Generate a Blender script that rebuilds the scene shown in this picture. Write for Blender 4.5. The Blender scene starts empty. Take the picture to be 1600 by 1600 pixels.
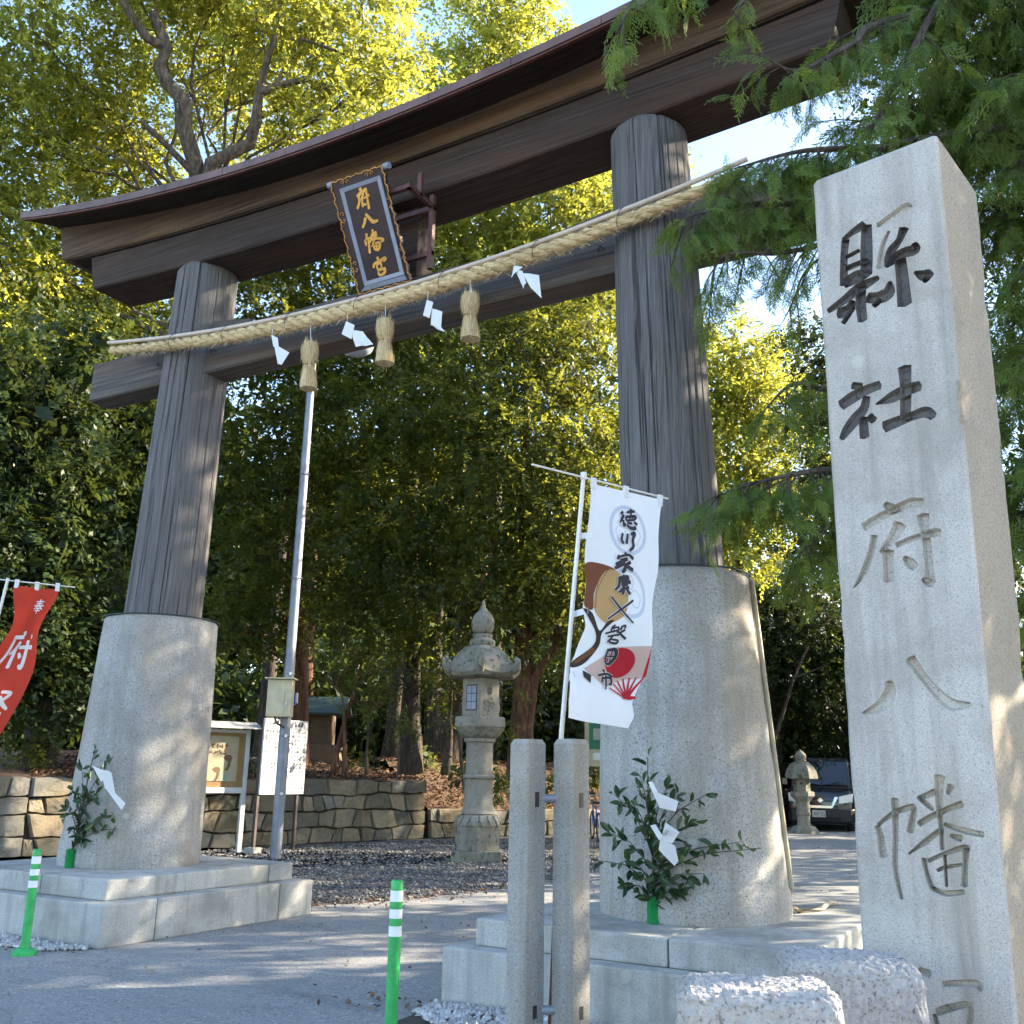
import bpy, bmesh, math, random
import numpy as np
from mathutils import Vector, Matrix

SC = bpy.context.scene
COL = SC.collection
R = math.radians
rnd = random.Random(7)

# ------------------------------------------------------------------ camera, sky, sun, exposure
cam_d = bpy.data.cameras.new('camera')
cam = bpy.data.objects.new('camera', cam_d)
COL.objects.link(cam)
cam_d.sensor_width = 36.0
cam_d.lens = 34.754
cam_d.clip_start = 0.05
cam_d.clip_end = 2000
cam.matrix_world = Matrix(((0.868886, 0.110851, 0.482441, 0.0),
                           (0.494670, -0.230675, -0.837909, 0.0),
                           (0.018404, 0.966696, -0.255265, 1.5),
                           (0, 0, 0, 1)))
SC.camera = cam

SUN_AZ, SUN_EL = 43.0, 25.0            # azimuth from +X towards +Y
world = bpy.data.worlds.new('World')
SC.world = world
world.use_nodes = True
wn = world.node_tree
sky = wn.nodes.new('ShaderNodeTexSky')
sky.sky_type = 'NISHITA'
sky.sun_disc = False
sky.sun_elevation = R(SUN_EL)
sky.sun_rotation = R(90 - SUN_AZ)
sky.altitude = 30
sky.air_density = 1.0
sky.dust_density = 0.7
wn.links.new(sky.outputs[0], wn.nodes['Background'].inputs[0])
wn.nodes['Background'].inputs[1].default_value = 0.15

sun_d = bpy.data.lights.new('sun', 'SUN')
sun_d.energy = 5.0
sun_d.angle = R(0.53)
sun_d.color = (1.0, 0.85, 0.63)
sun = bpy.data.objects.new('sun', sun_d)
COL.objects.link(sun)
sv = Vector((math.cos(R(SUN_EL)) * math.cos(R(SUN_AZ)), math.cos(R(SUN_EL)) * math.sin(R(SUN_AZ)), math.sin(R(SUN_EL))))
sun.rotation_euler = sv.to_track_quat('Z', 'Y').to_euler()
sun.location = sv * 60

SC.view_settings.view_transform = 'Standard'
SC.view_settings.look = 'None'
SC.view_settings.gamma = 1.0
SC.view_settings.use_curve_mapping = False
SC.view_settings.exposure = 2.17
SC.render.engine = 'CYCLES'
SC.cycles.use_denoising = True
SC.cycles.max_bounces = 6
SC.cycles.use_adaptive_sampling = True
SC.cycles.adaptive_threshold = 0.03
SC.cycles.diffuse_bounces = 3
SC.cycles.transmission_bounces = 4
SC.cycles.transparent_max_bounces = 8
SC.cycles.caustics_reflective = False
SC.cycles.caustics_refractive = False

# ------------------------------------------------------------------ materials
def _mat(name):
    m = bpy.data.materials.new(name)
    m.use_nodes = True
    nt = m.node_tree
    return m, nt, nt.nodes['Principled BSDF']

def _n(nt, kind, **kw):
    n = nt.nodes.new(kind)
    for k, v in kw.items():
        if hasattr(n, k):
            setattr(n, k, v)
        else:
            n.inputs[k].default_value = v
    return n

def _coords(nt, scale=(1, 1, 1), rot=(0, 0, 0)):
    tc = _n(nt, 'ShaderNodeTexCoord')
    mp = _n(nt, 'ShaderNodeMapping')
    mp.inputs['Scale'].default_value = scale
    mp.inputs['Rotation'].default_value = rot
    nt.links.new(tc.outputs['Object'], mp.inputs['Vector'])
    return mp.outputs[0]

def _ramp(nt, src, stops):
    r = _n(nt, 'ShaderNodeValToRGB')
    cr = r.color_ramp
    while len(cr.elements) > 1:
        cr.elements.remove(cr.elements[-1])
    first = True
    for p, c in stops:
        if not isinstance(c, (tuple, list)):
            c = (c, c, c)
        if first:
            e = cr.elements[0]; e.position = p; first = False
        else:
            e = cr.elements.new(p)
        e.color = (c[0], c[1], c[2], 1)
    nt.links.new(src, r.inputs[0])
    return r.outputs[0]

def _mix(nt, a, b, fac, mode='MIX'):
    m = _n(nt, 'ShaderNodeMix')
    m.data_type = 'RGBA'
    m.blend_type = mode
    for s, i in ((fac, 0), (a, 6), (b, 7)):
        if hasattr(s, 'is_linked') or hasattr(s, 'links'):
            nt.links.new(s, m.inputs[i])
        elif isinstance(s, (int, float)):
            m.inputs[i].default_value = s
        else:
            m.inputs[i].default_value = (s[0], s[1], s[2], 1)
    return m.outputs[2]

def _noise(nt, vec, scale, detail=4, rough=0.55, dist=0.0):
    n = _n(nt, 'ShaderNodeTexNoise')
    n.inputs['Scale'].default_value = scale
    n.inputs['Detail'].default_value = detail
    n.inputs['Roughness'].default_value = rough
    n.inputs['Distortion'].default_value = dist
    nt.links.new(vec, n.inputs['Vector'])
    return n.outputs[0]

def _bump(nt, bsdf, h, strength=0.3, dist=0.01):
    b = _n(nt, 'ShaderNodeBump')
    b.inputs['Strength'].default_value = strength
    b.inputs['Distance'].default_value = dist
    nt.links.new(h, b.inputs['Height'])
    nt.links.new(b.outputs[0], bsdf.inputs['Normal'])

def plain(name, c, rough=0.6, metal=0.0, vary=0.15, scale=6.0):
    m, nt, b = _mat(name)
    v = _coords(nt)
    n = _noise(nt, v, scale, 5)
    lo = tuple(x * (1 - vary) for x in c); hi = tuple(min(1, x * (1 + vary)) for x in c)
    nt.links.new(_ramp(nt, n, [(0.3, lo), (0.7, hi)]), b.inputs['Base Color'])
    b.inputs['Roughness'].default_value = rough
    b.inputs['Metallic'].default_value = metal
    return m

def granite(name, c, speck=1.0, grain=160.0, stain=(0.22, 0.21, 0.18), stain_amt=0.5, moss=0.0, bump=0.25, warm=(0.45, 0.38, 0.26), warm_amt=0.25):
    m, nt, b = _mat(name)
    v = _coords(nt)
    base = _ramp(nt, _noise(nt, v, grain * 0.6, 3, 0.7), [(0.25, tuple(x * (1 - 0.25 * speck) for x in c)), (0.5, c), (0.75, tuple(min(1, x * (1 + 0.22 * speck)) for x in c))])
    dark = _ramp(nt, _noise(nt, v, grain, 2, 0.6), [(0.56, 0.0), (0.68, 0.9 * speck)])
    base = _mix(nt, base, tuple(x * 0.22 for x in c), dark)
    st = _ramp(nt, _noise(nt, v, 1.7, 7, 0.62, 0.3), [(0.46, 0.0), (0.72, stain_amt)])
    base = _mix(nt, base, stain, st)
    wm = _ramp(nt, _noise(nt, _coords(nt, (1.3, 1.3, 0.5), (0.3, 0.2, 0.9)), 1.6, 6, 0.6), [(0.5, 0.0), (0.78, warm_amt)])
    base = _mix(nt, base, warm, wm)
    if moss > 0:
        mo = _ramp(nt, _noise(nt, v, 4.5, 8, 0.7), [(0.48, 0.0), (0.62, moss)])
        base = _mix(nt, base, (0.15, 0.16, 0.105), mo)
        mo2 = _ramp(nt, _noise(nt, v, 9.0, 8, 0.7), [(0.55, 0.0), (0.63, moss)])
        base = _mix(nt, base, (0.045, 0.047, 0.04), mo2)
    nt.links.new(base, b.inputs['Base Color'])
    b.inputs['Roughness'].default_value = 0.85
    b.inputs['Specular IOR Level'].default_value = 0.25
    _bump(nt, b, _noise(nt, v, grain * 0.5, 4, 0.7), bump, 0.012)
    return m

def wood(name, c1, c2, axis='Z', fine=26.0, warm=None, bump=0.5, rough=0.8):
    m, nt, b = _mat(name)
    sc = {'Z': (fine, fine, 1.1), 'X': (0.8, fine, fine), 'Y': (fine, 0.8, fine)}[axis]
    v = _coords(nt, sc)
    g = _noise(nt, v, 1.0, 8, 0.62, 0.25)
    v0 = _coords(nt)
    big = _noise(nt, v0, 0.9, 5, 0.6)
    col = _ramp(nt, g, [(0.26, tuple(x * 0.32 for x in c1)), (0.38, c1), (0.62, c2), (0.8, tuple(min(1, x * 1.25) for x in c2))])
    if warm:
        wv = _coords(nt, {'Z': (1.2, 1.2, 0.25), 'X': (0.3, 2.0, 3.0), 'Y': (2, .3, 3)}[axis])
        w = _ramp(nt, _noise(nt, wv, 1.3, 4, 0.6), [(0.45, 0.0), (0.7, 0.75)])
        col = _mix(nt, col, warm, w)
    col = _mix(nt, col, tuple(x * 0.45 for x in c1), _ramp(nt, big, [(0.5, 0.0), (0.8, 0.5)]))
    nt.links.new(col, b.inputs['Base Color'])
    b.inputs['Roughness'].default_value = rough
    b.inputs['Specular IOR Level'].default_value = 0.2
    _bump(nt, b, g, bump, 0.02)
    return m

def leafmat(name, dark, mid, light, transl, t_amt=0.4, rough=0.45):
    m, nt, b = _mat(name)
    a = _n(nt, 'ShaderNodeAttribute', attribute_name='tint')
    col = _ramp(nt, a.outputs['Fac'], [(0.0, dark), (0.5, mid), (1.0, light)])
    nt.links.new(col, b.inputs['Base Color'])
    b.inputs['Roughness'].default_value = rough
    b.inputs['Specular IOR Level'].default_value = 0.35
    t = _n(nt, 'ShaderNodeBsdfTranslucent')
    tcol = _ramp(nt, a.outputs['Fac'], [(0.0, tuple(x * 0.6 for x in transl)), (1.0, tuple(min(1, x * 1.3) for x in transl))])
    nt.links.new(tcol, t.inputs['Color'])
    mx = _n(nt, 'ShaderNodeMixShader')
    mx.inputs[0].default_value = t_amt
    nt.links.new(b.outputs[0], mx.inputs[1])
    nt.links.new(t.outputs[0], mx.inputs[2])
    nt.links.new(mx.outputs[0], nt.nodes['Material Output'].inputs[0])
    return m

def bark(name, c1, c2):
    m, nt, b = _mat(name)
    v = _coords(nt, (9, 9, 1.6))
    g = _noise(nt, v, 1.4, 8, 0.65, 0.5)
    nt.links.new(_ramp(nt, g, [(0.3, tuple(x * 0.3 for x in c1)), (0.48, c1), (0.7, c2)]), b.inputs['Base Color'])
    b.inputs['Roughness'].default_value = 0.9
    _bump(nt, b, g, 0.9, 0.05)
    return m

def asphalt(name):
    m, nt, b = _mat(name)
    v = _coords(nt)
    fine = _noise(nt, v, 120, 3, 0.75)
    big = _noise(nt, v, 0.55, 6, 0.6, 0.4)
    col = _ramp(nt, fine, [(0.3, (0.15, 0.153, 0.158)), (0.5, (0.262, 0.266, 0.268)), (0.68, (0.39, 0.39, 0.385))])
    vo = _n(nt, 'ShaderNodeTexVoronoi'); vo.inputs['Scale'].default_value = 55
    nt.links.new(v, vo.inputs['Vector'])
    sep = _n(nt, 'ShaderNodeSeparateColor'); nt.links.new(vo.outputs['Color'], sep.inputs[0])
    col = _mix(nt, col, (0.12, 0.125, 0.135), _ramp(nt, sep.outputs[0], [(0.72, 0.0), (0.9, 0.55)]))
    col = _mix(nt, col, (0.50, 0.49, 0.47), _ramp(nt, sep.outputs[1], [(0.85, 0.0), (0.95, 0.5)]))
    col = _mix(nt, col, (0.30, 0.295, 0.28), _ramp(nt, big, [(0.45, 0.0), (0.7, 0.6)]))
    pat = _noise(nt, _coords(nt, (0.5, 1.8, 1)), 1.1, 6, 0.65, 0.6)
    col = _mix(nt, col, (0.15, 0.155, 0.16), _ramp(nt, pat, [(0.48, 0.0), (0.72, 0.65)]))
    # wandering hairline cracks
    wv = _n(nt, 'ShaderNodeVectorMath'); wv.operation = 'ADD'
    nz = _n(nt, 'ShaderNodeTexNoise'); nz.inputs['Scale'].default_value = 1.3; nz.inputs['Detail'].default_value = 5
    nt.links.new(v, nz.inputs['Vector']); nt.links.new(v, wv.inputs[0]); nt.links.new(nz.outputs[1], wv.inputs[1])
    ck = _n(nt, 'ShaderNodeTexVoronoi'); ck.feature = 'DISTANCE_TO_EDGE'; ck.inputs['Scale'].default_value = 0.42
    nt.links.new(wv.outputs[0], ck.inputs['Vector'])
    col = _mix(nt, col, (0.05, 0.05, 0.052), _ramp(nt, ck.outputs['Distance'], [(0.0, 0.5), (0.004, 0.0)]))
    nt.links.new(col, b.inputs['Base Color'])
    b.inputs['Roughness'].default_value = 0.9
    b.inputs['Specular IOR Level'].default_value = 0.25
    _bump(nt, b, _noise(nt, v, 70, 4, 0.7), 0.6, 0.014)
    return m

def streaked_stone(base, grime, name):
    """adds rain streaks and lichen blotches to a granite material already built."""
    m = base; nt = m.node_tree; b = nt.nodes['Principled BSDF']
    src = b.inputs['Base Color'].links[0].from_socket
    st = _ramp(nt, _noise(nt, _coords(nt, (9, 9, 0.7)), 1.0, 5, 0.6, 0.2), [(0.46, 0.0), (0.72, 0.7)])
    col = _mix(nt, src, grime, st)
    li = _n(nt, 'ShaderNodeTexVoronoi'); li.inputs['Scale'].default_value = 5.5
    nt.links.new(_coords(nt), li.inputs['Vector'])
    sp = _n(nt, 'ShaderNodeSeparateColor'); nt.links.new(li.outputs['Color'], sp.inputs[0])
    pick = _ramp(nt, sp.outputs[0], [(0.90, 0.0), (0.93, 0.55)])
    disc = _ramp(nt, li.outputs['Distance'], [(0.16, 1.0), (0.24, 0.0)])
    mul = _n(nt, 'ShaderNodeMath'); mul.operation = 'MULTIPLY'
    nt.links.new(pick, mul.inputs[0]); nt.links.new(disc, mul.inputs[1])
    col = _mix(nt, col, (0.50, 0.52, 0.45), mul.outputs[0])
    nt.links.new(col, b.inputs['Base Color'])
    return m

def pebbly(name, c, scale=38.0):
    m, nt, b = _mat(name)
    v = _coords(nt)
    vo = _n(nt, 'ShaderNodeTexVoronoi')
    vo.inputs['Scale'].default_value = scale
    nt.links.new(v, vo.inputs['Vector'])
    sep = _n(nt, 'ShaderNodeSeparateColor')
    nt.links.new(vo.outputs['Color'], sep.inputs[0])
    col = _ramp(nt, sep.outputs[0], [(0.0, tuple(x * 0.35 for x in c)), (0.5, c), (1.0, tuple(min(1, x * 1.9) for x in c))])
    col = _mix(nt, col, tuple(x * 0.12 for x in c), _ramp(nt, vo.outputs['Distance'], [(0.45, 0.0), (0.75, 0.9)]))
    nt.links.new(col, b.inputs['Base Color'])
    b.inputs['Roughness'].default_value = 0.85
    inv = _ramp(nt, vo.outputs['Distance'], [(0.0, 1.0), (0.8, 0.0)])
    _bump(nt, b, inv, 0.9, 0.03)
    return m

def tinted(name, lo, mid, hi, rough=0.85):
    m, nt, b = _mat(name)
    a = _n(nt, 'ShaderNodeAttribute', attribute_name='tint')
    nt.links.new(_ramp(nt, a.outputs['Fac'], [(0, lo), (0.5, mid), (1, hi)]), b.inputs['Base Color'])
    b.inputs['Roughness'].default_value = rough
    return m

def cloth(name, c, t_amt=0.35):
    m, nt, b = _mat(name)
    v = _coords(nt)
    n = _noise(nt, v, 4, 3)
    col = _ramp(nt, n, [(0.3, tuple(x * 0.95 for x in c)), (0.7, c)])
    nt.links.new(col, b.inputs['Base Color'])
    b.inputs['Roughness'].default_value = 0.8
    b.inputs['Specular IOR Level'].default_value = 0.15
    t = _n(nt, 'ShaderNodeBsdfTranslucent')
    t.inputs['Color'].default_value = (c[0], c[1], c[2], 1)
    mx = _n(nt, 'ShaderNodeMixShader')
    mx.inputs[0].default_value = t_amt
    nt.links.new(b.outputs[0], mx.inputs[1]); nt.links.new(t.outputs[0], mx.inputs[2])
    nt.links.new(mx.outputs[0], nt.nodes['Material Output'].inputs[0])
    return m

def glass(name, c, rough=0.08, spec=0.6):
    m, nt, b = _mat(name)
    b.inputs['Base Color'].default_value = (c[0], c[1], c[2], 1)
    b.inputs['Roughness'].default_value = rough
    b.inputs['Specular IOR Level'].default_value = spec
    return m

M = {}
M['asphalt'] = asphalt('asphalt')
M['soil'] = plain('soil', (0.05, 0.04, 0.03), 0.95, vary=0.5, scale=14)
M['litter_ground'] = plain('litter_ground', (0.11, 0.062, 0.032), 0.95, vary=0.5, scale=9)
M['gravel'] = pebbly('gravel', (0.14, 0.135, 0.135))
M['gravel_piece'] = tinted('gravel_piece', (0.06, 0.06, 0.063), (0.14, 0.137, 0.135), (0.27, 0.265, 0.26))
M['pebble'] = tinted('white_pebble', (0.28, 0.27, 0.26), (0.45, 0.44, 0.42), (0.65, 0.64, 0.62))
M['pillar'] = streaked_stone(granite('pillar_granite', (0.48, 0.455, 0.43), 0.8, 210, stain=(0.24, 0.225, 0.195), stain_amt=0.7, bump=0.5, warm=(0.38, 0.31, 0.22), warm_amt=0.45), (0.22, 0.20, 0.17), 'p')
M['pillar_shade_side'] = granite('pillar_shade_side_granite', (0.29, 0.26, 0.22), 0.9, 110, stain=(0.19, 0.165, 0.12), stain_amt=0.6, bump=0.35, warm=(0.3, 0.23, 0.15), warm_amt=0.5)  # stained browner side, its colour also darkened for the shade on that face
M['pillar_paint'] = granite('old_black_paint', (0.085, 0.08, 0.082), 1.0, 60, stain=(0.24, 0.225, 0.20), stain_amt=0.35, bump=1.0, warm=(0.07, 0.055, 0.035), warm_amt=0.5)
M['pillar_cut'] = granite('carved_granite', (0.46, 0.435, 0.395), 0.9, 150, stain=(0.25, 0.20, 0.13), stain_amt=0.7, bump=0.4, warm_amt=0.5)
M['collar'] = streaked_stone(granite('collar_granite', (0.385, 0.38, 0.37), 1.05, 85, stain=(0.17, 0.16, 0.14), stain_amt=0.6, bump=0.8, warm=(0.34, 0.26, 0.16), warm_amt=0.65), (0.23, 0.215, 0.185), 'c')
M['plinth'] = streaked_stone(granite('plinth_granite', (0.43, 0.43, 0.415), 0.55, 110, stain=(0.15, 0.155, 0.135), stain_amt=0.8, bump=0.45, warm_amt=0.35), (0.22, 0.22, 0.20), 'q')
M['post'] = streaked_stone(granite('post_granite', (0.32, 0.31, 0.295), 0.9, 140, stain=(0.13, 0.12, 0.09), stain_amt=0.65, bump=0.5, warm=(0.36, 0.27, 0.13), warm_amt=0.6), (0.17, 0.155, 0.125), 'o')
M['bollard'] = granite('bollard_granite', (0.37, 0.35, 0.34), 0.8, 70, stain=(0.2, 0.18, 0.17), stain_amt=0.4, bump=1.0)
M['lantern'] = granite('lantern_stone', (0.25, 0.235, 0.20), 0.5, 90, stain=(0.085, 0.08, 0.06), stain_amt=0.75, moss=0.85, bump=0.5)
M['lantern_plain'] = granite('lantern_stone_clean', (0.27, 0.25, 0.215), 0.5, 90, stain=(0.13, 0.12, 0.095), stain_amt=0.6, moss=0.3, bump=0.35)
M['wallstone'] = [granite('wall_stone_%d' % i, c, 0.5, 40, stain=(0.09, 0.085, 0.05), stain_amt=0.7, moss=0.25, bump=0.9, warm=(0.3, 0.2, 0.1), warm_amt=0.5)
                  for i, c in enumerate([(0.19, 0.165, 0.125), (0.13, 0.118, 0.098), (0.25, 0.21, 0.155), (0.105, 0.10, 0.09), (0.21, 0.2, 0.18)])]
M['wood_col'] = wood('weathered_column_wood', (0.098, 0.093, 0.094), (0.172, 0.166, 0.168), 'Z', 80, bump=1.0)
M['wood_beam'] = wood('dark_beam_wood', (0.030, 0.021, 0.018), (0.062, 0.046, 0.04), 'X', 40, warm=(0.075, 0.042, 0.026))
M['wood_kasagi'] = wood('brown_beam_wood', (0.055, 0.037, 0.026), (0.115, 0.078, 0.053), 'X', 36, warm=(0.16, 0.09, 0.046))
M['wood_nuki'] = wood('grey_tie_wood', (0.058, 0.05, 0.046), (0.118, 0.104, 0.096), 'X', 36, warm=(0.13, 0.088, 0.058))
M['copper'] = plain('old_copper', (0.13, 0.075, 0.065), 0.55, 0.35, vary=0.35, scale=3)
M['copper_dark'] = plain('dark_copper', (0.10, 0.032, 0.022), 0.6, 0.3, vary=0.3)
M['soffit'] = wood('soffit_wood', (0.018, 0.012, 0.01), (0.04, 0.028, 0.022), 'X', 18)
M['rust_steel'] = plain('red_oxide_steel', (0.10, 0.04, 0.035), 0.6, 0.1, vary=0.4, scale=12)
M['lacquer'] = plain('dark_lacquer', (0.022, 0.012, 0.018), 0.28, vary=0.4, scale=5)
M['plaque_frame'] = plain('grey_frame', (0.22, 0.24, 0.31), 0.5, vary=0.15)
M['gold'] = plain('gold_paint', (0.62, 0.33, 0.07), 0.4, 0.25, vary=0.2, scale=20)
M['gold_dull'] = plain('gold_trim', (0.42, 0.20, 0.05), 0.45, 0.2, vary=0.35, scale=20)
M['straw'] = tinted('straw', (0.36, 0.24, 0.11), (0.58, 0.43, 0.23), (0.76, 0.61, 0.38))
M['straw_rope'] = wood('straw_rope', (0.46, 0.33, 0.17), (0.74, 0.58, 0.34), 'X', 60)
M['bamboo'] = plain('pale_pole', (0.52, 0.43, 0.36), 0.5, vary=0.12, scale=10)
M['paper'] = cloth('white_paper', (0.82, 0.83, 0.85), 0.3)
M['white_cloth'] = cloth('white_cloth', (0.84, 0.86, 0.9), 0.3)
M['red_cloth'] = cloth('red_cloth', (0.56, 0.06, 0.035), 0.35)
M['string'] = plain('white_string', (0.6, 0.6, 0.6), 0.8)
M['ink'] = plain('navy_ink', (0.012, 0.014, 0.03), 0.7)
M['crest'] = cloth('crest_print', (0.60, 0.66, 0.78), 0.3)
M['drum_brown'] = cloth('drum_brown', (0.22, 0.085, 0.05), 0.3)
M['drum_skin'] = cloth('drum_skin', (0.55, 0.36, 0.17), 0.3)
M['drum_stand'] = cloth('drum_stand', (0.055, 0.045, 0.045), 0.2)
M['drum_stand2'] = cloth('drum_stand_light', (0.2, 0.09, 0.04), 0.25)
M['fan'] = cloth('fan_print', (0.62, 0.46, 0.42), 0.3)
M['fan_red'] = cloth('fan_red', (0.5, 0.03, 0.045), 0.3)
M['white_print'] = cloth('white_print', (0.8, 0.8, 0.8), 0.3)
M['pole_white'] = plain('white_pole', (0.68, 0.66, 0.62), 0.4, vary=0.08)
M['galv'] = plain('galvanised_steel', (0.22, 0.24, 0.275), 0.55, 0.3, vary=0.2, scale=5)
M['steel_band'] = plain('steel_band', (0.5, 0.5, 0.52), 0.3, 0.8)
M['cream_box'] = plain('cream_box', (0.55, 0.48, 0.32), 0.6, vary=0.18, scale=4)
M['blue_plastic'] = plain('blue_plastic', (0.03, 0.10, 0.32), 0.4)
M['alu'] = plain('aluminium', (0.5, 0.5, 0.5), 0.45, 0.3, vary=0.1)
M['signwhite'] = plain('white_sign', (0.50, 0.505, 0.51), 0.6, vary=0.06)
M['signink'] = plain('sign_ink', (0.06, 0.06, 0.07), 0.7)
M['corkboard'] = plain('cork', (0.26, 0.155, 0.06), 0.8, vary=0.15)
M['poster'] = plain('poster_paper', (0.36, 0.31, 0.20), 0.7, vary=0.1)
M['poster_brown'] = plain('poster_brown', (0.13, 0.075, 0.045), 0.7)
M['poster_blue'] = plain('poster_blue', (0.26, 0.30, 0.22), 0.7)
M['dark_steel'] = plain('dark_steel', (0.06, 0.045, 0.04), 0.6, 0.2)
M['green_plastic'] = plain('green_plastic', (0.025, 0.34, 0.085), 0.42, vary=0.22, scale=18)
M['reflective'] = plain('reflective_band', (0.72, 0.74, 0.76), 0.4, vary=0.05)
M['green_vase'] = glass('green_vase', (0.01, 0.21, 0.05), 0.35, 0.4)
M['hose'] = plain('beige_conduit', (0.38, 0.33, 0.23), 0.6)
M['teal_roof'] = plain('verdigris', (0.022, 0.042, 0.035), 0.6)
M['tan_wall'] = plain('tan_wall', (0.13, 0.085, 0.05), 0.8)
M['car_paint'] = glass('dark_car_paint', (0.012, 0.016, 0.026), 0.16, 0.7)
M['car_black'] = plain('black_plastic', (0.012, 0.012, 0.014), 0.5)
M['car_glass'] = glass('car_glass', (0.008, 0.012, 0.014), 0.04, 0.8)
M['chrome'] = plain('chrome', (0.7, 0.71, 0.73), 0.15, 0.95, vary=0.03)
M['headlight'] = glass('headlight', (0.62, 0.65, 0.68), 0.1, 0.8)
M['tyre'] = plain('tyre', (0.015, 0.015, 0.015), 0.9)
M['plate_green'] = plain('plate_green', (0.01, 0.12, 0.06), 0.6)
M['lamp_glass'] = glass('lamp_cover', (0.42, 0.48, 0.55), 0.12, 0.6)
M['bark_grey'] = bark('grey_bark', (0.075, 0.058, 0.045), (0.19, 0.15, 0.11))
M['bark_red'] = bark('red_bark', (0.11, 0.052, 0.03), (0.28, 0.14, 0.075))
M['bark_dark'] = bark('dark_bark', (0.05, 0.04, 0.032), (0.13, 0.10, 0.075))
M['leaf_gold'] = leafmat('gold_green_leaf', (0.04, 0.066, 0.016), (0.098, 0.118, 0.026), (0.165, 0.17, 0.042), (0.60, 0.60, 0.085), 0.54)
M['leaf_mid'] = leafmat('mid_green_leaf', (0.02, 0.042, 0.014), (0.05, 0.08, 0.018), (0.115, 0.125, 0.028), (0.34, 0.35, 0.04), 0.44)  # light tint warmed to paint sunlit golden clumps into the crowns
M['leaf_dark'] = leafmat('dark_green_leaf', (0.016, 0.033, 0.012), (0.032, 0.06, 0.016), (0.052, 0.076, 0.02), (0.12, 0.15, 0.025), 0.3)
M['leaf_cypress'] = leafmat('cypress_spray', (0.035, 0.075, 0.018), (0.07, 0.13, 0.028), (0.13, 0.18, 0.035), (0.34, 0.42, 0.05), 0.4, 0.6)
M['leaf_sakaki'] = leafmat('sakaki_leaf', (0.016, 0.042, 0.018), (0.03, 0.068, 0.026), (0.055, 0.095, 0.036), (0.08, 0.15, 0.03), 0.2, 0.28)
M['leaf_fresh'] = leafmat('fresh_green_leaf', (0.05, 0.085, 0.015), (0.08, 0.12, 0.02), (0.115, 0.15, 0.03), (0.28, 0.32, 0.04), 0.42)
M['leaf_dead'] = tinted('dead_leaf', (0.06, 0.026, 0.012), (0.15, 0.075, 0.035), (0.26, 0.15, 0.07))

# ------------------------------------------------------------------ object helpers
def tag(o, label=None, cat=None, group=None, kind=None):
    if label: o['label'] = label
    if cat: o['category'] = cat
    if group: o['group'] = group
    if kind: o['kind'] = kind
    return o

def empty(name, loc, label, cat, group=None):
    o = bpy.data.objects.new(name, None)
    o.empty_display_size = 0.1
    COL.objects.link(o)
    o.location = loc
    return tag(o, label, cat, group)

def root_loc(o):
    v = Vector((0, 0, 0))
    while o is not None:
        v += o.location
        o = o.parent
    return v

def link_mesh(name, me, mat, parent=None, smooth=False):
    o = bpy.data.objects.new(name, me)
    for m in (mat if isinstance(mat, (list, tuple)) else [mat]):
        me.materials.append(m)
    if smooth:
        me.polygons.foreach_set('use_smooth', [True] * len(me.polygons))
    COL.objects.link(o)
    if parent is not None:
        o.parent = parent
    return o

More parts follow.
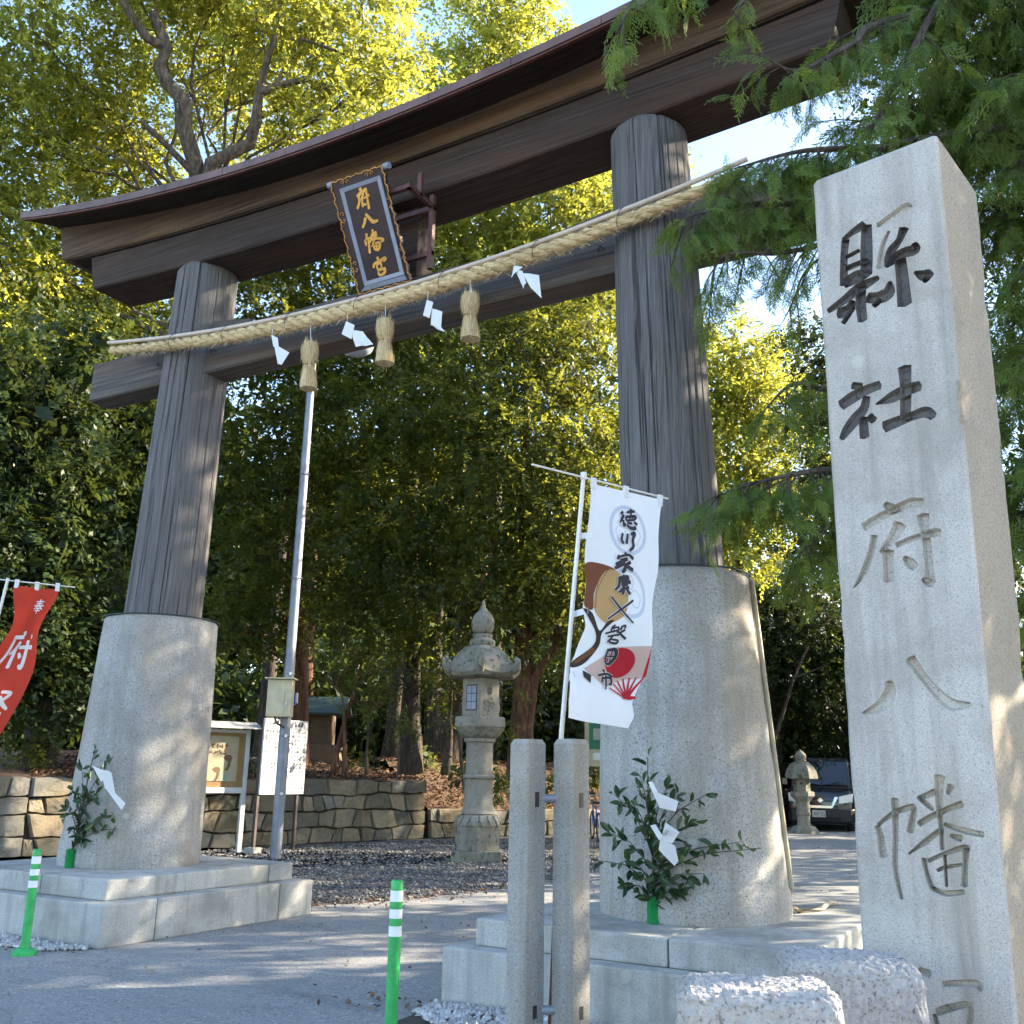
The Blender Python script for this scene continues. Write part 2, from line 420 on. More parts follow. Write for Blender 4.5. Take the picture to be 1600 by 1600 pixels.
class MB:
    """Collects world-space geometry and links it as one mesh object."""
    def __init__(s):
        s.v = []; s.f = []
    def poly(s, pts):
        i = len(s.v); s.v += [tuple(p) for p in pts]; s.f.append(tuple(range(i, i + len(pts))))
        return s
    def box(s, c, size, ax=None):
        ax = ax or ((1, 0, 0), (0, 1, 0), (0, 0, 1))
        c = Vector(c); X, Y, Z = [Vector(a) * (d / 2) for a, d in zip(ax, size)]
        i = len(s.v)
        for a in (-1, 1):
            for b in (-1, 1):
                for d in (-1, 1):
                    s.v.append(tuple(c + X * a + Y * b + Z * d))
        for q in ((0, 1, 3, 2), (4, 6, 7, 5), (0, 4, 5, 1), (2, 3, 7, 6), (0, 2, 6, 4), (1, 5, 7, 3)):
            s.f.append(tuple(i + k for k in q))
        return s
    def loft(s, rings, cap=True, closed=True):
        i0 = len(s.v); n = len(rings[0])
        for r in rings: s.v += [tuple(p) for p in r]
        for k in range(len(rings) - 1):
            for j in range(n if closed else n - 1):
                a = i0 + k * n + j; b = i0 + k * n + (j + 1) % n
                s.f.append((a, b, b + n, a + n))
        if cap:
            s.f.append(tuple(i0 + j for j in reversed(range(n))))
            s.f.append(tuple(i0 + (len(rings) - 1) * n + j for j in range(n)))
        return s
    def tube(s, pts, rad, n=8, cap=True):
        pts = [Vector(p) for p in pts]
        if not isinstance(rad, (list, tuple)): rad = [rad] * len(pts)
        rings = []; up = None
        for k, p in enumerate(pts):
            t = (pts[min(k + 1, len(pts) - 1)] - pts[max(k - 1, 0)])
            if t.length < 1e-9: t = Vector((0, 0, 1))
            t.normalize()
            if up is None:
                up = Vector((0, 0, 1)) if abs(t.z) < 0.9 else Vector((1, 0, 0))
            a = t.cross(up)
            if a.length < 1e-6: a = t.cross(Vector((0, 1, 0)))
            a.normalize(); b = a.cross(t); up = b
            rings.append([p + a * (rad[k] * math.cos(2 * math.pi * j / n)) + b * (rad[k] * math.sin(2 * math.pi * j / n)) for j in range(n)])
        return s.loft(rings, cap)
    def lathe(s, c, prof, n=24, rot=0.0, sq=None):
        """prof: (radius, z) list; n sides."""
        c = Vector(c)
        return s.loft([[c + Vector((r * math.cos(rot + 2 * math.pi * j / n), r * math.sin(rot + 2 * math.pi * j / n), z)) for j in range(n)] for r, z in prof])
    def build(s, name, mat, parent=None, smooth=False, bevel=0.0, seg=2, fixn=True):
        off = root_loc(parent) if parent is not None else Vector((0, 0, 0))
        me = bpy.data.meshes.new(name)
        me.from_pydata([(x - off.x, y - off.y, z - off.z) for x, y, z in s.v], [], s.f)
        if fixn or bevel > 0:
            bm = bmesh.new(); bm.from_mesh(me)
            bmesh.ops.recalc_face_normals(bm, faces=bm.faces)
            if bevel > 0:
                ed = [e for e in bm.edges if len(e.link_faces) == 2 and e.calc_face_angle(0) > 0.5]
                bmesh.ops.bevel(bm, geom=ed, offset=bevel, segments=seg, affect='EDGES', profile=0.6, clamp_overlap=True)
            bm.to_mesh(me); bm.free()
        me.update()
        o = link_mesh(name, me, mat, parent, smooth)
        if smooth and bevel == 0:
            try:
                me.set_sharp_from_angle(angle=R(40))
            except Exception:
                pass
        return o

def np_mesh(name, verts, quads, mat, parent=None, tint=None, smooth=False):
    """verts (N,3) world, quads (K,m) -> one mesh object with per-face float 'tint'."""
    off = np.array(root_loc(parent)) if parent is not None else np.zeros(3)
    verts = (np.asarray(verts, dtype=np.float32) - off.astype(np.float32))
    quads = np.asarray(quads, dtype=np.int32)
    m = quads.shape[1]
    me = bpy.data.meshes.new(name)
    me.vertices.add(len(verts)); me.vertices.foreach_set('co', verts.ravel())
    me.loops.add(quads.size); me.loops.foreach_set('vertex_index', quads.ravel())
    me.polygons.add(len(quads))
    me.polygons.foreach_set('loop_start', np.arange(0, quads.size, m, dtype=np.int32))
    if tint is not None:
        at = me.attributes.new('tint', 'FLOAT', 'FACE')
        at.data.foreach_set('value', np.asarray(tint, dtype=np.float32))
    me.update(calc_edges=True)
    return link_mesh(name, me, mat, parent, smooth)

def unit(v):
    return v / np.maximum(np.linalg.norm(v, axis=-1, keepdims=True), 1e-9)

def leaf_quads(c, d, nrm, length, width, fold=0.15):
    """arrays: centre, direction, normal -> folded diamond leaves."""
    d = unit(d); s = unit(np.cross(nrm, d)); n = np.cross(d, s)
    L = length[:, None]; W = width[:, None]
    v = np.empty((len(c), 4, 3))
    v[:, 0] = c - d * L * 0.5
    v[:, 1] = c + s * W * 0.5 - d * L * 0.05 + n * W * fold
    v[:, 2] = c + d * L * 0.5
    v[:, 3] = c - s * W * 0.5 - d * L * 0.05 + n * W * fold
    q = np.arange(len(c) * 4).reshape(-1, 4)
    return v.reshape(-1, 3), q

def octa_scatter(name, pts, size, mat, parent, rng, flat=0.6, kind='stuff'):
    n = len(pts)
    base = np.array([[1, 0, 0], [0, 1, 0], [-1, 0, 0], [0, -1, 0], [0, 0, 1], [0, 0, -1]], float)
    tri = np.array([[0, 1, 4], [1, 2, 4], [2, 3, 4], [3, 0, 4], [1, 0, 5], [2, 1, 5], [3, 2, 5], [0, 3, 5]])
    sc = size * np.exp(rng.normal(0, 0.35, (n, 1, 3))) * np.array([1, 1, flat])
    v = base[None] * sc * rng.uniform(0.75, 1.25, (n, 6, 1))
    a = rng.uniform(0, 6.28, n); ca, sa = np.cos(a), np.sin(a)
    x = v[:, :, 0] * ca[:, None] - v[:, :, 1] * sa[:, None]; y = v[:, :, 0] * sa[:, None] + v[:, :, 1] * ca[:, None]
    v = np.stack([x, y, v[:, :, 2]], -1) + pts[:, None, :]
    f = (tri[None] + (np.arange(n) * 6)[:, None, None]).reshape(-1, 3)
    o = np_mesh(name, v.reshape(-1, 3), f, mat, parent, np.repeat(rng.uniform(0, 1, n), 8))
    if kind: o['kind'] = kind
    return o

# brush strokes -> flat ribbons
def _dense(st, n=5):
    pts = [np.array(p, float) for p in st]
    if len(pts) == 2:
        return [pts[0] + (pts[1] - pts[0]) * t for t in np.linspace(0, 1, 3)]
    out = []
    for i in range(len(pts) - 1):
        p0 = pts[max(i - 1, 0)]; p1 = pts[i]; p2 = pts[i + 1]; p3 = pts[min(i + 2, len(pts) - 1)]
        for t in np.linspace(0, 1, n, endpoint=False):
            out.append(0.5 * ((2 * p1) + (-p0 + p2) * t + (2 * p0 - 5 * p1 + 4 * p2 - p3) * t * t + (-p0 + 3 * p1 - 3 * p2 + p3) * t ** 3))
    out.append(pts[-1])
    return out

def stroke_outline(st, grow=1.0):
    """polyline of (a, b, width) -> closed 2D outline with rounded ends."""
    d = _dense(st)
    L, Rr = [], []
    for i, p in enumerate(d):
        t = d[min(i + 1, len(d) - 1)][:2] - d[max(i - 1, 0)][:2]
        t = t / (np.linalg.norm(t) + 1e-9); nn = np.array([-t[1], t[0]])
        w = max(p[2], 0.001) * 0.5 * grow
        L.append(p[:2] + nn * w); Rr.append(p[:2] - nn * w)
        if i == 0:
            st0 = p[:2] - t * w * 0.25
        if i == len(d) - 1:
            st1 = p[:2] + t * w * 0.35
    return [st0] + L + [st1] + Rr[::-1], L, Rr, st0, st1

def stroke_faces(mb, st, to3, grow=1.0):
    """ribbon faces, mapped into space by to3(a, b)."""
    _, L, Rr, s0, s1 = stroke_outline(st, grow)
    i = len(mb.v)
    mb.v.append(tuple(to3(*s0)))
    for a, b in zip(L, Rr):
        mb.v.append(tuple(to3(*a))); mb.v.append(tuple(to3(*b)))
    mb.v.append(tuple(to3(*s1)))
    n = len(L)
    mb.f.append((i, i + 2, i + 1))
    for k in range(n - 1):
        a = i + 1 + 2 * k
        mb.f.append((a, a + 1, a + 3, a + 2))
    e = i + 1 + 2 * n
    mb.f.append((e, e - 2, e - 1))

def stroke_solid(mb, st, front, back, grow=1.0):
    out = stroke_outline(st, grow)[0]
    mb.loft([[front(*p) for p in out], [back(*p) for p in out]])

# ------------------------------------------------------------------ ground, road, gravel, terrace
def sheet(name, pts, z, mat, kind='structure'):
    o = MB().poly([(x, y, z) for x, y in pts]).build(name, mat, fixn=False)
    o['kind'] = kind
    return o

def grid_sheet(name, x0, x1, y0, y1, nx, ny, zf, mat):
    xs = np.linspace(x0, x1, nx); ys = np.linspace(y0, y1, ny)
    X, Y = np.meshgrid(xs, ys)
    V = np.stack([X, Y, zf(X, Y)], -1).reshape(-1, 3)
    q = [(j * nx + i, j * nx + i + 1, (j + 1) * nx + i + 1, (j + 1) * nx + i) for j in range(ny - 1) for i in range(nx - 1)]
    o = np_mesh(name, V, q, mat, smooth=True)
    o['kind'] = 'structure'
    return o

sheet('ground', [(-300, -300), (300, -300), (300, 300), (-300, 300)], -0.03, M['soil'])
road_pts = [(-40, -40), (40, -40), (40, 5.0), (3.0, 8.6), (1.2, 14), (0.8, 60), (-8.8, 60), (-8.6, 30), (-7.6, 18), (-7.05, 12.6), (-7.35, 10.6), (-7.9, 9.2), (-20, 8.5), (-40, 6)]
sheet('asphalt_road', road_pts, 0.0, M['asphalt'])
gravel_pts = [(-7.9, 9.2), (-7.35, 10.6), (-7.05, 12.6), (-7.6, 18), (-8.6, 30), (-9.6, 30), (-11.9, 23.6), (-13.6, 19.9), (-15.6, 11.0), (-17.4, 3.0), (-30, 3), (-30, 7.3), (-12, 8.9)]
sheet('gravel_yard', gravel_pts, 0.004, M['gravel'])
sheet('planting_bed', [(-3.9, 5.35), (-1.6, 4.55), (1.6, 3.2), (3.2, 4.0), (3.0, 8.6), (-1.2, 6.05), (-3.95, 6.05)], 0.008, M['soil'])

def in_poly(P, poly):
    x, y = P[:, 0], P[:, 1]; r = np.zeros(len(P), bool); n = len(poly)
    for i in range(n):
        x1, y1 = poly[i]; x2, y2 = poly[(i + 1) % n]
        c = ((y1 > y) != (y2 > y)) & (x < (x2 - x1) * (y - y1) / (y2 - y1 + 1e-12) + x1)
        r ^= c
    return r

rg = np.random.default_rng(3)
p = np.stack([rg.uniform(-16, -6.8, 22000), rg.uniform(8.6, 22, 22000), np.full(22000, 0.012)], -1)
near = [(-7.95, 9.15), (-7.3, 10.5), (-6.95, 12.6), (-7.4, 17), (-8.2, 21), (-12.6, 21), (-15.2, 11.4), (-13, 9.2)]
p = p[in_poly(p, near)]
octa_scatter('gravel_stones', p, 0.022, M['gravel_piece'], None, rg)
def pebble_patch(pts, n, name):
    x0 = min(q[0] for q in pts); x1 = max(q[0] for q in pts); y0 = min(q[1] for q in pts); y1 = max(q[1] for q in pts)
    P_ = np.stack([rg.uniform(x0, x1, n), rg.uniform(y0, y1, n), np.full(n, 0.015)], -1)
    octa_scatter(name, P_[in_poly(P_, pts)], 0.024, M['pebble'], None, rg, 0.7)
pebble_patch([(-3.95, 5.72), (-3.4, 5.35), (-2.4, 5.2), (-2.2, 6.05), (-3.98, 6.05)], 2600, 'white_pebbles')
pebble_patch([(-9.9, 5.55), (-7.75, 5.75), (-7.45, 6.05), (-9.9, 6.05)], 1500, 'white_pebbles')

# terrace behind the retaining wall
UPPER = [(-17.4, 3.0), (-15.6, 11.0), (-13.6, 19.8)]
LOWER = [(-13.55, 19.95), (-11.9, 23.5), (-9.6, 30.0), (-9.4, 48.0)]
def terr(pts, z0, slope, zmax, name, curve=1.0):
    V = []; nd = 26
    P_ = []
    for (a, b) in zip(pts[:-1], pts[1:]):
        for t in np.linspace(0, 1, 14, endpoint=False):
            P_.append((a[0] + (b[0] - a[0]) * t, a[1] + (b[1] - a[1]) * t))
    P_.append(pts[-1])
    ds = np.concatenate([np.linspace(-0.02, 4, 14), np.linspace(5, 45, nd - 14)])
    r2 = np.random.default_rng(11)
    for (x, y) in P_:
        for d in ds:
            z = min(zmax + 0.012 * d, z0 + slope * d) + (r2.normal(0, 0.03) if d > 0.2 else 0)
            V.append((x - 0.82 * d, y + 0.57 * d, z))
    q = [(j * nd + i, j * nd + i + 1, (j + 1) * nd + i + 1, (j + 1) * nd + i) for j in range(len(P_) - 1) for i in range(nd - 1)]
    o = np_mesh(name, V, q, M['litter_ground'], smooth=True)
    o['kind'] = 'structure'
    return np.array(V)
tv = terr(UPPER, 1.27, 0.075, 1.75, 'terrace_ground')
terr(LOWER, 0.62, 0.34, 1.7, 'leaf_bank_ground')

# dead leaves lying on the terrace and on the bank
def litter(n, poly3, size, name, seed):
    r2 = np.random.default_rng(seed)
    P_ = poly3(r2, n)
    d = r2.normal(0, 1, (n, 3)); d[:, 2] *= 0.35
    nn = r2.normal(0, 0.45, (n, 3)); nn[:, 2] = 1
    v, q = leaf_quads(P_, d, nn, r2.uniform(0.6, 1.3, n) * size, r2.uniform(0.4, 0.8, n) * size, 0.3)
    o = np_mesh(name, v, q, M['leaf_dead'], None, r2.uniform(0, 1, n))
    o['kind'] = 'stuff'
def lit_up(r2, n):
    t = r2.uniform(0, 1, n); d = r2.uniform(0, 1, n) ** 1.6 * 6
    a = np.array(UPPER[1]); b = np.array(UPPER[2])
    xy = a + (b - a) * t[:, None]
    return np.stack([xy[:, 0] - .82 * d, xy[:, 1] + .57 * d, np.minimum(1.75 + .012 * d, 1.27 + .075 * d) + .03 + r2.uniform(0, .05, n)], -1)
def lit_low(r2, n):
    t = r2.uniform(0, 1, n); d = r2.uniform(0, 1, n) ** 1.2 * 6
    a = np.array(LOWER[0]); b = np.array(LOWER[1]); c = np.array(LOWER[2])
    xy = np.where(t[:, None] < .5, a + (b - a) * t[:, None] * 2, b + (c - b) * (t[:, None] * 2 - 1))
    return np.stack([xy[:, 0] - .82 * d, xy[:, 1] + .57 * d, np.minimum(1.7 + .012 * d, .62 + .34 * d) + .03 + r2.uniform(0, .06, n)], -1)
litter(5000, lit_up, 0.09, 'fallen_leaves', 5)
litter(6000, lit_low, 0.09, 'fallen_leaves', 6)
def lit_road(r2, n):
    x = r2.uniform(-8.5, -0.5, n); y = r2.uniform(5.5, 28, n)
    return np.stack([x, y, np.full(n, .014)], -1)
litter(420, lit_road, 0.05, 'fallen_leaves', 8)
def lit_edge(r2, n):
    t = r2.uniform(0, 1, n)
    ex = np.interp(t, [0, .12, .3, .7, 1], [-7.9, -7.35, -7.05, -7.6, -8.6]); ey = np.interp(t, [0, .12, .3, .7, 1], [9.2, 10.6, 12.6, 18, 30])
    return np.stack([ex + r2.normal(.12, .22, n), ey + r2.normal(0, .1, n), np.full(n, .018)], -1)
litter(700, lit_edge, 0.055, 'fallen_leaves', 12)
def lit_plinth(r2, n):
    x = r2.uniform(-4.6, -1.2, n); y = 6.02 - np.abs(r2.normal(0, .16, n))
    return np.stack([x, y, np.full(n, .02)], -1)
litter(160, lit_plinth, 0.05, 'fallen_leaves', 13)

# retaining walls: every stone its own piece
def stone_wall(name, label, pts, rows, seed, zb=0.0, wlo=0.26, whi=0.74, proud=0.06):
    r2 = random.Random(seed)
    root = empty(name, (pts[0][0], pts[0][1], 0), label, 'wall')
    H_ = sum(rows)
    back = MB()
    for a, b in zip(pts[:-1], pts[1:]):
        A = Vector((a[0], a[1], 0)); B = Vector((b[0], b[1], 0)); t = (B - A).normalized(); n = Vector((t.y, -t.x, 0))
        L = (B - A).length
        back.box((A + B) / 2 - n * 0.2 + Vector((0, 0, H_ / 2 - 0.05)), (L, 0.3, H_ - 0.10), (t, n, (0, 0, 1)))
        # wavy, irregular courses: shared bed lines, slanted joints
        ph = [r2.uniform(0, 6.28) for _ in range(len(rows) + 1)]
        def bed(k, s_):
            if k == 0: return zb
            base_ = zb + sum(rows[:k])
            amp = .028 if k < len(rows) else .018
            return base_ + amp * math.sin(1.9 * s_ + ph[k]) + amp * .6 * math.sin(4.7 * s_ + 2 * ph[k]) + amp * .4 * math.sin(11 * s_ + ph[k])
        for ri, h in enumerate(rows):
            s = r2.uniform(-0.3, 0); sl0 = 0.0
            while s < L:
                w = r2.uniform(wlo, whi) * (1.25 if ri == len(rows) - 1 else 1)
                e = min(s + w, L); sl1 = r2.uniform(-.07, .07)
                if L - e < 0.3: e = L; sl1 = 0.0
                s0 = max(s, 0)
                if e - s0 > 0.1:
                    g = r2.uniform(.005, .014)
                    j = lambda k: r2.uniform(-k, k)
                    bl_ = s0 - sl0 + g if s > 0 else s0 + g; tl_ = s0 + sl0 + g if s > 0 else s0 + g
                    br_ = e - sl1 - g; tr_2 = e + sl1 - g
                    nb = 4
                    ring = [(bl_ + (br_ - bl_) * q / nb, bed(ri, bl_ + (br_ - bl_) * q / nb) + g + (j(.006) if 0 < q < nb else .012)) for q in range(nb + 1)]
                    ring += [(br_ + (tr_2 - br_) * .5 + abs(j(.010)) * -1, (bed(ri, br_) + bed(ri + 1, tr_2)) / 2)]
                    ring += [(tr_2 + (tl_ - tr_2) * q / nb, bed(ri + 1, tr_2 + (tl_ - tr_2) * q / nb) - g - (abs(j(.008)) if 0 < q < nb else .014)) for q in range(nb + 1)]
                    ring += [((bl_ + tl_) / 2 + abs(j(.010)), (bed(ri, bl_) + bed(ri + 1, tl_)) / 2)]
                    cx = sum(q[0] for q in ring) / len(ring); cz = sum(q[1] for q in ring) / len(ring)
                    o_ = proud * r2.uniform(0.3, 1.5); tx = j(.05); tz = j(.08)
                    def P3(q, d): return A + t * q[0] + n * d + Vector((0, 0, q[1]))
                    def sh(q, k): return (cx + (q[0] - cx) * k, cz + (q[1] - cz) * k)
                    def dq(q): return tx * (q[0] - cx) + tz * (q[1] - cz)
                    m = MB().loft([[P3(q, -0.12) for q in ring], [P3(q, o_ * .3 + dq(q) * .5) for q in ring], [P3(sh(q, .93), o_ + dq(q) + j(.012)) for q in ring], [P3(sh(q, .5), o_ + .003 + dq(q) * .5 + j(.008)) for q in ring]])
                    m.build('stone', r2.choice(M['wallstone']), root, smooth=False)
                s = e; sl0 = sl1
    back.build('backing', M['soil'], root)
    return root
stone_wall('retaining_wall', 'tall coursed stone retaining wall behind the notice boards', UPPER, [0.30, 0.36, 0.33, 0.31], 21)
stone_wall('retaining_wall', 'low mossy stone retaining wall left of the big stone lantern', LOWER[:3], [0.33, 0.32], 22)

# ------------------------------------------------------------------ the torii gate
XC, YC = -5.7104, 7.43
G = empty('torii_gate', (XC, YC, 0), 'huge weathered wooden torii gate with copper roof and stone footed columns', 'gate')

def block(name, x0, x1, y0, y1, z0, z1, mat, parent, bev=0.02):
    return MB().box(((x0 + x1) / 2, (y0 + y1) / 2, (z0 + z1) / 2), (x1 - x0, y1 - y0, z1 - z0)).build(name, mat, parent, bevel=bev)

def leanx(side, z):     # column axis, leaning inwards
    return XC + side * (3.06 - 0.265 * z / 7.3)

GAP = 0.004
for side in (-1, 1):
    cx = XC + side * 3.04
    a1, b1, a2, b2 = 1.315, 1.35, 1.150, 1.195
    h1, h2 = 0.353, 0.5285
    core = block('plinth_core', cx - a1 + .03, cx + a1 - .03, YC - b1 + .03, YC + b1 - .03, -0.02, h1 - 0.012, M['plinth'], G, 0)
    ys = [YC - b1, YC - b1 * .56, YC + b1 * .62, YC + b1]
    for k in range(3):
        block('stone_slab', cx - a1, cx + a1, ys[k] + GAP, ys[k + 1] - GAP, 0.0, h1, M['plinth'], core, 0.016)
    core2 = block('plinth_core', cx - a2 + .03, cx + a2 - .03, YC - b2 + .03, YC + b2 - .03, h1 + .002, h2 - 0.012, M['plinth'], G, 0)
    xs = [cx - a2, cx + a2 * .22, cx + a2]
    for k in range(2):
        block('stone_slab', xs[k] + GAP, xs[k + 1] - GAP, YC - b2, YC + b2 * .7 - GAP, h1 + .001, h2, M['plinth'], core2, 0.018)
    block('stone_slab', cx - a2, cx + a2, YC + b2 * .7 + GAP, YC + b2, h1 + .001, h2, M['plinth'], core2, 0.018)
    # stone collar, a truncated cone with a slightly uneven skin
    rs = np.random.default_rng(40 + side)
    n, rings = 64, []
    ph = rs.uniform(0, 6.28, 6)
    zs = [h2 + .001, h2 + .05] + list(np.linspace(h2 + .2, 2.9, 14)) + [3.0, 3.02, 3.02]
    for i, z in enumerate(zs):
        t = (z - h2) / (3.02 - h2)
        r = 0.70 - 0.115 * t
        if i == 0: r -= .01
        if i == len(zs) - 2: r -= .015
        if i == len(zs) - 1: r -= .12
        ring = []
        for j in range(n):
            th = 2 * math.pi * j / n
            w = .006 * math.sin(3 * th + ph[0] + z) + .004 * math.sin(7 * th + ph[1] + 2.3 * z) + rs.normal(0, .0018)
            ring.append((leanx(side, z) + (r + w) * math.cos(th), YC + (r + w) * math.sin(th), z))
        rings.append(ring)
    col = MB().loft(rings).build('stone_collar', M['collar'], G, smooth=True)
    # green copper wire round the top of the collar
    MB().tube([(leanx(side, 3.03) + .60 * math.cos(t), YC + .60 * math.sin(t), 3.028) for t in np.linspace(0, 2 * math.pi, 41)], .008, 6, False).build('wire', M['teal_roof'], col)
    # timber column with drying cracks
    n = 300
    cr = [(rs.uniform(0, 6.28), rs.uniform(.008, .015), rs.uniform(.010, .035), rs.uniform(-.02, .02), rs.uniform(0, 6.28), rs.uniform(2.8, 7.5), rs.uniform(.5, 2.6)) for _ in range(60)]
    rings = []
    for z in list(np.linspace(2.98, 7.13, 44)) + [7.16, 7.19, 7.20]:
        t = (z - 3.0) / 4.3
        r0 = 0.405 - 0.062 * t
        if z > 7.14: r0 -= (z - 7.14) * .8
        ring = []
        for j in range(n):
            th = 2 * math.pi * j / n
            d = 0.0
            for (a, w, dep, sl, p0, zc, zl) in cr:
                env = max(0.0, 1 - abs(z - zc) / zl)
                if env <= 0: continue
                q = (th - a - sl * (z - 5) - .012 * math.sin(2.2 * z + p0) + math.pi) % (2 * math.pi) - math.pi
                if abs(q) < w * 2.2: d += dep * min(1, env * 2) * math.exp(-(q / w) ** 2)
            r = r0 - d + .003 * math.sin(5 * th + z)
            ring.append((leanx(side, z) + r * math.cos(th), YC + r * math.sin(th), z))
        rings.append(ring)
    MB().loft(rings).build('column', M['wood_col'], G, smooth=False)

def beam(name, x0, x1, yf, yb, zb, zt, mat, parent, n=40, shear=0.0, yft=None, ybt=None, bev=0.018):
    """curved lintel: zb, zt are functions of dx; end faces may slope."""
    rings = []
    for x in np.linspace(x0, x1, n):
        dx = x - XC; a, b = zb(dx), zt(dx)
        k = shear * (dx / 5.0)
        f1 = yf if yft is None else yft; b1 = yb if ybt is None else ybt
        rings.append([(x, yf, a + bev), (x, yf + bev, a), (x, yb - bev, a), (x, yb, a + bev), (x + k * (b - a), b1, b), (x + k * (b - a), f1, b)])
    return MB().loft(rings).build(name, mat, parent)

# shimaki (lower lintel) in two stacked timbers, kasagi (upper lintel), nuki (tie beam)
sb = lambda d: 7.10 + 0.0085 * d * d
st_ = lambda d: 7.525 + 0.0098 * d * d
beam('shimaki', XC - 4.52, XC + 4.52, 7.13, 7.73, sb, lambda d: st_(d) - .006, M['wood_beam'], G, shear=.25)
kb = lambda d: st_(d) + 0.012
kt = lambda d: 7.755 + 0.0202 * d * d
beam('kasagi', XC - 5.12, XC + 5.12, 7.06, 7.80, kb, kt, M['wood_kasagi'], G, shear=.25)
# long thin dark strip added as the shadow in the kasagi-shimaki gap
beam('shadow_gap', XC - 5.0, XC + 5.0, 7.10, 7.76, lambda d: st_(d) - .004, lambda d: st_(d) + .012, M['soffit'], G, shear=.2, bev=.002)
ze = lambda d: 7.755 + 0.0192 * d * d
rings = []
xs = np.linspace(XC - 5.38, XC + 5.38, 60)
for x in xs:
    d = x - XC; z = ze(d); s = .03 * (d / 5.38)
    rings.append([(x, 6.625, z - .10), (x, 6.62, z - .012), (x + s, 7.30, z + .30), (x + s, 7.56, z + .30), (x, 8.24, z - .012), (x, 8.235, z - .10), (x, 7.79, kt(d) + .004), (x, 7.07, kt(d) + .004)])
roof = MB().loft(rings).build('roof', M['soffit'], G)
# copper cladding: one panel per sheet along the eave, the slope and the ridge
edges_x = np.linspace(XC - 5.42, XC + 5.42, 13)
for k in range(12):
    xa, xb = edges_x[k] + .003, edges_x[k + 1] - .003
    m = MB(); rr = []
    for x in np.linspace(xa, xb, 6):
        d = x - XC; z = ze(d)
        rr.append([(x, 6.60, z - .088), (x, 6.60, z), (x, 7.29, z + .325), (x, 7.57, z + .325), (x, 8.26, z), (x, 8.26, z - .088), (x, 8.25, z - .088), (x, 8.25, z - .006), (x, 7.57, z + .318), (x, 7.29, z + .318), (x, 6.61, z - .006), (x, 6.61, z - .088)])
    m.loft(rr).build('copper_sheet', M['copper'], roof)
rr = []
for x in xs:
    d = x - XC; z = ze(d) - .112
    rr.append([(x, 6.612, z), (x, 6.612, z + .02), (x, 6.645, z + .02), (x, 6.645, z)])
MB().loft(rr).build('drip_edge', M['copper_dark'], roof)
rr = []
for x in np.linspace(XC - 5.3, XC + 5.3, 50):
    d = x - XC; z = ze(d) + .30 + max(0, abs(d) - 4.4) ** 2 * .10
    rr.append([(x, 7.33, z), (x, 7.34, z + .16), (x, 7.52, z + .16), (x, 7.53, z)])
MB().loft(rr).build('ridge', M['copper'], roof)

beam('nuki', XC - 4.48, XC + 4.48, 7.27, 7.60, lambda d: 5.80, lambda d: 6.28, M['wood_nuki'], G, n=8)
MB().box((XC, 7.425, 6.30), (8.3, .10, .035)).build('nuki_cap', M['wood_nuki'], G, bevel=.008)
for side in (-1, 1):
    for q in (-1, 1):
        cxx = leanx(side, 6.3)
        x0 = cxx + q * .36; x1 = cxx + q * .92
        MB().loft([[(x0, 7.29, 6.284), (x0, 7.58, 6.284), (x0, 7.58, 6.44), (x0, 7.29, 6.44)], [(x1, 7.29, 6.284), (x1, 7.58, 6.284), (x1, 7.58, 6.35), (x1, 7.29, 6.35)]]).build('wedge', M['wood_nuki'], G, bevel=.008)
        MB().tube([(cxx + q * .40, 7.26, 6.02), (cxx + q * .43, 7.22, 6.06), (cxx + q * .47, 7.262, 6.03)], .008, 6).build('iron_staple', M['dark_steel'], G)
# centre strut, and the steel frame that carries the plaque
MB().box((XC + .18, 7.43, 6.70), (.34, .28, .80)).build('centre_strut', M['wood_beam'], G, bevel=.012)
fr = MB()
for x in (XC - .12, XC + .58):
    fr.box((x, 7.20, 6.72), (.05, .05, .88))
fr.box((XC + .23, 7.20, 6.95), (.75, .045, .05)); fr.box((XC + .23, 7.20, 6.45), (.75, .045, .05))
for x in (XC - .12, XC + .58):
    fr.box((x, 6.98, 6.97), (.045, .42, .045))
    fr.box((x, 6.98, 7.09), (.045, .045, .26))
fr.box((XC + .23, 6.80, 6.97), (.75, .045, .045))
fr.build('steel_frame', M['rust_steel'], G)
# conduit clipped to the right collar
cpt = []
for z in (3.05, 2.98, 2.4, 1.8, 1.2, .75):
    r_ = .70 - .115 * (z - .5285) / 2.49 + .022 - (.06 if z > 3.03 else 0)
    cpt.append((leanx(1, z) + r_ * math.cos(R(9)), YC + r_ * math.sin(R(9)), z))
b_ = MB().tube(cpt + [(-2.200, 8.270, 0.550), (-2.019, 7.902, 0.545), (-1.915, 8.163, 0.545), (-1.927, 8.480, 0.560), (-1.896, 8.561, 0.550)], .019, 8)
b_.build('conduit', M['hose'], G, smooth=True)

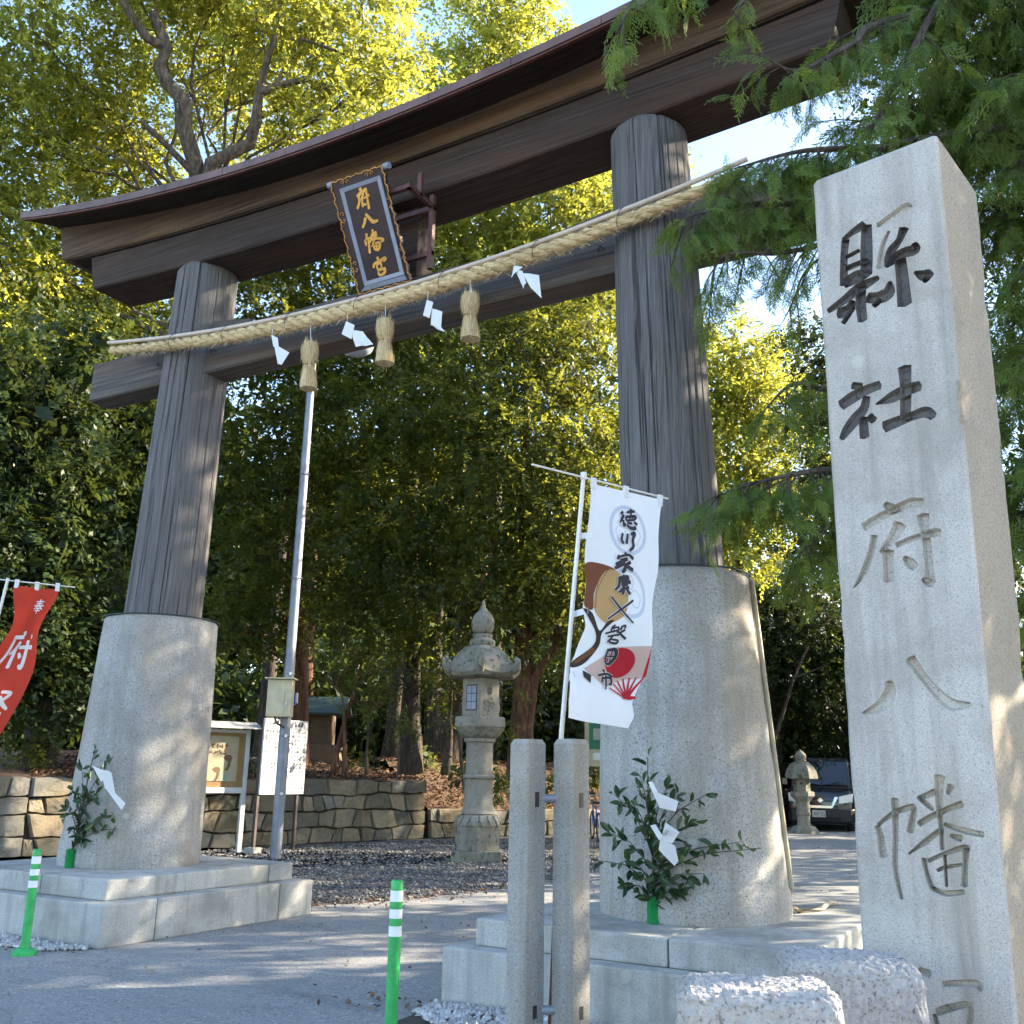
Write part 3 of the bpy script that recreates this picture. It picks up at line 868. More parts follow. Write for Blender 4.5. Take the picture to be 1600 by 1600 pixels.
# ------------------------------------------------------------------ name plaque
PO = Vector((-5.936, 7.13, 6.165)); PU = Vector((1, 0, 0)); PV = Vector((0, -0.49497, 0.86891)); PN = Vector((0, -0.86891, -0.49497))
def pq(a, b, n=0.0): return PO + PU * a + PV * b + PN * n
PL = empty('name_plaque', tuple(pq(.31, 0)), 'tilted dark plaque with gold characters hung from the gate', 'plaque')
PW, PH = .630, 1.107
def wavy(t, amp=.010, k=9, ph=0): return amp * math.sin(2 * math.pi * k * t + ph) + amp * .6 * math.sin(2 * math.pi * k * 2.3 * t + 1 + ph)
outl = []
for t in np.linspace(0, 1, 40, endpoint=False): outl.append((PW * t, wavy(t, .006, 6)))
for t in np.linspace(0, 1, 70, endpoint=False): outl.append((PW + wavy(t, .008, 9), PH * t))
for t in np.linspace(0, 1, 40, endpoint=False): outl.append((PW * (1 - t), PH + wavy(t, .006, 6, 2)))
for t in np.linspace(0, 1, 70, endpoint=False): outl.append((0 + wavy(t, .008, 9, 1), PH * (1 - t)))
MB().loft([[pq(a, b, -.035) for a, b in outl], [pq(a, b, 0) for a, b in outl]]).build('board', M['lacquer'], PL)
m = MB()
pts3 = [pq(a, b, .006) for a, b in outl]
m.tube(pts3 + [pts3[0]], .0075, 6, False)
def curl(cx_, cy_, s, fx, fy):
    return [pq(cx_ + fx * s * (1 - t * .8) * math.cos(5.2 * t), cy_ + fy * s * (1 - t * .8) * math.sin(5.2 * t), .007) for t in np.linspace(0, 1, 14)]
for yy in (.27, .76):
    for sgn in (-1, 1):
        m.tube(curl(.045, yy + sgn * .03, .026, -1, sgn), .005, 5)
        m.tube(curl(PW - .045, yy + sgn * .03, .026, 1, sgn), .005, 5)
for xx in (.17, .47):
    for sgn in (-1, 1):
        m.tube(curl(xx + sgn * .026, .035, .022, sgn, -1), .005, 5)
        m.tube(curl(xx + sgn * .026, PH - .035, .022, sgn, 1), .005, 5)
m.build('gold_trim', M['gold_dull'], PL)
ou = [(.094, .066), (.587, .072), (.589, 1.026), (.094, 1.026)]; inn = [(.134, .106), (.540, .110), (.543, .988), (.136, .985)]
m = MB()
for k in range(4):
    k2 = (k + 1) % 4
    m.loft([[pq(*ou[k], .002), pq(*ou[k], .02), pq(*inn[k], .012), pq(*inn[k], .002)], [pq(*ou[k2], .002), pq(*ou[k2], .02), pq(*inn[k2], .012), pq(*inn[k2], .002)]])
m.build('inner_frame', M['plaque_frame'], PL)
MB().loft([[pq(a, b, .001) for a, b in inn], [pq(a, b, .006) for a, b in inn]]).build('field', M['lacquer'], PL)
# sloping grey lip under the frame
MB().loft([[pq(.03, .02, .003), pq(.03, .02, .012), pq(.60, .02, .012), pq(.60, .02, .003)], [pq(.10, .064, .003), pq(.10, .064, .018), pq(.58, .064, .018), pq(.58, .064, .003)]]).build('bottom_lip', M['plaque_frame'], PL)
for a in (-.02, PW + .03):
    MB().tube([pq(a - .035, PH - .012, -.03), pq(a + .035, PH - .012, -.03)], .032, 16).build('roller_end', M['plaque_frame'], PL, smooth=True)
for a in (.12, PW - .02):
    MB().loft([[pq(a - .02, .03, -.04), pq(a + .02, .03, -.04), pq(a + .02, .03, -.02), pq(a - .02, .03, -.02)], [pq(a - .02, -.10, -.04), pq(a + .02, -.10, -.04), pq(a + .02, -.10, -.02), pq(a - .02, -.10, -.02)]]).build('foot', M['plaque_frame'], PL)
PLQ = {"fu":[[[0.325,0.976,0.038],[0.328,0.948,0.031]],[[0.271,0.907,0.032],[0.326,0.929,0.031],[0.398,0.947,0.034]],[[0.291,0.908,0.025],[0.28,0.849,0.025],[0.239,0.797,0.028]],[[0.356,0.925,0.025],[0.322,0.881,0.025],[0.291,0.858,0.016]],[[0.32,0.875,0.025],[0.307,0.798,0.025]],[[0.338,0.871,0.016],[0.41,0.886,0.028]],[[0.387,0.926,0.025],[0.382,0.847,0.025],[0.374,0.762,0.031]],[[0.343,0.823,0.031],[0.341,0.805,0.031]]],"hachi":[[[0.305,0.693,0.032],[0.279,0.649,0.028],[0.242,0.611,0.022]],[[0.316,0.727,0.025],[0.348,0.682,0.032],[0.381,0.636,0.038],[0.439,0.634,0.022]]],"man":[[[0.269,0.545,0.029],[0.259,0.503,0.019]],[[0.235,0.49,0.025],[0.235,0.439,0.025]],[[0.241,0.495,0.019],[0.313,0.496,0.019],[0.283,0.453,0.022]],[[0.276,0.493,0.019],[0.253,0.359,0.029]],[[0.352,0.568,0.022],[0.344,0.52,0.025],[0.366,0.465,0.022]],[[0.388,0.534,0.025],[0.328,0.518,0.019]],[[0.318,0.514,0.025],[0.386,0.504,0.025]],[[0.314,0.477,0.025],[0.377,0.475,0.025],[0.446,0.445,0.028],[0.419,0.433,0.019]],[[0.342,0.464,0.019],[0.294,0.413,0.013]],[[0.323,0.431,0.019],[0.323,0.38,0.022],[0.367,0.37,0.025],[0.4,0.425,0.025],[0.34,0.433,0.022]],[[0.364,0.434,0.016],[0.345,0.375,0.016]],[[0.324,0.409,0.016],[0.384,0.397,0.016]]],"gu":[[[0.322,0.302,0.032],[0.33,0.278,0.025]],[[0.254,0.212,0.026],[0.273,0.246,0.026],[0.348,0.261,0.029],[0.415,0.27,0.035],[0.383,0.246,0.022]],[[0.3,0.234,0.019],[0.295,0.19,0.019],[0.337,0.187,0.019],[0.348,0.235,0.022],[0.3,0.234,0.019]],[[0.298,0.177,0.022],[0.3,0.132,0.026],[0.361,0.137,0.029],[0.374,0.179,0.029],[0.296,0.171,0.022]]]}
for key in ('fu', 'hachi', 'man', 'gu'):
    m = MB()
    for i, s in enumerate(PLQ[key]):
        h = .012 + .0004 * i
        stroke_solid(m, s, lambda a, b: pq(a, b, .004), lambda a, b, h=h: pq(a, b, h))
    m.build('character', M['gold'], PL)

# ------------------------------------------------------------------ straw rope, pole, tassels, paper streamers
def rope_z(dx): return 5.955 + 0.0212 * dx * dx
SR = empty('straw_rope', (XC, 6.98, 5.9), 'thick twisted straw rope on a pale pole slung across both columns', 'rope')
xs = np.linspace(-3.80, 3.80, 260)
for k in range(3):
    pts, rad = [], []
    for x in xs:
        u_ = x / 3.8; r = .040 - .016 * abs(u_) ** 1.5
        a = x * 15 + k * 2.094
        pts.append((XC + x, 6.985 + r * .95 * math.cos(a), rope_z(x) - .035 + r * .95 * math.sin(a)))
        rad.append(r * 1.02)
    MB().tube(pts, rad, 9).build('strand', M['straw_rope'], SR, smooth=True)
r3 = np.random.default_rng(9)
n = 3400
x = r3.uniform(-3.75, 3.75, n); a = r3.uniform(0, 6.28, n); rr_ = .070 - .026 * np.abs(x / 3.8) ** 1.5
c = np.stack([XC + x, 6.985 + rr_ * np.cos(a), rope_z(x) - .035 + rr_ * np.sin(a)], -1)
d = np.stack([np.sign(r3.normal(0, 1, n)) * r3.uniform(.5, 1.2, n), np.cos(a) * r3.uniform(.1, .8, n), np.sin(a) * r3.uniform(.1, .8, n) - .25], -1)
v, q = leaf_quads(c + unit(d) * .02, d, r3.normal(0, 1, (n, 3)), r3.uniform(.05, .15, n), np.full(n, .005), 0.2)
fz = np_mesh('loose_straw', v, q, M['straw'], SR, r3.uniform(0, 1, n)); fz['kind'] = 'stuff'
MB().tube([(XC + t, 6.955, rope_z(t) + .052) for t in np.linspace(-3.83, 3.83, 40)], .022, 10).build('pole', M['bamboo'], SR, smooth=True)
for t in (-2.72, -1.9, -1.0, -.1, .9, 1.9, 2.72):
    MB().tube([(XC + t + .03 * math.sin(a), 6.975 + .075 * math.cos(a), rope_z(t) - .005 + .085 * math.sin(a)) for a in np.linspace(0, 6.28, 17)], .0035, 5, False).build('tie_wire', M['dark_steel'], SR)

def tassel(x, ztop, zbot, label, seed):
    r4 = np.random.default_rng(seed); rr4 = random.Random(seed)
    T = empty('straw_tassel', (x, 6.97, ztop), label, 'tassel', 'straw tassels hanging from the rope')
    L = ztop - zbot
    prof = [(.02, 0), (.055, -.02 * L), (.082, -.10 * L), (.088, -.24 * L), (.075, -.38 * L), (.055, -.47 * L), (.057, -.53 * L), (.072, -.68 * L), (.085, -.85 * L), (.088, -.97 * L), (.05, -.96 * L)]
    rings = []
    for r, z in prof:
        rings.append([(x + (r + r4.normal(0, .003)) * math.cos(2 * math.pi * j / 26) + .02 * (-z / L) ** 2, 6.97 + (r + r4.normal(0, .003)) * math.sin(2 * math.pi * j / 26), ztop + z) for j in range(26)])
    MB().loft(rings).build('body', M['straw_tassel'], T, smooth=True)
    n = 420
    t = r4.uniform(.02, .95, n); a = r4.uniform(0, 6.28, n)
    pr = np.interp(t, [-p_[1] / L for p_ in prof[:-1]], [p_[0] for p_ in prof[:-1]]) + .004
    c = np.stack([x + pr * np.cos(a) + .02 * t * t, 6.97 + pr * np.sin(a), ztop - t * L], -1)
    d = np.stack([np.cos(a) * r4.uniform(-.15, .25, n), np.sin(a) * r4.uniform(-.15, .25, n), -np.ones(n)], -1)
    v, q = leaf_quads(c, d, np.stack([np.cos(a), np.sin(a), 0 * a], -1), r4.uniform(.06, .17, n), np.full(n, .006), .1)
    o = np_mesh('stalks', v, q, M['straw'], T, r4.uniform(0, 1, n)); o['kind'] = 'stuff'
    MB().tube([(x + .057 * math.cos(a), 6.97 + .057 * math.sin(a), ztop - .5 * L) for a in np.linspace(0, 6.28, 21)], .007, 6, False).build('binding', M['straw_dark'], T)
    MB().tube([(x, 6.95, ztop + .22), (x + .004, 6.955, ztop + .1), (x, 6.97, ztop - .01)], .004, 5).build('string', M['string'], T)
M['straw_tassel'] = wood('tassel_straw', (0.40, 0.29, 0.14), (0.66, 0.51, 0.29), 'Z', 110)
M['straw_dark'] = plain('straw_binding', (0.20, 0.13, 0.05), 0.9)
tassel(-6.40, 5.68, 5.15, 'straw tassel nearest the left column, in front of the lamp pole', 51)
tassel(-5.465, 5.725, 5.24, 'straw tassel in the middle of the rope, right of the lamp dish', 52)
tassel(-4.50, 5.77, 5.285, 'straw tassel nearest the right column', 53)

def streamer(name, label, pts, parent_group, w=.10):
    """zigzag folded paper: list of quads given by four corners each."""
    S_ = empty(name, pts[0][0], label, 'paper streamer', parent_group)
    for quad in pts:
        a, b, c_, d_ = [Vector(q) for q in quad]
        mid1 = (a + b) / 2 + Vector((0, -.012, 0)); mid2 = (c_ + d_) / 2 + Vector((0, -.010, 0))
        nn = (b - a).cross(d_ - a).normalized() * .0012
        m = MB()
        for s in (1, -1):
            m.poly([p_ + nn * s for p_ in (a, mid1, mid2, d_)]); m.poly([p_ + nn * s for p_ in (mid1, b, c_, mid2)])
        m.build('fold', M['paper'], S_, fixn=False)
    MB().tube([Vector(pts[0][0]) + Vector((.01, .0, .0)), Vector(pts[0][0]) + Vector((.012, .0, .09))], .003, 5).build('string', M['string'], S_)
GP = 'white paper streamers hanging from the rope'
def yq(*px): return [Vector(p_) for p_ in px]
streamer('paper_streamer', 'narrow white paper streamer left of the leftmost tassel', [yq((-6.909, 6.930, 5.847), (-6.795, 6.910, 5.779), (-6.753, 6.900, 5.624), (-6.858, 6.920, 5.703)), yq((-6.847, 6.915, 5.728), (-6.610, 6.900, 5.574), (-6.692, 6.890, 5.453), (-6.760, 6.905, 5.480))], GP)
streamer('paper_streamer', 'crumpled white paper streamer right of the leftmost tassel', [yq((-5.918, 6.930, 5.779), (-5.793, 6.910, 5.702), (-5.813, 6.900, 5.553), (-5.956, 6.920, 5.646)), yq((-5.849, 6.915, 5.662), (-5.676, 6.900, 5.604), (-5.618, 6.890, 5.441), (-5.756, 6.905, 5.462)), yq((-5.685, 6.900, 5.613), (-5.525, 6.880, 5.431), (-5.617, 6.870, 5.426), (-5.716, 6.890, 5.515))], GP)
streamer('paper_streamer', 'white paper streamer between the middle and the rightmost tassel', [yq((-4.957, 6.930, 5.782), (-4.869, 6.910, 5.732), (-4.897, 6.900, 5.572), (-4.986, 6.920, 5.626)), yq((-4.883, 6.915, 5.673), (-4.756, 6.900, 5.604), (-4.756, 6.890, 5.440), (-4.883, 6.905, 5.499)), yq((-4.880, 6.900, 5.509), (-4.761, 6.885, 5.451), (-4.691, 6.870, 5.373), (-4.791, 6.890, 5.428))], GP)
streamer('paper_streamer', 'white paper streamer right of the rightmost tassel', [yq((-4.019, 6.930, 5.895), (-3.915, 6.910, 5.852), (-3.967, 6.900, 5.817), (-4.037, 6.920, 5.781)), yq((-3.992, 6.920, 5.833), (-3.918, 6.905, 5.813), (-3.868, 6.890, 5.675), (-3.902, 6.905, 5.634)), yq((-3.917, 6.905, 5.788), (-3.741, 6.890, 5.718), (-3.702, 6.870, 5.478), (-3.823, 6.890, 5.620))], GP)

# ------------------------------------------------------------------ inscribed stone pillar
PA = Vector((-0.897, 4.465, 0)); PUx = Vector((0.98099, -0.19408, 0)); PWy = Vector((0.19408, 0.98099, 0))
def pf(u, z, d=0.0): return PA + PUx * u + PWy * d + Vector((0, 0, z))
SP = empty('stone_pillar', tuple(pf(.29, 0, .3)), 'tall pale granite pillar carved with large characters, two of them black', 'stone pillar')
def prow(z):
    t = z / 4.36; wR = .556 + .052 * t; wL = -.004 + .012 * t
    c = .014
    return [pf(wL + c, z, 0), pf(wR - c, z, 0), pf(wR, z, c), pf(wR - .004, z, .58), pf(wR - .05, z, .60), pf(wL + .02, z, .60), pf(wL, z, .57), pf(wL, z, c)]
rp_ = random.Random(91)
rings = []
for z in [i * 4.345 / 44 for i in range(45)]:
    pr = prow(z)
    chip = [rp_.uniform(-.0015, .0015) - (rp_.uniform(.004, .012) if rp_.random() < .12 else 0) for _ in range(8)]
    cc_ = sum(pr, Vector()) / 8
    # only the side arrises wander; the front face stays plane
    rings.append([p_ if i in (0, 1) else p_ + (cc_ - p_).normalized() * -chip[i] for i, p_ in enumerate(pr)])
top = prow(4.36); cen = sum(top, Vector()) / 8
rings.append([cen + (p_ - cen) * .975 + Vector((0, 0, .002)) for p_ in top])
shaft = MB().loft(rings).build('shaft', [M['pillar'], M['pillar_paint'], M['pillar_cut'], M['pillar_shade_side']], SP)
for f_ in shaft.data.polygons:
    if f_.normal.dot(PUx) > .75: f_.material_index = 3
PIL = {"ken":[[[0.152,3.985,0.034],[0.137,3.889,0.03],[0.128,3.758,0.034]],[[0.14,3.989,0.023],[0.189,4.014,0.03],[0.245,4.031,0.042]],[[0.256,4.023,0.041],[0.245,3.876,0.049],[0.237,3.771,0.045]],[[0.146,3.894,0.019],[0.213,3.908,0.019]],[[0.142,3.837,0.027],[0.246,3.847,0.022]],[[0.129,3.766,0.045],[0.195,3.777,0.056],[0.249,3.78,0.03]],[[0.042,3.648,0.023],[0.119,3.678,0.038],[0.206,3.72,0.045],[0.291,3.741,0.022]],[[0.207,3.724,0.041],[0.2,3.632,0.041],[0.203,3.55,0.037]],[[0.088,3.622,0.041],[0.138,3.623,0.052],[0.164,3.664,0.022]],[[0.111,3.565,0.022],[0.166,3.63,0.022]],[[0.232,3.658,0.041],[0.28,3.643,0.048],[0.328,3.652,0.055],[0.34,3.704,0.015]],[[0.258,3.606,0.022],[0.29,3.628,0.029]],[[0.425,3.947,0.04],[0.399,3.895,0.029],[0.359,3.852,0.04],[0.332,3.788,0.026]],[[0.461,3.856,0.022],[0.465,3.822,0.04],[0.415,3.824,0.044],[0.355,3.804,0.04],[0.328,3.785,0.022]],[[0.395,3.799,0.044],[0.397,3.701,0.047],[0.397,3.57,0.054]],[[0.452,3.715,0.011],[0.489,3.686,0.043],[0.513,3.682,0.036],[0.489,3.654,0.021]]],"sha":[[[0.131,3.248,0.029],[0.175,3.233,0.029]],[[0.072,3.164,0.044],[0.134,3.192,0.048],[0.199,3.211,0.04],[0.258,3.219,0.036]],[[0.193,3.178,0.029],[0.178,3.127,0.036],[0.138,3.086,0.047],[0.094,3.042,0.04],[0.065,3.002,0.022]],[[0.171,3.083,0.033],[0.17,3.014,0.036],[0.171,2.987,0.036]],[[0.197,3.084,0.032],[0.22,3.056,0.029]],[[0.372,3.278,0.05],[0.37,3.195,0.042],[0.361,3.084,0.04],[0.354,3.037,0.035]],[[0.233,3.133,0.007],[0.303,3.147,0.043],[0.368,3.165,0.046],[0.431,3.172,0.039]],[[0.26,3.017,0.046],[0.322,3.03,0.042],[0.385,3.041,0.035],[0.444,3.046,0.042],[0.475,3.017,0.031]]],"ken2":[[[0.307,4.003,0.026],[0.373,4.028,0.03],[0.441,4.052,0.033],[0.465,4.034,0.018]],[[0.356,3.956,0.015],[0.321,3.89,0.022],[0.302,3.786,0.033]]],"fu":[[[0.235,2.669,0.022],[0.261,2.645,0.038],[0.286,2.638,0.019]],[[0.135,2.576,0.035],[0.198,2.606,0.035],[0.279,2.635,0.034],[0.343,2.654,0.037],[0.397,2.648,0.034]],[[0.18,2.534,0.028],[0.163,2.472,0.025],[0.135,2.405,0.028],[0.099,2.345,0.019],[0.071,2.313,0.005]],[[0.296,2.569,0.053],[0.267,2.522,0.043],[0.229,2.479,0.031],[0.2,2.457,0.016]],[[0.234,2.459,0.044],[0.229,2.393,0.04],[0.227,2.324,0.04]],[[0.27,2.477,0.022],[0.329,2.494,0.025],[0.384,2.505,0.024],[0.435,2.51,0.033],[0.458,2.507,0.024]],[[0.392,2.595,0.049],[0.395,2.528,0.034],[0.399,2.434,0.033],[0.397,2.342,0.036],[0.396,2.299,0.039],[0.369,2.321,0.018]],[[0.299,2.422,0.018],[0.321,2.395,0.04],[0.343,2.37,0.033]]],"hachi":[[[0.193,1.902,0.028],[0.194,1.856,0.046],[0.153,1.803,0.046],[0.071,1.773,0.009]],[[0.288,1.993,0.041],[0.335,1.914,0.032],[0.382,1.85,0.036],[0.437,1.799,0.044],[0.509,1.797,0.017]]],"man":[[[0.18,1.428,0.029],[0.173,1.297,0.021],[0.162,1.162,0.021],[0.177,1.043,0.014]],[[0.099,1.318,0.022],[0.11,1.277,0.025],[0.115,1.199,0.032]],[[0.103,1.321,0.014],[0.168,1.369,0.018],[0.234,1.395,0.021],[0.254,1.389,0.021],[0.23,1.3,0.025]],[[0.279,1.431,0.021],[0.343,1.46,0.021]],[[0.366,1.521,0.039],[0.354,1.423,0.024],[0.354,1.313,0.017],[0.351,1.24,0.017]],[[0.272,1.437,0.011],[0.305,1.411,0.021],[0.33,1.389,0.014]],[[0.407,1.485,0.028],[0.39,1.451,0.014]],[[0.267,1.332,0.021],[0.329,1.368,0.021],[0.395,1.398,0.021],[0.443,1.416,0.024]],[[0.354,1.316,0.017],[0.293,1.27,0.021],[0.219,1.216,0.007]],[[0.366,1.337,0.014],[0.431,1.317,0.021],[0.511,1.304,0.02]],[[0.386,1.295,0.014],[0.428,1.284,0.027]],[[0.277,1.203,0.021],[0.285,1.144,0.017],[0.301,1.093,0.021]],[[0.293,1.194,0.014],[0.356,1.224,0.016],[0.431,1.252,0.02],[0.45,1.246,0.024]],[[0.441,1.249,0.024],[0.431,1.181,0.02],[0.421,1.11,0.024]],[[0.324,1.16,0.012],[0.358,1.175,0.014],[0.422,1.19,0.01]],[[0.359,1.221,0.012],[0.357,1.159,0.012],[0.355,1.104,0.012]],[[0.301,1.093,0.017],[0.35,1.078,0.021],[0.419,1.09,0.017]]],"gu":[[[0.221,0.789,0.019],[0.263,0.777,0.031]],[[0.178,0.714,0.025],[0.188,0.681,0.028]],[[0.308,0.749,0.018],[0.432,0.766,0.027],[0.441,0.746,0.018]],[[0.275,0.643,0.024],[0.33,0.669,0.03]],[[0.268,0.637,0.018],[0.275,0.582,0.021]],[[0.33,0.669,0.024],[0.401,0.685,0.024],[0.388,0.606,0.02]],[[0.275,0.582,0.018],[0.388,0.606,0.018]],[[0.247,0.533,0.022],[0.253,0.463,0.022]],[[0.253,0.534,0.022],[0.413,0.572,0.021],[0.4,0.495,0.021]],[[0.253,0.463,0.022],[0.4,0.495,0.021]]]}
def cutter(keys, depth, mi):
    m = MB()
    for k in keys:
        for i, s in enumerate(PIL[k]):
            dd = depth + .0007 * i
            out, L_, R_, s0, s1 = stroke_outline(s, 1.22 if mi == 1 else 1.15)
            ctr = [(L_[j] + R_[j]) / 2 for j in range(len(L_))]
            n_ = len(L_)
            # V-ish section: narrower floor than mouth
            floor = [s0 + (ctr[0] - s0) * .5] + [ctr[j] + (L_[j] - ctr[j]) * .55 for j in range(n_)] + [s1 + (ctr[-1] - s1) * .5] + [ctr[j] + (R_[j] - ctr[j]) * .55 for j in reversed(range(n_))]
            m.loft([[pf(p_[0], p_[1], -.01) for p_ in out], [pf(p_[0], p_[1], .0005) for p_ in out], [pf(p_[0], p_[1], dd) for p_ in floor]])
    o = m.build('cutter', [M['pillar'], M['pillar_paint'], M['pillar_cut'], M['pillar_shade_side']], SP)
    o.data.polygons.foreach_set('material_index', [mi] * len(o.data.polygons))
    return o
for keys, dep_, mi in ((('ken', 'sha'), .020, 1), (('ken2', 'fu', 'hachi', 'man', 'gu'), .024, 2)):
    cu = cutter(keys, dep_, mi)
    md = shaft.modifiers.new('cut', 'BOOLEAN'); md.operation = 'DIFFERENCE'; md.object = cu; md.solver = 'EXACT'; md.use_self = True
    bpy.context.view_layer.update()
    ev = shaft.evaluated_get(bpy.context.evaluated_depsgraph_get())
    me = bpy.data.meshes.new_from_object(ev)
    shaft.modifiers.clear()
    if len(me.polygons) > 40:
        shaft.data = me
    bpy.data.objects.remove(cu, do_unlink=True)

# ------------------------------------------------------------------ pair of slim stone posts
vdir = Vector((-0.475, 0.88, 0)).normalized()
def rotz(v, a): return Vector((v.x * math.cos(a) - v.y * math.sin(a), v.x * math.sin(a) + v.y * math.cos(a), 0))
pa1 = rotz(vdir, R(45)); pa2 = rotz(vdir, R(-45))
def stone_post(c, h, label, seed):
    T = empty('stone_post', (c[0], c[1], 0), label, 'post', 'slim stone posts in front of the right plinth')
    r4 = random.Random(seed)
    rings = []
    for z, s in ((-.02, 1.0), (h * .3, .99), (h * .7, .975), (h - .025, .965), (h, .80)):
        k = .0725 * s; b = .009
        P_ = []
        for sx, sy in ((-1, -1), (1, -1), (1, 1), (-1, 1)):
            e1 = (sx * k, sy * (k - b)); e2 = (sx * (k - b), sy * k)
            if sx * sy > 0: e1, e2 = e1, e2
            else: e1, e2 = e2, e1
            for e in (e1, e2):
                P_.append(Vector((c[0], c[1], z)) + pa1 * (e[0] + r4.uniform(-.0015, .0015)) + pa2 * (e[1] + r4.uniform(-.0015, .0015)))
        rings.append(P_)
    MB().loft(rings).build('shaft', M['post'], T)
    for z, hh in ((1.37, .075), (.36, .06)):
        MB().box(Vector((c[0], c[1], z)) - pa1 * .0705, (.006, .028, hh), (pa1, pa2, (0, 0, 1))).build('socket_shadow', M['car_black'], T)  # dark box set proud, coloured as the shade inside a slot
pcA = (-2.600, 4.735); pcB = (-2.402, 4.853)
stone_post(pcA, 1.675, 'left one of the two slim granite posts before the plinth', 61)
stone_post(pcB, 1.68, 'right one of the two slim granite posts, banner pole behind it', 62)
for z, lab in ((1.375, 'upper grey pipe joining the two slim granite posts'), (.36, 'lower grey pipe joining the two slim granite posts')):
    d_ = (Vector((pcB[0], pcB[1], 0)) - Vector((pcA[0], pcA[1], 0))).normalized()
    o = MB().tube([Vector((pcA[0], pcA[1], z)) + d_ * .066, Vector((pcB[0], pcB[1], z)) - d_ * .066], .022, 12).build('pipe_rail', M['galv'], smooth=True)
    tag(o, lab, 'pipe', 'pipes between the slim posts')
o = MB().tube([(-2.601, 5.095, 1.090), (-2.637, 5.125, 0.692), (-2.686, 5.163, 0.081)], .012, 8).build('iron_bar', M['rust_steel'], smooth=True)
tag(o, 'thin rusty red iron bar standing between the two slim posts', 'bar')
o = MB().tube([(-2.718, 5.015, 0.351), (-2.683, 4.998, 0.395), (-2.659, 5.025, 0.350), (-2.686, 5.020, 0.317), (-2.713, 5.007, 0.347)], .013, 6).build('green_tape', M['green_plastic'], smooth=True)
tag(o, 'scrap of green tape tied to the lower pipe', 'tape')

# ------------------------------------------------------------------ two rough granite bollards
def bollard(c, sx, sy, h, yaw, label, seed):
    r4 = np.random.default_rng(seed)
    T = empty('granite_bollard', (c[0], c[1], 0), label, 'bollard', 'rough granite bollards beside the stone pillar')
    bm = bmesh.new()
    bmesh.ops.create_cube(bm, size=1.0)
    for v in bm.verts: v.co = Vector((v.co.x * sx, v.co.y * sy, (v.co.z + .5) * h))
    bmesh.ops.bevel(bm, geom=[e for e in bm.edges if (e.verts[0].co.z > h * .5 or e.verts[1].co.z > h * .5)], offset=.042, segments=4, affect='EDGES', profile=.5)
    bmesh.ops.triangulate(bm, faces=bm.faces)
    for it in range(5):
        ed = [e for e in bm.edges if e.calc_length() > .016 and max(e.verts[0].co.z, e.verts[1].co.z) > h - .35]
        if not ed: break
        bmesh.ops.subdivide_edges(bm, edges=ed, cuts=1)
        bmesh.ops.triangulate(bm, faces=[f for f in bm.faces if len(f.verts) > 3])
    bm.normal_update()
    from mathutils import noise as NZ
    ca, sa = math.cos(yaw), math.sin(yaw)
    off = {}
    for v in bm.verts:
        q = v.co + Vector((seed * 3.1, 0, 0))
        d1 = NZ.voronoi(q * 58)[0][0]
        d = .016 * (0.5 - d1) + .006 * NZ.noise(q * 25) + .010 * NZ.noise(q * 6)
        off[v] = v.normal * d
    for v in bm.verts:
        w = v.co + off[v]
        v.co = Vector((w.x * ca - w.y * sa, w.x * sa + w.y * ca, w.z))
    me = bpy.data.meshes.new('block'); bm.to_mesh(me); bm.free()
    link_mesh('block', me, M['bollard'], T)
bollard((-0.985, 3.28), .47, .32, .885, R(22), 'rough granite bollard at the bottom edge, nearer of the two', 71)
bollard((-0.85, 3.95), .46, .34, .885, R(22), 'rough granite bollard right in front of the carved pillar, farther of the two', 72)

# ------------------------------------------------------------------ green lane posts
def lane_post(x, y, h, label):
    T = empty('lane_post', (x, y, 0), label, 'lane post', 'green plastic lane posts')
    MB().lathe((x, y, 0), [(.095, 0), (.095, .025), (.075, .045), (.042, .06), (.040, .08)], 24).build('base', M['green_plastic'], T, smooth=True)
    z = [.075, h * .70, h * .745, h * .79, h * .835, h * .88, h * .925, h]
    z = [.075, h - .30, h - .245, h - .205, h - .155, h - .115, h - .055, h]
    for k in range(7):
        w = k in (1, 3, 5)
        r = .0375 if w else .0360
        prof = [(r, z[k] + .0005), (r, z[k + 1] - .0005)]
        if k == 6: prof = [(r, z[k]), (r, h - .012), (r * .85, h), (.005, h)]
        MB().lathe((x, y, 0), prof, 24).build('reflective_band' if w else 'tube', M['reflective'] if w else M['green_plastic'], T, smooth=True)
lane_post(-3.559, 4.939, .892, 'green and white lane post nearest the viewer, left of the stone posts')
lane_post(-7.715, 5.593, .815, 'green and white lane post far left before the left plinth')

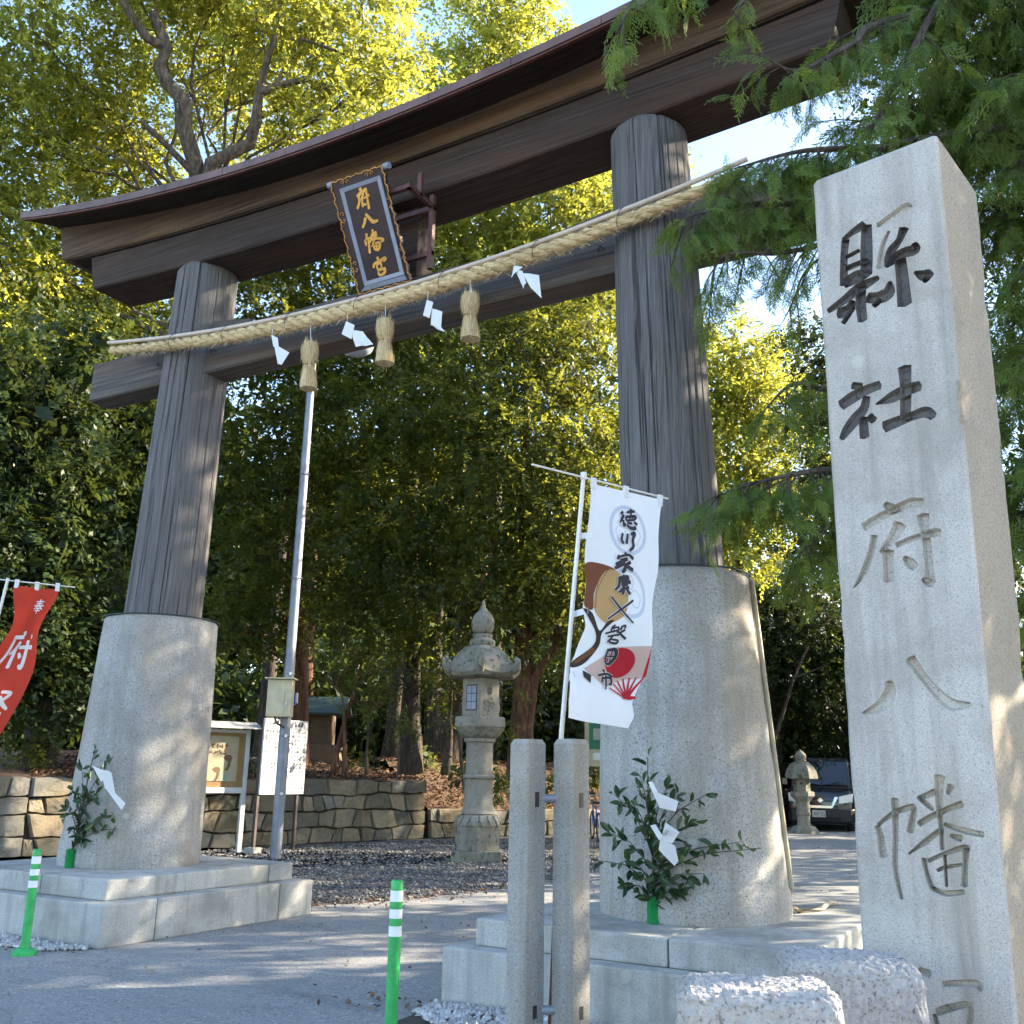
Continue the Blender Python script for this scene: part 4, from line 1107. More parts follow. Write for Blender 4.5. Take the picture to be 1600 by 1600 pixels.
# ------------------------------------------------------------------ white banner on its pole
BAN = {"left":[[0.056,3.101],[0.027,2.743],[0.022,2.525],[-0.009,2.383],[0.026,2.281],[-0.023,2.12],[-0.057,2.066],[-0.077,1.993],[-0.124,1.87],[-0.123,1.785]],"right":[[0.634,3.111],[0.585,2.854],[0.572,2.654],[0.526,2.422],[0.474,2.206],[0.432,1.997],[0.384,1.888],[0.39,1.815],[0.338,1.75]],"glyph":[[[0.293,2.975,0.0112],[0.273,2.958,0.0093]],[[0.298,2.957,0.0149],[0.277,2.926,0.0112],[0.262,2.903,0.0074]],[[0.288,2.924,0.013],[0.295,2.887,0.013]],[[0.324,2.975,0.0093],[0.355,2.986,0.013],[0.387,2.992,0.0112]],[[0.358,3.002,0.0112],[0.355,2.967,0.0112]],[[0.311,2.944,0.0112],[0.318,2.926,0.0112]],[[0.313,2.946,0.0112],[0.391,2.961,0.0149],[0.386,2.945,0.0112]],[[0.344,2.949,0.0074],[0.344,2.934,0.0074]],[[0.365,2.955,0.0074],[0.365,2.938,0.0074]],[[0.316,2.925,0.0093],[0.386,2.941,0.0093]],[[0.323,2.913,0.0093],[0.359,2.914,0.013]],[[0.308,2.905,0.0093],[0.297,2.888,0.0112]],[[0.318,2.899,0.0112],[0.349,2.885,0.0149],[0.385,2.889,0.0149],[0.38,2.902,0.0093]],[[0.38,2.925,0.0112],[0.404,2.915,0.013]],[[0.281,2.843,0.0112],[0.271,2.804,0.013],[0.286,2.784,0.013]],[[0.322,2.846,0.0112],[0.311,2.788,0.0149]],[[0.348,2.847,0.0112],[0.379,2.859,0.0149],[0.363,2.818,0.0149],[0.365,2.777,0.0149],[0.336,2.748,0.0112]],[[0.303,2.734,0.013],[0.303,2.718,0.0112]],[[0.254,2.711,0.0112],[0.247,2.688,0.0149]],[[0.254,2.7,0.0093],[0.325,2.722,0.0112],[0.366,2.705,0.0149]],[[0.264,2.683,0.0112],[0.32,2.698,0.0149]],[[0.32,2.698,0.0149],[0.234,2.656,0.013]],[[0.284,2.678,0.0149],[0.304,2.655,0.0149],[0.294,2.627,0.0168],[0.278,2.618,0.0112]],[[0.294,2.665,0.0112],[0.229,2.633,0.013]],[[0.345,2.683,0.0149],[0.304,2.659,0.013]],[[0.304,2.659,0.0149],[0.365,2.639,0.0168]],[[0.293,2.601,0.0149],[0.293,2.59,0.013]],[[0.253,2.577,0.013],[0.318,2.594,0.0149],[0.328,2.58,0.0112]],[[0.263,2.575,0.013],[0.252,2.533,0.0112],[0.227,2.508,0.0093]],[[0.273,2.558,0.0112],[0.343,2.567,0.0168]],[[0.272,2.543,0.0112],[0.318,2.549,0.0149]],[[0.273,2.569,0.0093],[0.318,2.575,0.0112],[0.313,2.545,0.0112]],[[0.298,2.58,0.013],[0.287,2.523,0.0149],[0.277,2.489,0.013]],[[0.282,2.522,0.0112],[0.252,2.496,0.0093]],[[0.302,2.529,0.013],[0.332,2.495,0.0149]],[[0.328,2.535,0.0112],[0.302,2.521,0.0093]],[[0.2,2.466,0.0077],[0.261,2.398,0.0082],[0.335,2.328,0.0082]],[[0.351,2.461,0.0082],[0.261,2.4,0.0082],[0.172,2.336,0.0082]],[[0.226,2.309,0.0092],[0.205,2.293,0.0092]],[[0.205,2.288,0.0102],[0.202,2.268,0.0092]],[[0.202,2.287,0.0082],[0.246,2.297,0.0092],[0.242,2.267,0.0102]],[[0.165,2.257,0.0092],[0.252,2.283,0.0092]],[[0.219,2.284,0.0072],[0.225,2.27,0.0072]],[[0.266,2.299,0.0102],[0.259,2.283,0.0092]],[[0.263,2.301,0.0082],[0.287,2.311,0.0092],[0.283,2.293,0.0082]],[[0.259,2.268,0.0092],[0.286,2.286,0.0102]],[[0.252,2.273,0.0102],[0.272,2.255,0.0113],[0.296,2.237,0.0123]],[[0.273,2.28,0.0092],[0.245,2.252,0.0092]],[[0.185,2.242,0.0092],[0.245,2.257,0.0092]],[[0.218,2.247,0.0092],[0.188,2.213,0.0092]],[[0.205,2.231,0.0102],[0.205,2.214,0.0092],[0.245,2.21,0.0113],[0.252,2.226,0.0102],[0.211,2.229,0.0092]],[[0.204,2.175,0.0154],[0.187,2.12,0.0113],[0.203,2.093,0.0123]],[[0.204,2.17,0.0133],[0.251,2.174,0.0205],[0.257,2.136,0.0184],[0.223,2.099,0.0174],[0.203,2.093,0.0123]],[[0.231,2.168,0.0072],[0.22,2.104,0.0072]],[[0.197,2.136,0.0072],[0.251,2.14,0.0082]],[[0.17,2.061,0.0143],[0.183,2.048,0.0123]],[[0.13,2.027,0.0123],[0.203,2.04,0.0123],[0.246,2.028,0.0123]],[[0.166,2.023,0.0123],[0.153,1.991,0.0133]],[[0.17,2.013,0.0113],[0.229,2.02,0.0143],[0.232,1.989,0.0143],[0.209,1.983,0.0102]],[[0.193,2.039,0.0123],[0.186,1.986,0.0123],[0.177,1.954,0.0082]]],"poly":{"barrel":[[0.026,2.634],[0.135,2.65],[0.238,2.62],[0.134,2.551],[0.079,2.468],[0.064,2.38],[-0.001,2.399],[0.022,2.525]],"skin":[[0.179,2.617],[0.283,2.598],[0.324,2.498],[0.288,2.373],[0.191,2.317],[0.119,2.338],[0.076,2.392],[0.094,2.491]],"stand":[[-0.006,2.378],[0.062,2.359],[0.125,2.27],[0.176,2.323],[0.22,2.333],[0.147,2.261],[0.135,2.186],[0.047,2.09],[-0.037,2.057],[-0.056,2.078],[0.089,2.182],[0.101,2.251],[0.033,2.334]],"standlight":[[-0.043,2.079],[0.092,2.178],[0.121,2.162],[-0.009,2.082]],"foot":[[0.026,2.047],[0.082,2.025],[0.074,1.981],[0.03,2.011]],"fan":[[0.248,2.191],[0.47,2.211],[0.443,2.03],[0.334,2.017],[0.275,2.002],[0.188,1.965],[0.033,2.057],[0.16,2.125]],"fanedge":[[0.47,2.211],[0.458,2.042],[0.434,2.025],[0.448,2.117]],"rib0":[[0.34,1.917],[0.437,2.03],[0.446,2.028],[0.363,1.918]],"rib1":[[0.34,1.917],[0.398,2.032],[0.407,2.033],[0.357,1.918]],"rib2":[[0.34,1.917],[0.359,2.029],[0.369,2.03],[0.355,1.918]],"rib3":[[0.336,1.917],[0.32,2.021],[0.33,2.023],[0.352,1.918]],"rib4":[[0.333,1.917],[0.283,2.006],[0.292,2.011],[0.348,1.917]],"rib5":[[0.33,1.916],[0.249,1.989],[0.258,1.994],[0.345,1.917]],"rib6":[[0.327,1.914],[0.214,1.962],[0.222,1.968],[0.342,1.917]],"pivot":[[0.318,1.926],[0.4,1.929],[0.407,1.915],[0.362,1.906],[0.315,1.911]]},"sun":[[0.377,2.113],[0.371,2.087],[0.358,2.062],[0.337,2.043],[0.311,2.029],[0.283,2.023],[0.255,2.025],[0.23,2.035],[0.21,2.051],[0.197,2.073],[0.193,2.098],[0.198,2.124],[0.211,2.148],[0.231,2.168],[0.257,2.182],[0.285,2.189],[0.314,2.187],[0.339,2.178],[0.36,2.161],[0.372,2.139]],"crest":[[0.333,2.871],[0.327,2.504]],"cr":0.149}
BO = Vector((-2.327, 4.847, 0)); BD = Vector((0.38358, 0.92351, 0)).normalized(); BN = Vector((BD.y, -BD.x, 0))
def wave(a, z):
    k = max(0, 3.1 - z)
    return .030 * k * math.sin(5.5 * a + 2.1 * z) + .022 * min(1, k) * math.sin(11 * z + 4 * a) + .012 * math.sin(17 * a + 6 * z) * min(1, k)
def bp(a, z, n=0.0): return BO + BD * a + Vector((0, 0, z)) + BN * (wave(a, z) + n)
NB = empty('festival_banner', tuple(BO + BD * -.5 + Vector((0, 0, 0))), 'white cloth banner with navy brush characters on a white pole', 'banner')
def edge(tab, z):
    zs_ = [q[1] for q in tab][::-1]; as_ = [q[0] for q in tab][::-1]
    return float(np.interp(z, zs_, as_))
lf, rt = BAN['left'], BAN['right']
NT, NS = 70, 30
V = []
for i in range(NT + 1):
    t = i / NT
    zl = lf[0][1] + (lf[-1][1] - lf[0][1]) * t; zr = rt[0][1] + (rt[-1][1] - rt[0][1]) * t
    al, ar = edge(lf, zl), edge(rt, zr)
    for j in range(NS + 1):
        s = j / NS
        V.append(bp(al + (ar - al) * s, zl + (zr - zl) * s))
Q = [(i * (NS + 1) + j, i * (NS + 1) + j + 1, (i + 1) * (NS + 1) + j + 1, (i + 1) * (NS + 1) + j) for i in range(NT) for j in range(NS)]
cl = np_mesh('cloth', np.array([tuple(v) for v in V]), Q, M['white_cloth'], NB, smooth=True)
def closed_curve(pp, n=5):
    out = []; L_ = len(pp)
    for i in range(L_):
        p0, p1, p2, p3 = [np.array(pp[(i + k) % L_]) for k in (-1, 0, 1, 2)]
        for t in np.linspace(0, 1, n, endpoint=False):
            out.append(tuple(.5 * ((2 * p1) + (-p0 + p2) * t + (2 * p0 - 5 * p1 + 4 * p2 - p3) * t * t + (-p0 + 3 * p1 - 3 * p2 + p3) * t ** 3)))
    return out
def printed(name, poly2, mat, lay):
    bm = bmesh.new()
    vs = [bm.verts.new((a, z, 0)) for a, z in poly2]
    bm.faces.new(vs)
    bmesh.ops.triangulate(bm, faces=bm.faces)
    for _ in range(5):
        ed = [e for e in bm.edges if e.calc_length() > .03]
        if not ed: break
        bmesh.ops.subdivide_edges(bm, edges=ed, cuts=1)
        bmesh.ops.triangulate(bm, faces=[f for f in bm.faces if len(f.verts) > 3])
    off = root_loc(NB)
    for v in bm.verts: v.co = bp(v.co.x, v.co.y, lay) - off
    bmesh.ops.recalc_face_normals(bm, faces=bm.faces)
    me = bpy.data.meshes.new(name); bm.to_mesh(me); bm.free()
    return link_mesh(name, me, mat, cl)
for c_ in BAN['crest']:
    m = MB(); n = 48; r1, r2 = BAN['cr'], BAN['cr'] * .84
    for k in range(n):
        a0, a1 = 2 * math.pi * k / n, 2 * math.pi * (k + 1) / n
        m.poly([bp(c_[0] + r * math.cos(a), c_[1] + r * 1.0 * math.sin(a), .0015) for r, a in ((r1, a0), (r1, a1), (r2, a1), (r2, a0))])
    for k in range(3):
        a = math.pi / 2 + k * 2.094
        lob = []
        for t in np.linspace(0, 2 * math.pi, 22, endpoint=False):
            rr = r2 * .44 * (1 - .22 * math.cos(t) ** 8); 
            lob.append((c_[0] + r2 * .50 * math.cos(a) + rr * math.cos(t + a) * .92, c_[1] + r2 * .50 * math.sin(a) + rr * math.sin(t + a)))
        inner = [((p_[0] - c_[0] - r2 * .5 * math.cos(a)) * .86 + c_[0] + r2 * .5 * math.cos(a), (p_[1] - c_[1] - r2 * .5 * math.sin(a)) * .86 + c_[1] + r2 * .5 * math.sin(a)) for p_ in lob]
        for j in range(22):
            j2 = (j + 1) % 22
            m.poly([bp(*lob[j], .0015), bp(*lob[j2], .0015), bp(*inner[j2], .0015), bp(*inner[j], .0015)])
    m.build('crest', M['crest'], cl, fixn=False)
pm = dict(barrel='drum_brown', skin='drum_skin', stand='drum_stand', standlight='drum_stand2', foot='drum_stand', fan='fan', fanedge='fan_red', pivot='fan_red')
for i, (k, poly2) in enumerate(BAN['poly'].items()):
    if k in ('skin', 'barrel', 'stand'): poly2 = closed_curve(poly2)
    printed('printed_drum' if k in ('barrel', 'skin', 'stand', 'standlight', 'foot') else 'printed_fan', poly2, M[pm.get(k, 'fan_red')], .0025 + .0004 * i)
printed('printed_sun', BAN['sun'], M['fan_red'], .0078)
# studs round the drum skin
m = MB(); sk = BAN['poly']['skin']
for k in (6, 7):
    p0, p1 = sk[k], sk[(k + 1) % 8]
    for t in np.linspace(0, 1, 9):
        a, z = p0[0] + (p1[0] - p0[0]) * t + .004, p0[1] + (p1[1] - p0[1]) * t
        m.poly([bp(a + .0035 * math.cos(w), z + .005 * math.sin(w), .0075) for w in np.linspace(0, 6.28, 7)[:-1]])
m.build('printed_drum', M['ink'], cl, fixn=False)
mo = MB(); mi_ = MB()
for s in BAN['glyph']:
    stroke_faces(mo, [(a, z, w * (1.5 if z > 2.35 else 1.15) + .007) for a, z, w in s], lambda a, z: bp(a, z, .0085))
for i, s in enumerate(BAN['glyph']):
    stroke_faces(mi_, [(a, z, w * (1.5 if z > 2.35 else 1.15)) for a, z, w in s], lambda a, z, i=i: bp(a, z, .0100 + .00002 * i))
mo.build('lettering_halo', M['white_print'], cl, fixn=False)
mi_.build('lettering', M['ink'], cl, fixn=False)
ptop = Vector((-2.327, 4.847, 3.135)); pbot = Vector((-2.83, 5.35, 0.0))
pmid = Vector((-2.535, 4.995, 1.703)); pbot2 = Vector((pcB[0], pcB[1], 0)) + vdir * .14
MB().tube([pbot2, pmid, ptop], [.014, .0135, .0125], 12).build('pole', M['pole_white'], NB, smooth=True)
MB().tube([ptop + (pbot - ptop) * .19, ptop + (pbot - ptop) * .215], .0138, 12).build('pole_joint', M['copper'], NB, smooth=True)
MB().tube([ptop + Vector((0, 0, -.02)), ptop + Vector((0, 0, .02))], .018, 12).build('pole_cap', M['pole_white'], NB, smooth=True)
MB().tube([BO + BD * -.375 + Vector((0, 0, 3.125)), BO + BD * .685 + Vector((0, 0, 3.128))], .006, 8).build('cross_bar', M['pole_white'], NB, smooth=True)
for a in (.075, .33, .615):
    MB().loft([[bp(a - .018, 3.07, .004), bp(a + .018, 3.07, .004), bp(a + .018, 3.07, -.004), bp(a - .018, 3.07, -.004)], [bp(a - .018, 3.137, .010), bp(a + .018, 3.137, .010), bp(a + .018, 3.137, -.010), bp(a - .018, 3.137, -.010)]]).build('loop', M['white_cloth'], NB)
for z in (2.80, 2.37, 2.02):
    f = (3.135 - z) / 3.135; pp = ptop + (pbot - ptop) * f
    al = edge(lf, z)
    e_ = bp(al + .03, z, .003)
    dv = (e_ - pp)
    MB().loft([[pp + BN * .016 + Vector((0, 0, q)) for q in (-.017, .017)] + [pp - BN * .016 + Vector((0, 0, q)) for q in (.017, -.017)], [e_ + BN * .004 + Vector((0, 0, q)) for q in (-.017, .017)] + [e_ - BN * .004 + Vector((0, 0, q)) for q in (.017, -.017)]]).build('loop', M['white_cloth'], NB)

# ------------------------------------------------------------------ red banner, far left
RO = Vector((-8.868, 5.716, 3.194)); RD = (Vector((-8.610, 6.112, 3.166)) - RO); RD.z = 0; RD.normalize(); RN = Vector((RD.y, -RD.x, 0))
RB = empty('festival_banner', (RO.x - .1, RO.y, 0), 'red cloth banner with white brush characters, far left edge', 'banner')
rzt = RO.z
def rp(s, t, n=0.0):
    """s across (0..1), t down (0..1): the cloth is blown to the left and narrows."""
    z = rzt - .04 - 1.75 * t
    cx_ = .26 - .12 * t - .40 * t * t
    w = .44 - .20 * math.exp(-((t - .22) / .16) ** 2) + .0 * t
    a = cx_ + (s - .5) * w
    return RO + RD * a + Vector((0, 0, z - RO.z - .0)) + RN * (.05 * math.sin(9 * t + 3 * s) * t ** .5 + .03 * math.sin(8 * s + 7 * t) + n)
V = [rp(j / 20, i / 50) for i in range(51) for j in range(21)]
Q = [(i * 21 + j, i * 21 + j + 1, (i + 1) * 21 + j + 1, (i + 1) * 21 + j) for i in range(50) for j in range(20)]
rc = np_mesh('cloth', np.array([tuple(v) for v in V]), Q, M['red_cloth'], RB, smooth=True)
MB().tube([RO + Vector((-.62, .05, -RO.z)), RO + RD * 0 + Vector((0, 0, .03))], .014, 10).build('pole', M['pole_white'], RB, smooth=True)
MB().tube([RO + RD * -.35 + Vector((0, 0, .012)), RO + RD * .60 + Vector((0, 0, -.0))], .006, 8).build('cross_bar', M['pole_white'], RB, smooth=True)
for s in (.06, .5, .95):
    q = rp(s, .012); q2 = Vector((q.x, q.y, rzt + .02))
    MB().loft([[q + RD * k + RN * .004 for k in (-.02, .02)] + [q + RD * k - RN * .004 for k in (.02, -.02)], [q2 + RD * k + RN * .01 for k in (-.02, .02)] + [q2 + RD * k - RN * .01 for k in (.02, -.02)]]).build('loop', M['white_cloth'], RB)
g_hou = [[(20, 82, 6), (80, 84, 6)], [(26, 68, 6), (74, 69, 6)], [(12, 54, 7), (90, 55, 7)], [(50, 97, 8), (46, 60, 7), (14, 30, 4)], [(54, 60, 6), (70, 42, 8), (92, 30, 5)], [(32, 36, 6), (68, 37, 6)], [(28, 22, 6), (74, 23, 6)], [(50, 44, 7), (50, 2, 6)]]
g_fu = [[(52, 98, 9), (56, 88, 9)], [(14, 82, 7), (90, 86, 8)], [(20, 82, 8), (18, 40, 7), (4, 4, 4)], [(48, 72, 8), (36, 50, 6), (26, 40, 4)], [(40, 54, 8), (40, 6, 8)], [(50, 58, 6), (96, 60, 8)], [(78, 76, 8), (78, 10, 8), (68, 14, 5)], [(56, 44, 6), (64, 32, 8)]]
g_sai = [[(34, 96, 8), (22, 78, 6), (8, 66, 4)], [(30, 88, 6), (46, 86, 7), (36, 68, 6), (10, 46, 4)], [(26, 78, 5), (34, 72, 6)], [(56, 92, 6), (84, 90, 7), (70, 72, 7), (52, 58, 5)], [(58, 80, 7), (76, 62, 8), (96, 50, 5)], [(36, 52, 6), (66, 53, 6)], [(16, 36, 7), (86, 37, 8)], [(52, 36, 8), (52, 4, 8), (42, 10, 4)], [(32, 28, 7), (18, 10, 5)], [(68, 28, 7), (84, 12, 7)]]
def red_glyph(g, s0, t0, sw, th, lay):
    m = MB()
    for i, st in enumerate(g):
        stroke_faces(m, [(x, y, w * 1.35) for x, y, w in st], lambda x, y, i=i: rp(s0 + sw * x / 100, t0 + th * (1 - y / 100), -lay - .0001 * i))
        stroke_faces(m, [(x, y, w * 1.35) for x, y, w in st], lambda x, y, i=i: rp(s0 + sw * x / 100, t0 + th * (1 - y / 100), lay + .0001 * i))
    m.build('lettering', M['white_print'], rc, fixn=False)
red_glyph(g_hou, .52, .06, .30, .085, .004)
red_glyph(g_fu, .16, .24, .72, .22, .004)
red_glyph(g_sai, .20, .56, .66, .21, .004)

# ------------------------------------------------------------------ evergreen offerings beside the columns
def sprig(base, h, tips, label, seed, papers):
    r4 = np.random.default_rng(seed)
    T = empty('evergreen_offering', base, label, 'offering', 'evergreen sprigs in green tubes on the plinths')
    b = Vector(base)
    MB().lathe(base, [(.044, .001), (.047, .01), (.046, .16), (.050, .165), (.050, .172), (.040, .174), (.040, .10)], 24).build('tube', M['green_vase'], T, smooth=True)
    stems = MB(); C, D, N_, L_, W_ = [], [], [], [], []
    topv = b + Vector((tips[0][0] - b.x, tips[0][1] - b.y, tips[0][2] - b.z))
    stems.tube([b + Vector((0, 0, .08)), b + (topv - b) * .35 + Vector((.01, 0, .02)), b + (topv - b) * .7 + Vector((-.01, 0, 0)), topv], [.011, .009, .006, .003], 7)
    for k, tp in enumerate(tips):
        tp = Vector(tp)
        if k:
            f = min(.9, max(.12, (tp.z - b.z) / (topv.z - b.z) * .62))
            st0 = b + (topv - b) * f
            mid = (st0 + tp) / 2 + Vector((0, 0, .05))
            stems.tube([st0, mid, tp], [.005, .004, .002], 5)
            seq = [(st0, mid), (mid, tp)]
        else:
            seq = [(b + (topv - b) * .55, b + (topv - b) * .8), (b + (topv - b) * .8, topv)]
        for a, c_ in seq:
            for _ in range(7 if k else 5):
                t = r4.uniform(0, 1.05); q = np.array(a + (c_ - a) * t)
                ax = np.array((c_ - a).normalized()); d = ax * .6 + r4.normal(0, .75, 3); d[2] -= .15
                d = d / np.linalg.norm(d); l = r4.uniform(.065, .115)
                C.append(q + d * l * .55); D.append(d); nn = r4.normal(0, .5, 3); nn[2] += .5; nn[1] -= .5; N_.append(nn); L_.append(l); W_.append(l * .42)
    stems.build('stems', M['bark_grey'], T)
    C, D, N_, L_, W_ = map(np.array, (C, D, N_, L_, W_))
    d = unit(D); s = unit(np.cross(N_, d)); n_ = np.cross(d, s); L = L_[:, None]; W = W_[:, None]
    v = np.empty((len(C), 8, 3))
    prof = [(-.5, 0), (-.25, .36), (.08, .5), (.34, .30), (.5, 0), (.34, -.30), (.08, -.5), (-.25, -.36)]
    for i, (a, w) in enumerate(prof): v[:, i] = C + d * L * a + s * W * w + n_ * W * abs(w) * .35 - n_ * L * .10 * (a * 2) ** 2
    q = np.arange(len(C) * 8).reshape(-1, 8)
    # split each leaf along the midrib
    qq = np.concatenate([q[:, [0, 1, 2, 3]], q[:, [0, 3, 4, 4]][:, :4]]) if False else None
    f1 = np.stack([q[:, 0], q[:, 1], q[:, 2], q[:, 3], q[:, 4]], -1); f2 = np.stack([q[:, 0], q[:, 4], q[:, 5], q[:, 6], q[:, 7]], -1)
    o = np_mesh('leaves', v.reshape(-1, 3), np.concatenate([f1, f2]), M['leaf_sakaki'], T, np.tile(r4.uniform(0, 1, len(C)), 2)); o['kind'] = 'stuff'
    for quad in papers:
        a, bb, c_, d_ = [Vector(p_) for p_ in quad]
        nn = (bb - a).cross(d_ - a).normalized() * .001
        m = MB()
        for sgn in (1, -1): m.poly([p_ + nn * sgn for p_ in (a, bb, c_, d_)])
        m.build('paper_streamer', M['paper'], T, fixn=False)
sprig((-2.710, 6.746, 0.530), 1.2, [(-2.637, 6.500, 1.622), (-2.870, 6.441, 1.377), (-2.710, 6.365, 1.341), (-2.951, 6.532, 1.120), (-2.967, 6.460, 0.936), (-2.793, 6.437, 0.947), (-2.833, 6.526, 0.777), (-2.446, 6.563, 1.387), (-2.260, 6.609, 1.391), (-2.320, 6.510, 1.208), (-2.355, 6.534, 1.066), (-2.338, 6.721, 0.875), (-2.445, 6.698, 0.749), (-1.970, 6.820, 1.050), (-2.091, 6.799, 1.086), (-2.492, 6.431, 1.144), (-2.600, 6.578, 0.848), (-2.676, 6.453, 1.507), (-2.513, 6.565, 1.448)],
      'large leafy evergreen sprig in a green tube before the right column', 81,
      [((-2.528, 6.332, 1.403), (-2.389, 6.407, 1.341), (-2.407, 6.404, 1.276), (-2.507, 6.364, 1.298)), ((-2.593, 6.396, 1.458), (-2.563, 6.389, 1.463), (-2.490, 6.370, 1.347), (-2.515, 6.364, 1.322)), ((-2.583, 6.391, 1.182), (-2.544, 6.386, 1.191), (-2.494, 6.389, 1.121), (-2.519, 6.384, 1.093)), ((-2.477, 6.397, 1.206), (-2.393, 6.427, 1.148), (-2.444, 6.420, 1.075), (-2.511, 6.387, 1.097)), ((-2.510, 6.385, 1.105), (-2.424, 6.424, 1.060), (-2.413, 6.446, 0.968), (-2.439, 6.442, 0.935)), ((-2.510, 6.385, 1.105), (-2.413, 6.446, 0.968), (-2.439, 6.442, 0.935), (-2.525, 6.386, 1.033))])
sprig((-8.760, 6.720, 0.530), 1.2, [(-8.524, 6.671, 1.686), (-8.669, 6.654, 1.470), (-8.306, 6.673, 1.505), (-8.834, 6.675, 1.284), (-8.796, 6.642, 1.073), (-8.445, 6.676, 1.233), (-8.264, 6.783, 1.028), (-8.294, 6.863, 0.906), (-8.432, 6.706, 0.965), (-8.614, 6.671, 0.929), (-8.574, 6.731, 0.810)],
      'evergreen sprig with one long paper strip before the left column', 82,
      [((-8.359, 6.526, 1.496), (-8.261, 6.571, 1.457), (-8.181, 6.596, 1.446), (-8.284, 6.592, 1.344)), ((-8.265, 6.562, 1.439), (-8.163, 6.598, 1.435), (-8.145, 6.656, 1.240), (-8.242, 6.610, 1.285)), ((-8.240, 6.607, 1.297), (-8.144, 6.654, 1.246), (-8.053, 6.711, 1.154), (-8.092, 6.708, 1.089))])

# ------------------------------------------------------------------ lamp pole
LX, LY = -12.385, 13.588
LP = empty('lamp_pole', (LX, LY, 0), 'tall grey steel lamp pole with a cream meter box', 'lamp pole')
MB().tube([(LX, LY, 0), (LX, LY, 3.4), (LX, LY, 3.45), (LX, LY, 9.6)], [.098, .094, .088, .07], 20).build('pole', M['galv'], LP, smooth=True)
la = Vector((-9.738, 11.682, 8.214))
MB().tube([(LX, LY, 9.45), (LX + .5, LY - .35, 9.62), tuple(la + Vector((-.3, .2, .35))), tuple(la + Vector((0, 0, .22)))], .03, 10).build('arm', M['galv'], LP, smooth=True)
MB().lathe(tuple(la), [(.03, .24), (.10, .22), (.14, .12), (.30, .04), (.31, .02)], 24).build('lamp_housing', M['galv'], LP, smooth=True)
MB().lathe(tuple(la), [(.295, .018), (.27, -.06), (.18, -.13), (.06, -.16), (.01, -.162)], 24).build('lamp_cover', M['lamp_glass'], LP, smooth=True)
fx = Vector((0.869, 0.495, 0)); fy = Vector((-0.495, 0.869, 0))
bc = Vector((LX, LY, 2.70)) - fx * .02 - fy * .22 - fx * .05
bx_ = MB().box(bc, (.43, .24, .64), (fx, fy, (0, 0, 1))).build('meter_box', M['cream_box'], LP, bevel=.012)
MB().box(bc + Vector((0, 0, .338)) - fy * .02, (.52, .34, .022), (fx, fy, (0, 0, 1))).build('lid', M['cream_box'], bx_, bevel=.004)
MB().box(bc - fy * .124 - fx * .05 , (.30, .012, .56), (fx, fy, (0, 0, 1))).build('door', M['cream_box'], bx_, bevel=.004)
MB().box(bc - fy * .134 + fx * .13 + Vector((0, 0, -.12)), (.03, .02, .09), (fx, fy, (0, 0, 1))).build('latch', M['alu'], bx_)
MB().box(bc - fy * .134 + fx * .13 + Vector((0, 0, .12)), (.02, .02, .06), (fx, fy, (0, 0, 1))).build('latch', M['alu'], bx_)
MB().box(Vector((LX, LY, 2.70)) + fx * .135 - fy * .06, (.07, .12, .20), (fx, fy, (0, 0, 1))).build('switch', M['blue_plastic'], LP, bevel=.006)
MB().box(Vector((LX, LY, 2.72)) + fx * .185 - fy * .06, (.03, .10, .18), (fx, fy, (0, 0, 1))).build('switch_cover', M['signwhite'], LP, bevel=.006)
MB().tube([bc + Vector((0, 0, -.32)) - fx * .08, bc + Vector((0, 0, -.42)) - fx * .04, Vector((LX, LY, 2.2)) - fy * .10], .018, 8).build('cable', M['car_black'], LP)
for z in (3.15, 2.06, 1.08, 4.9, 6.9):
    MB().tube([(LX + .099 * math.cos(a), LY + .099 * math.sin(a), z) for a in np.linspace(0, 6.28, 25)], .010, 6, False).build('band', M['steel_band'], LP)
    MB().box(Vector((LX, LY, z)) - fy * .105 + fx * .05, (.04, .02, .05), (fx, fy, (0, 0, 1))).build('band_clip', M['steel_band'], LP)

# ------------------------------------------------------------------ notice board with little roof
def board_axes(A, B):
    A = Vector((A[0], A[1], 0)); B = Vector((B[0], B[1], 0)); t = (B - A).normalized(); return A, B, t, Vector((t.y, -t.x, 0))
A, B, t, n = board_axes((-14.15, 12.95), (-13.694, 14.035))
NBD = empty('notice_board', tuple((A + B) / 2), 'roofed notice board with a brown poster right of the left column', 'notice board')
L = (B - A).length
for p_ in (A, B):
    MB().box(p_ + Vector((0, 0, 1.10)), (.085, .085, 2.20), (t, n, (0, 0, 1))).build('post', M['signwhite'], NBD, bevel=.006)
mid = (A + B) / 2
MB().box(mid + Vector((0, 0, 1.62)), (L - .09, .05, 1.02), (t, n, (0, 0, 1))).build('back_panel', M['corkboard'], NBD)
MB().box(mid + Vector((0, 0, 1.10)) + n * .01, (L - .09, .09, .10), (t, n, (0, 0, 1))).build('bottom_rail', M['signwhite'], NBD, bevel=.005)
MB().box(mid + Vector((0, 0, 2.155)) + n * .01, (L - .09, .09, .06), (t, n, (0, 0, 1))).build('top_rail', M['signwhite'], NBD, bevel=.005)
MB().loft([[mid + t * s * (L / 2 + .2) + n * .26 + Vector((0, 0, z)) for s, z in ((-1, 2.20), (-1, 2.225), (1, 2.225), (1, 2.20))], [mid + t * s * (L / 2 + .14) + Vector((0, 0, z)) for s, z in ((-1, 2.30), (-1, 2.33), (1, 2.33), (1, 2.30))], [mid + t * s * (L / 2 + .2) - n * .2 + Vector((0, 0, z)) for s, z in ((-1, 2.22), (-1, 2.245), (1, 2.245), (1, 2.22))]]).build('roof', M['alu'], NBD)
def onb(a, z, d=.03): return mid + t * a + n * d + Vector((0, 0, z))
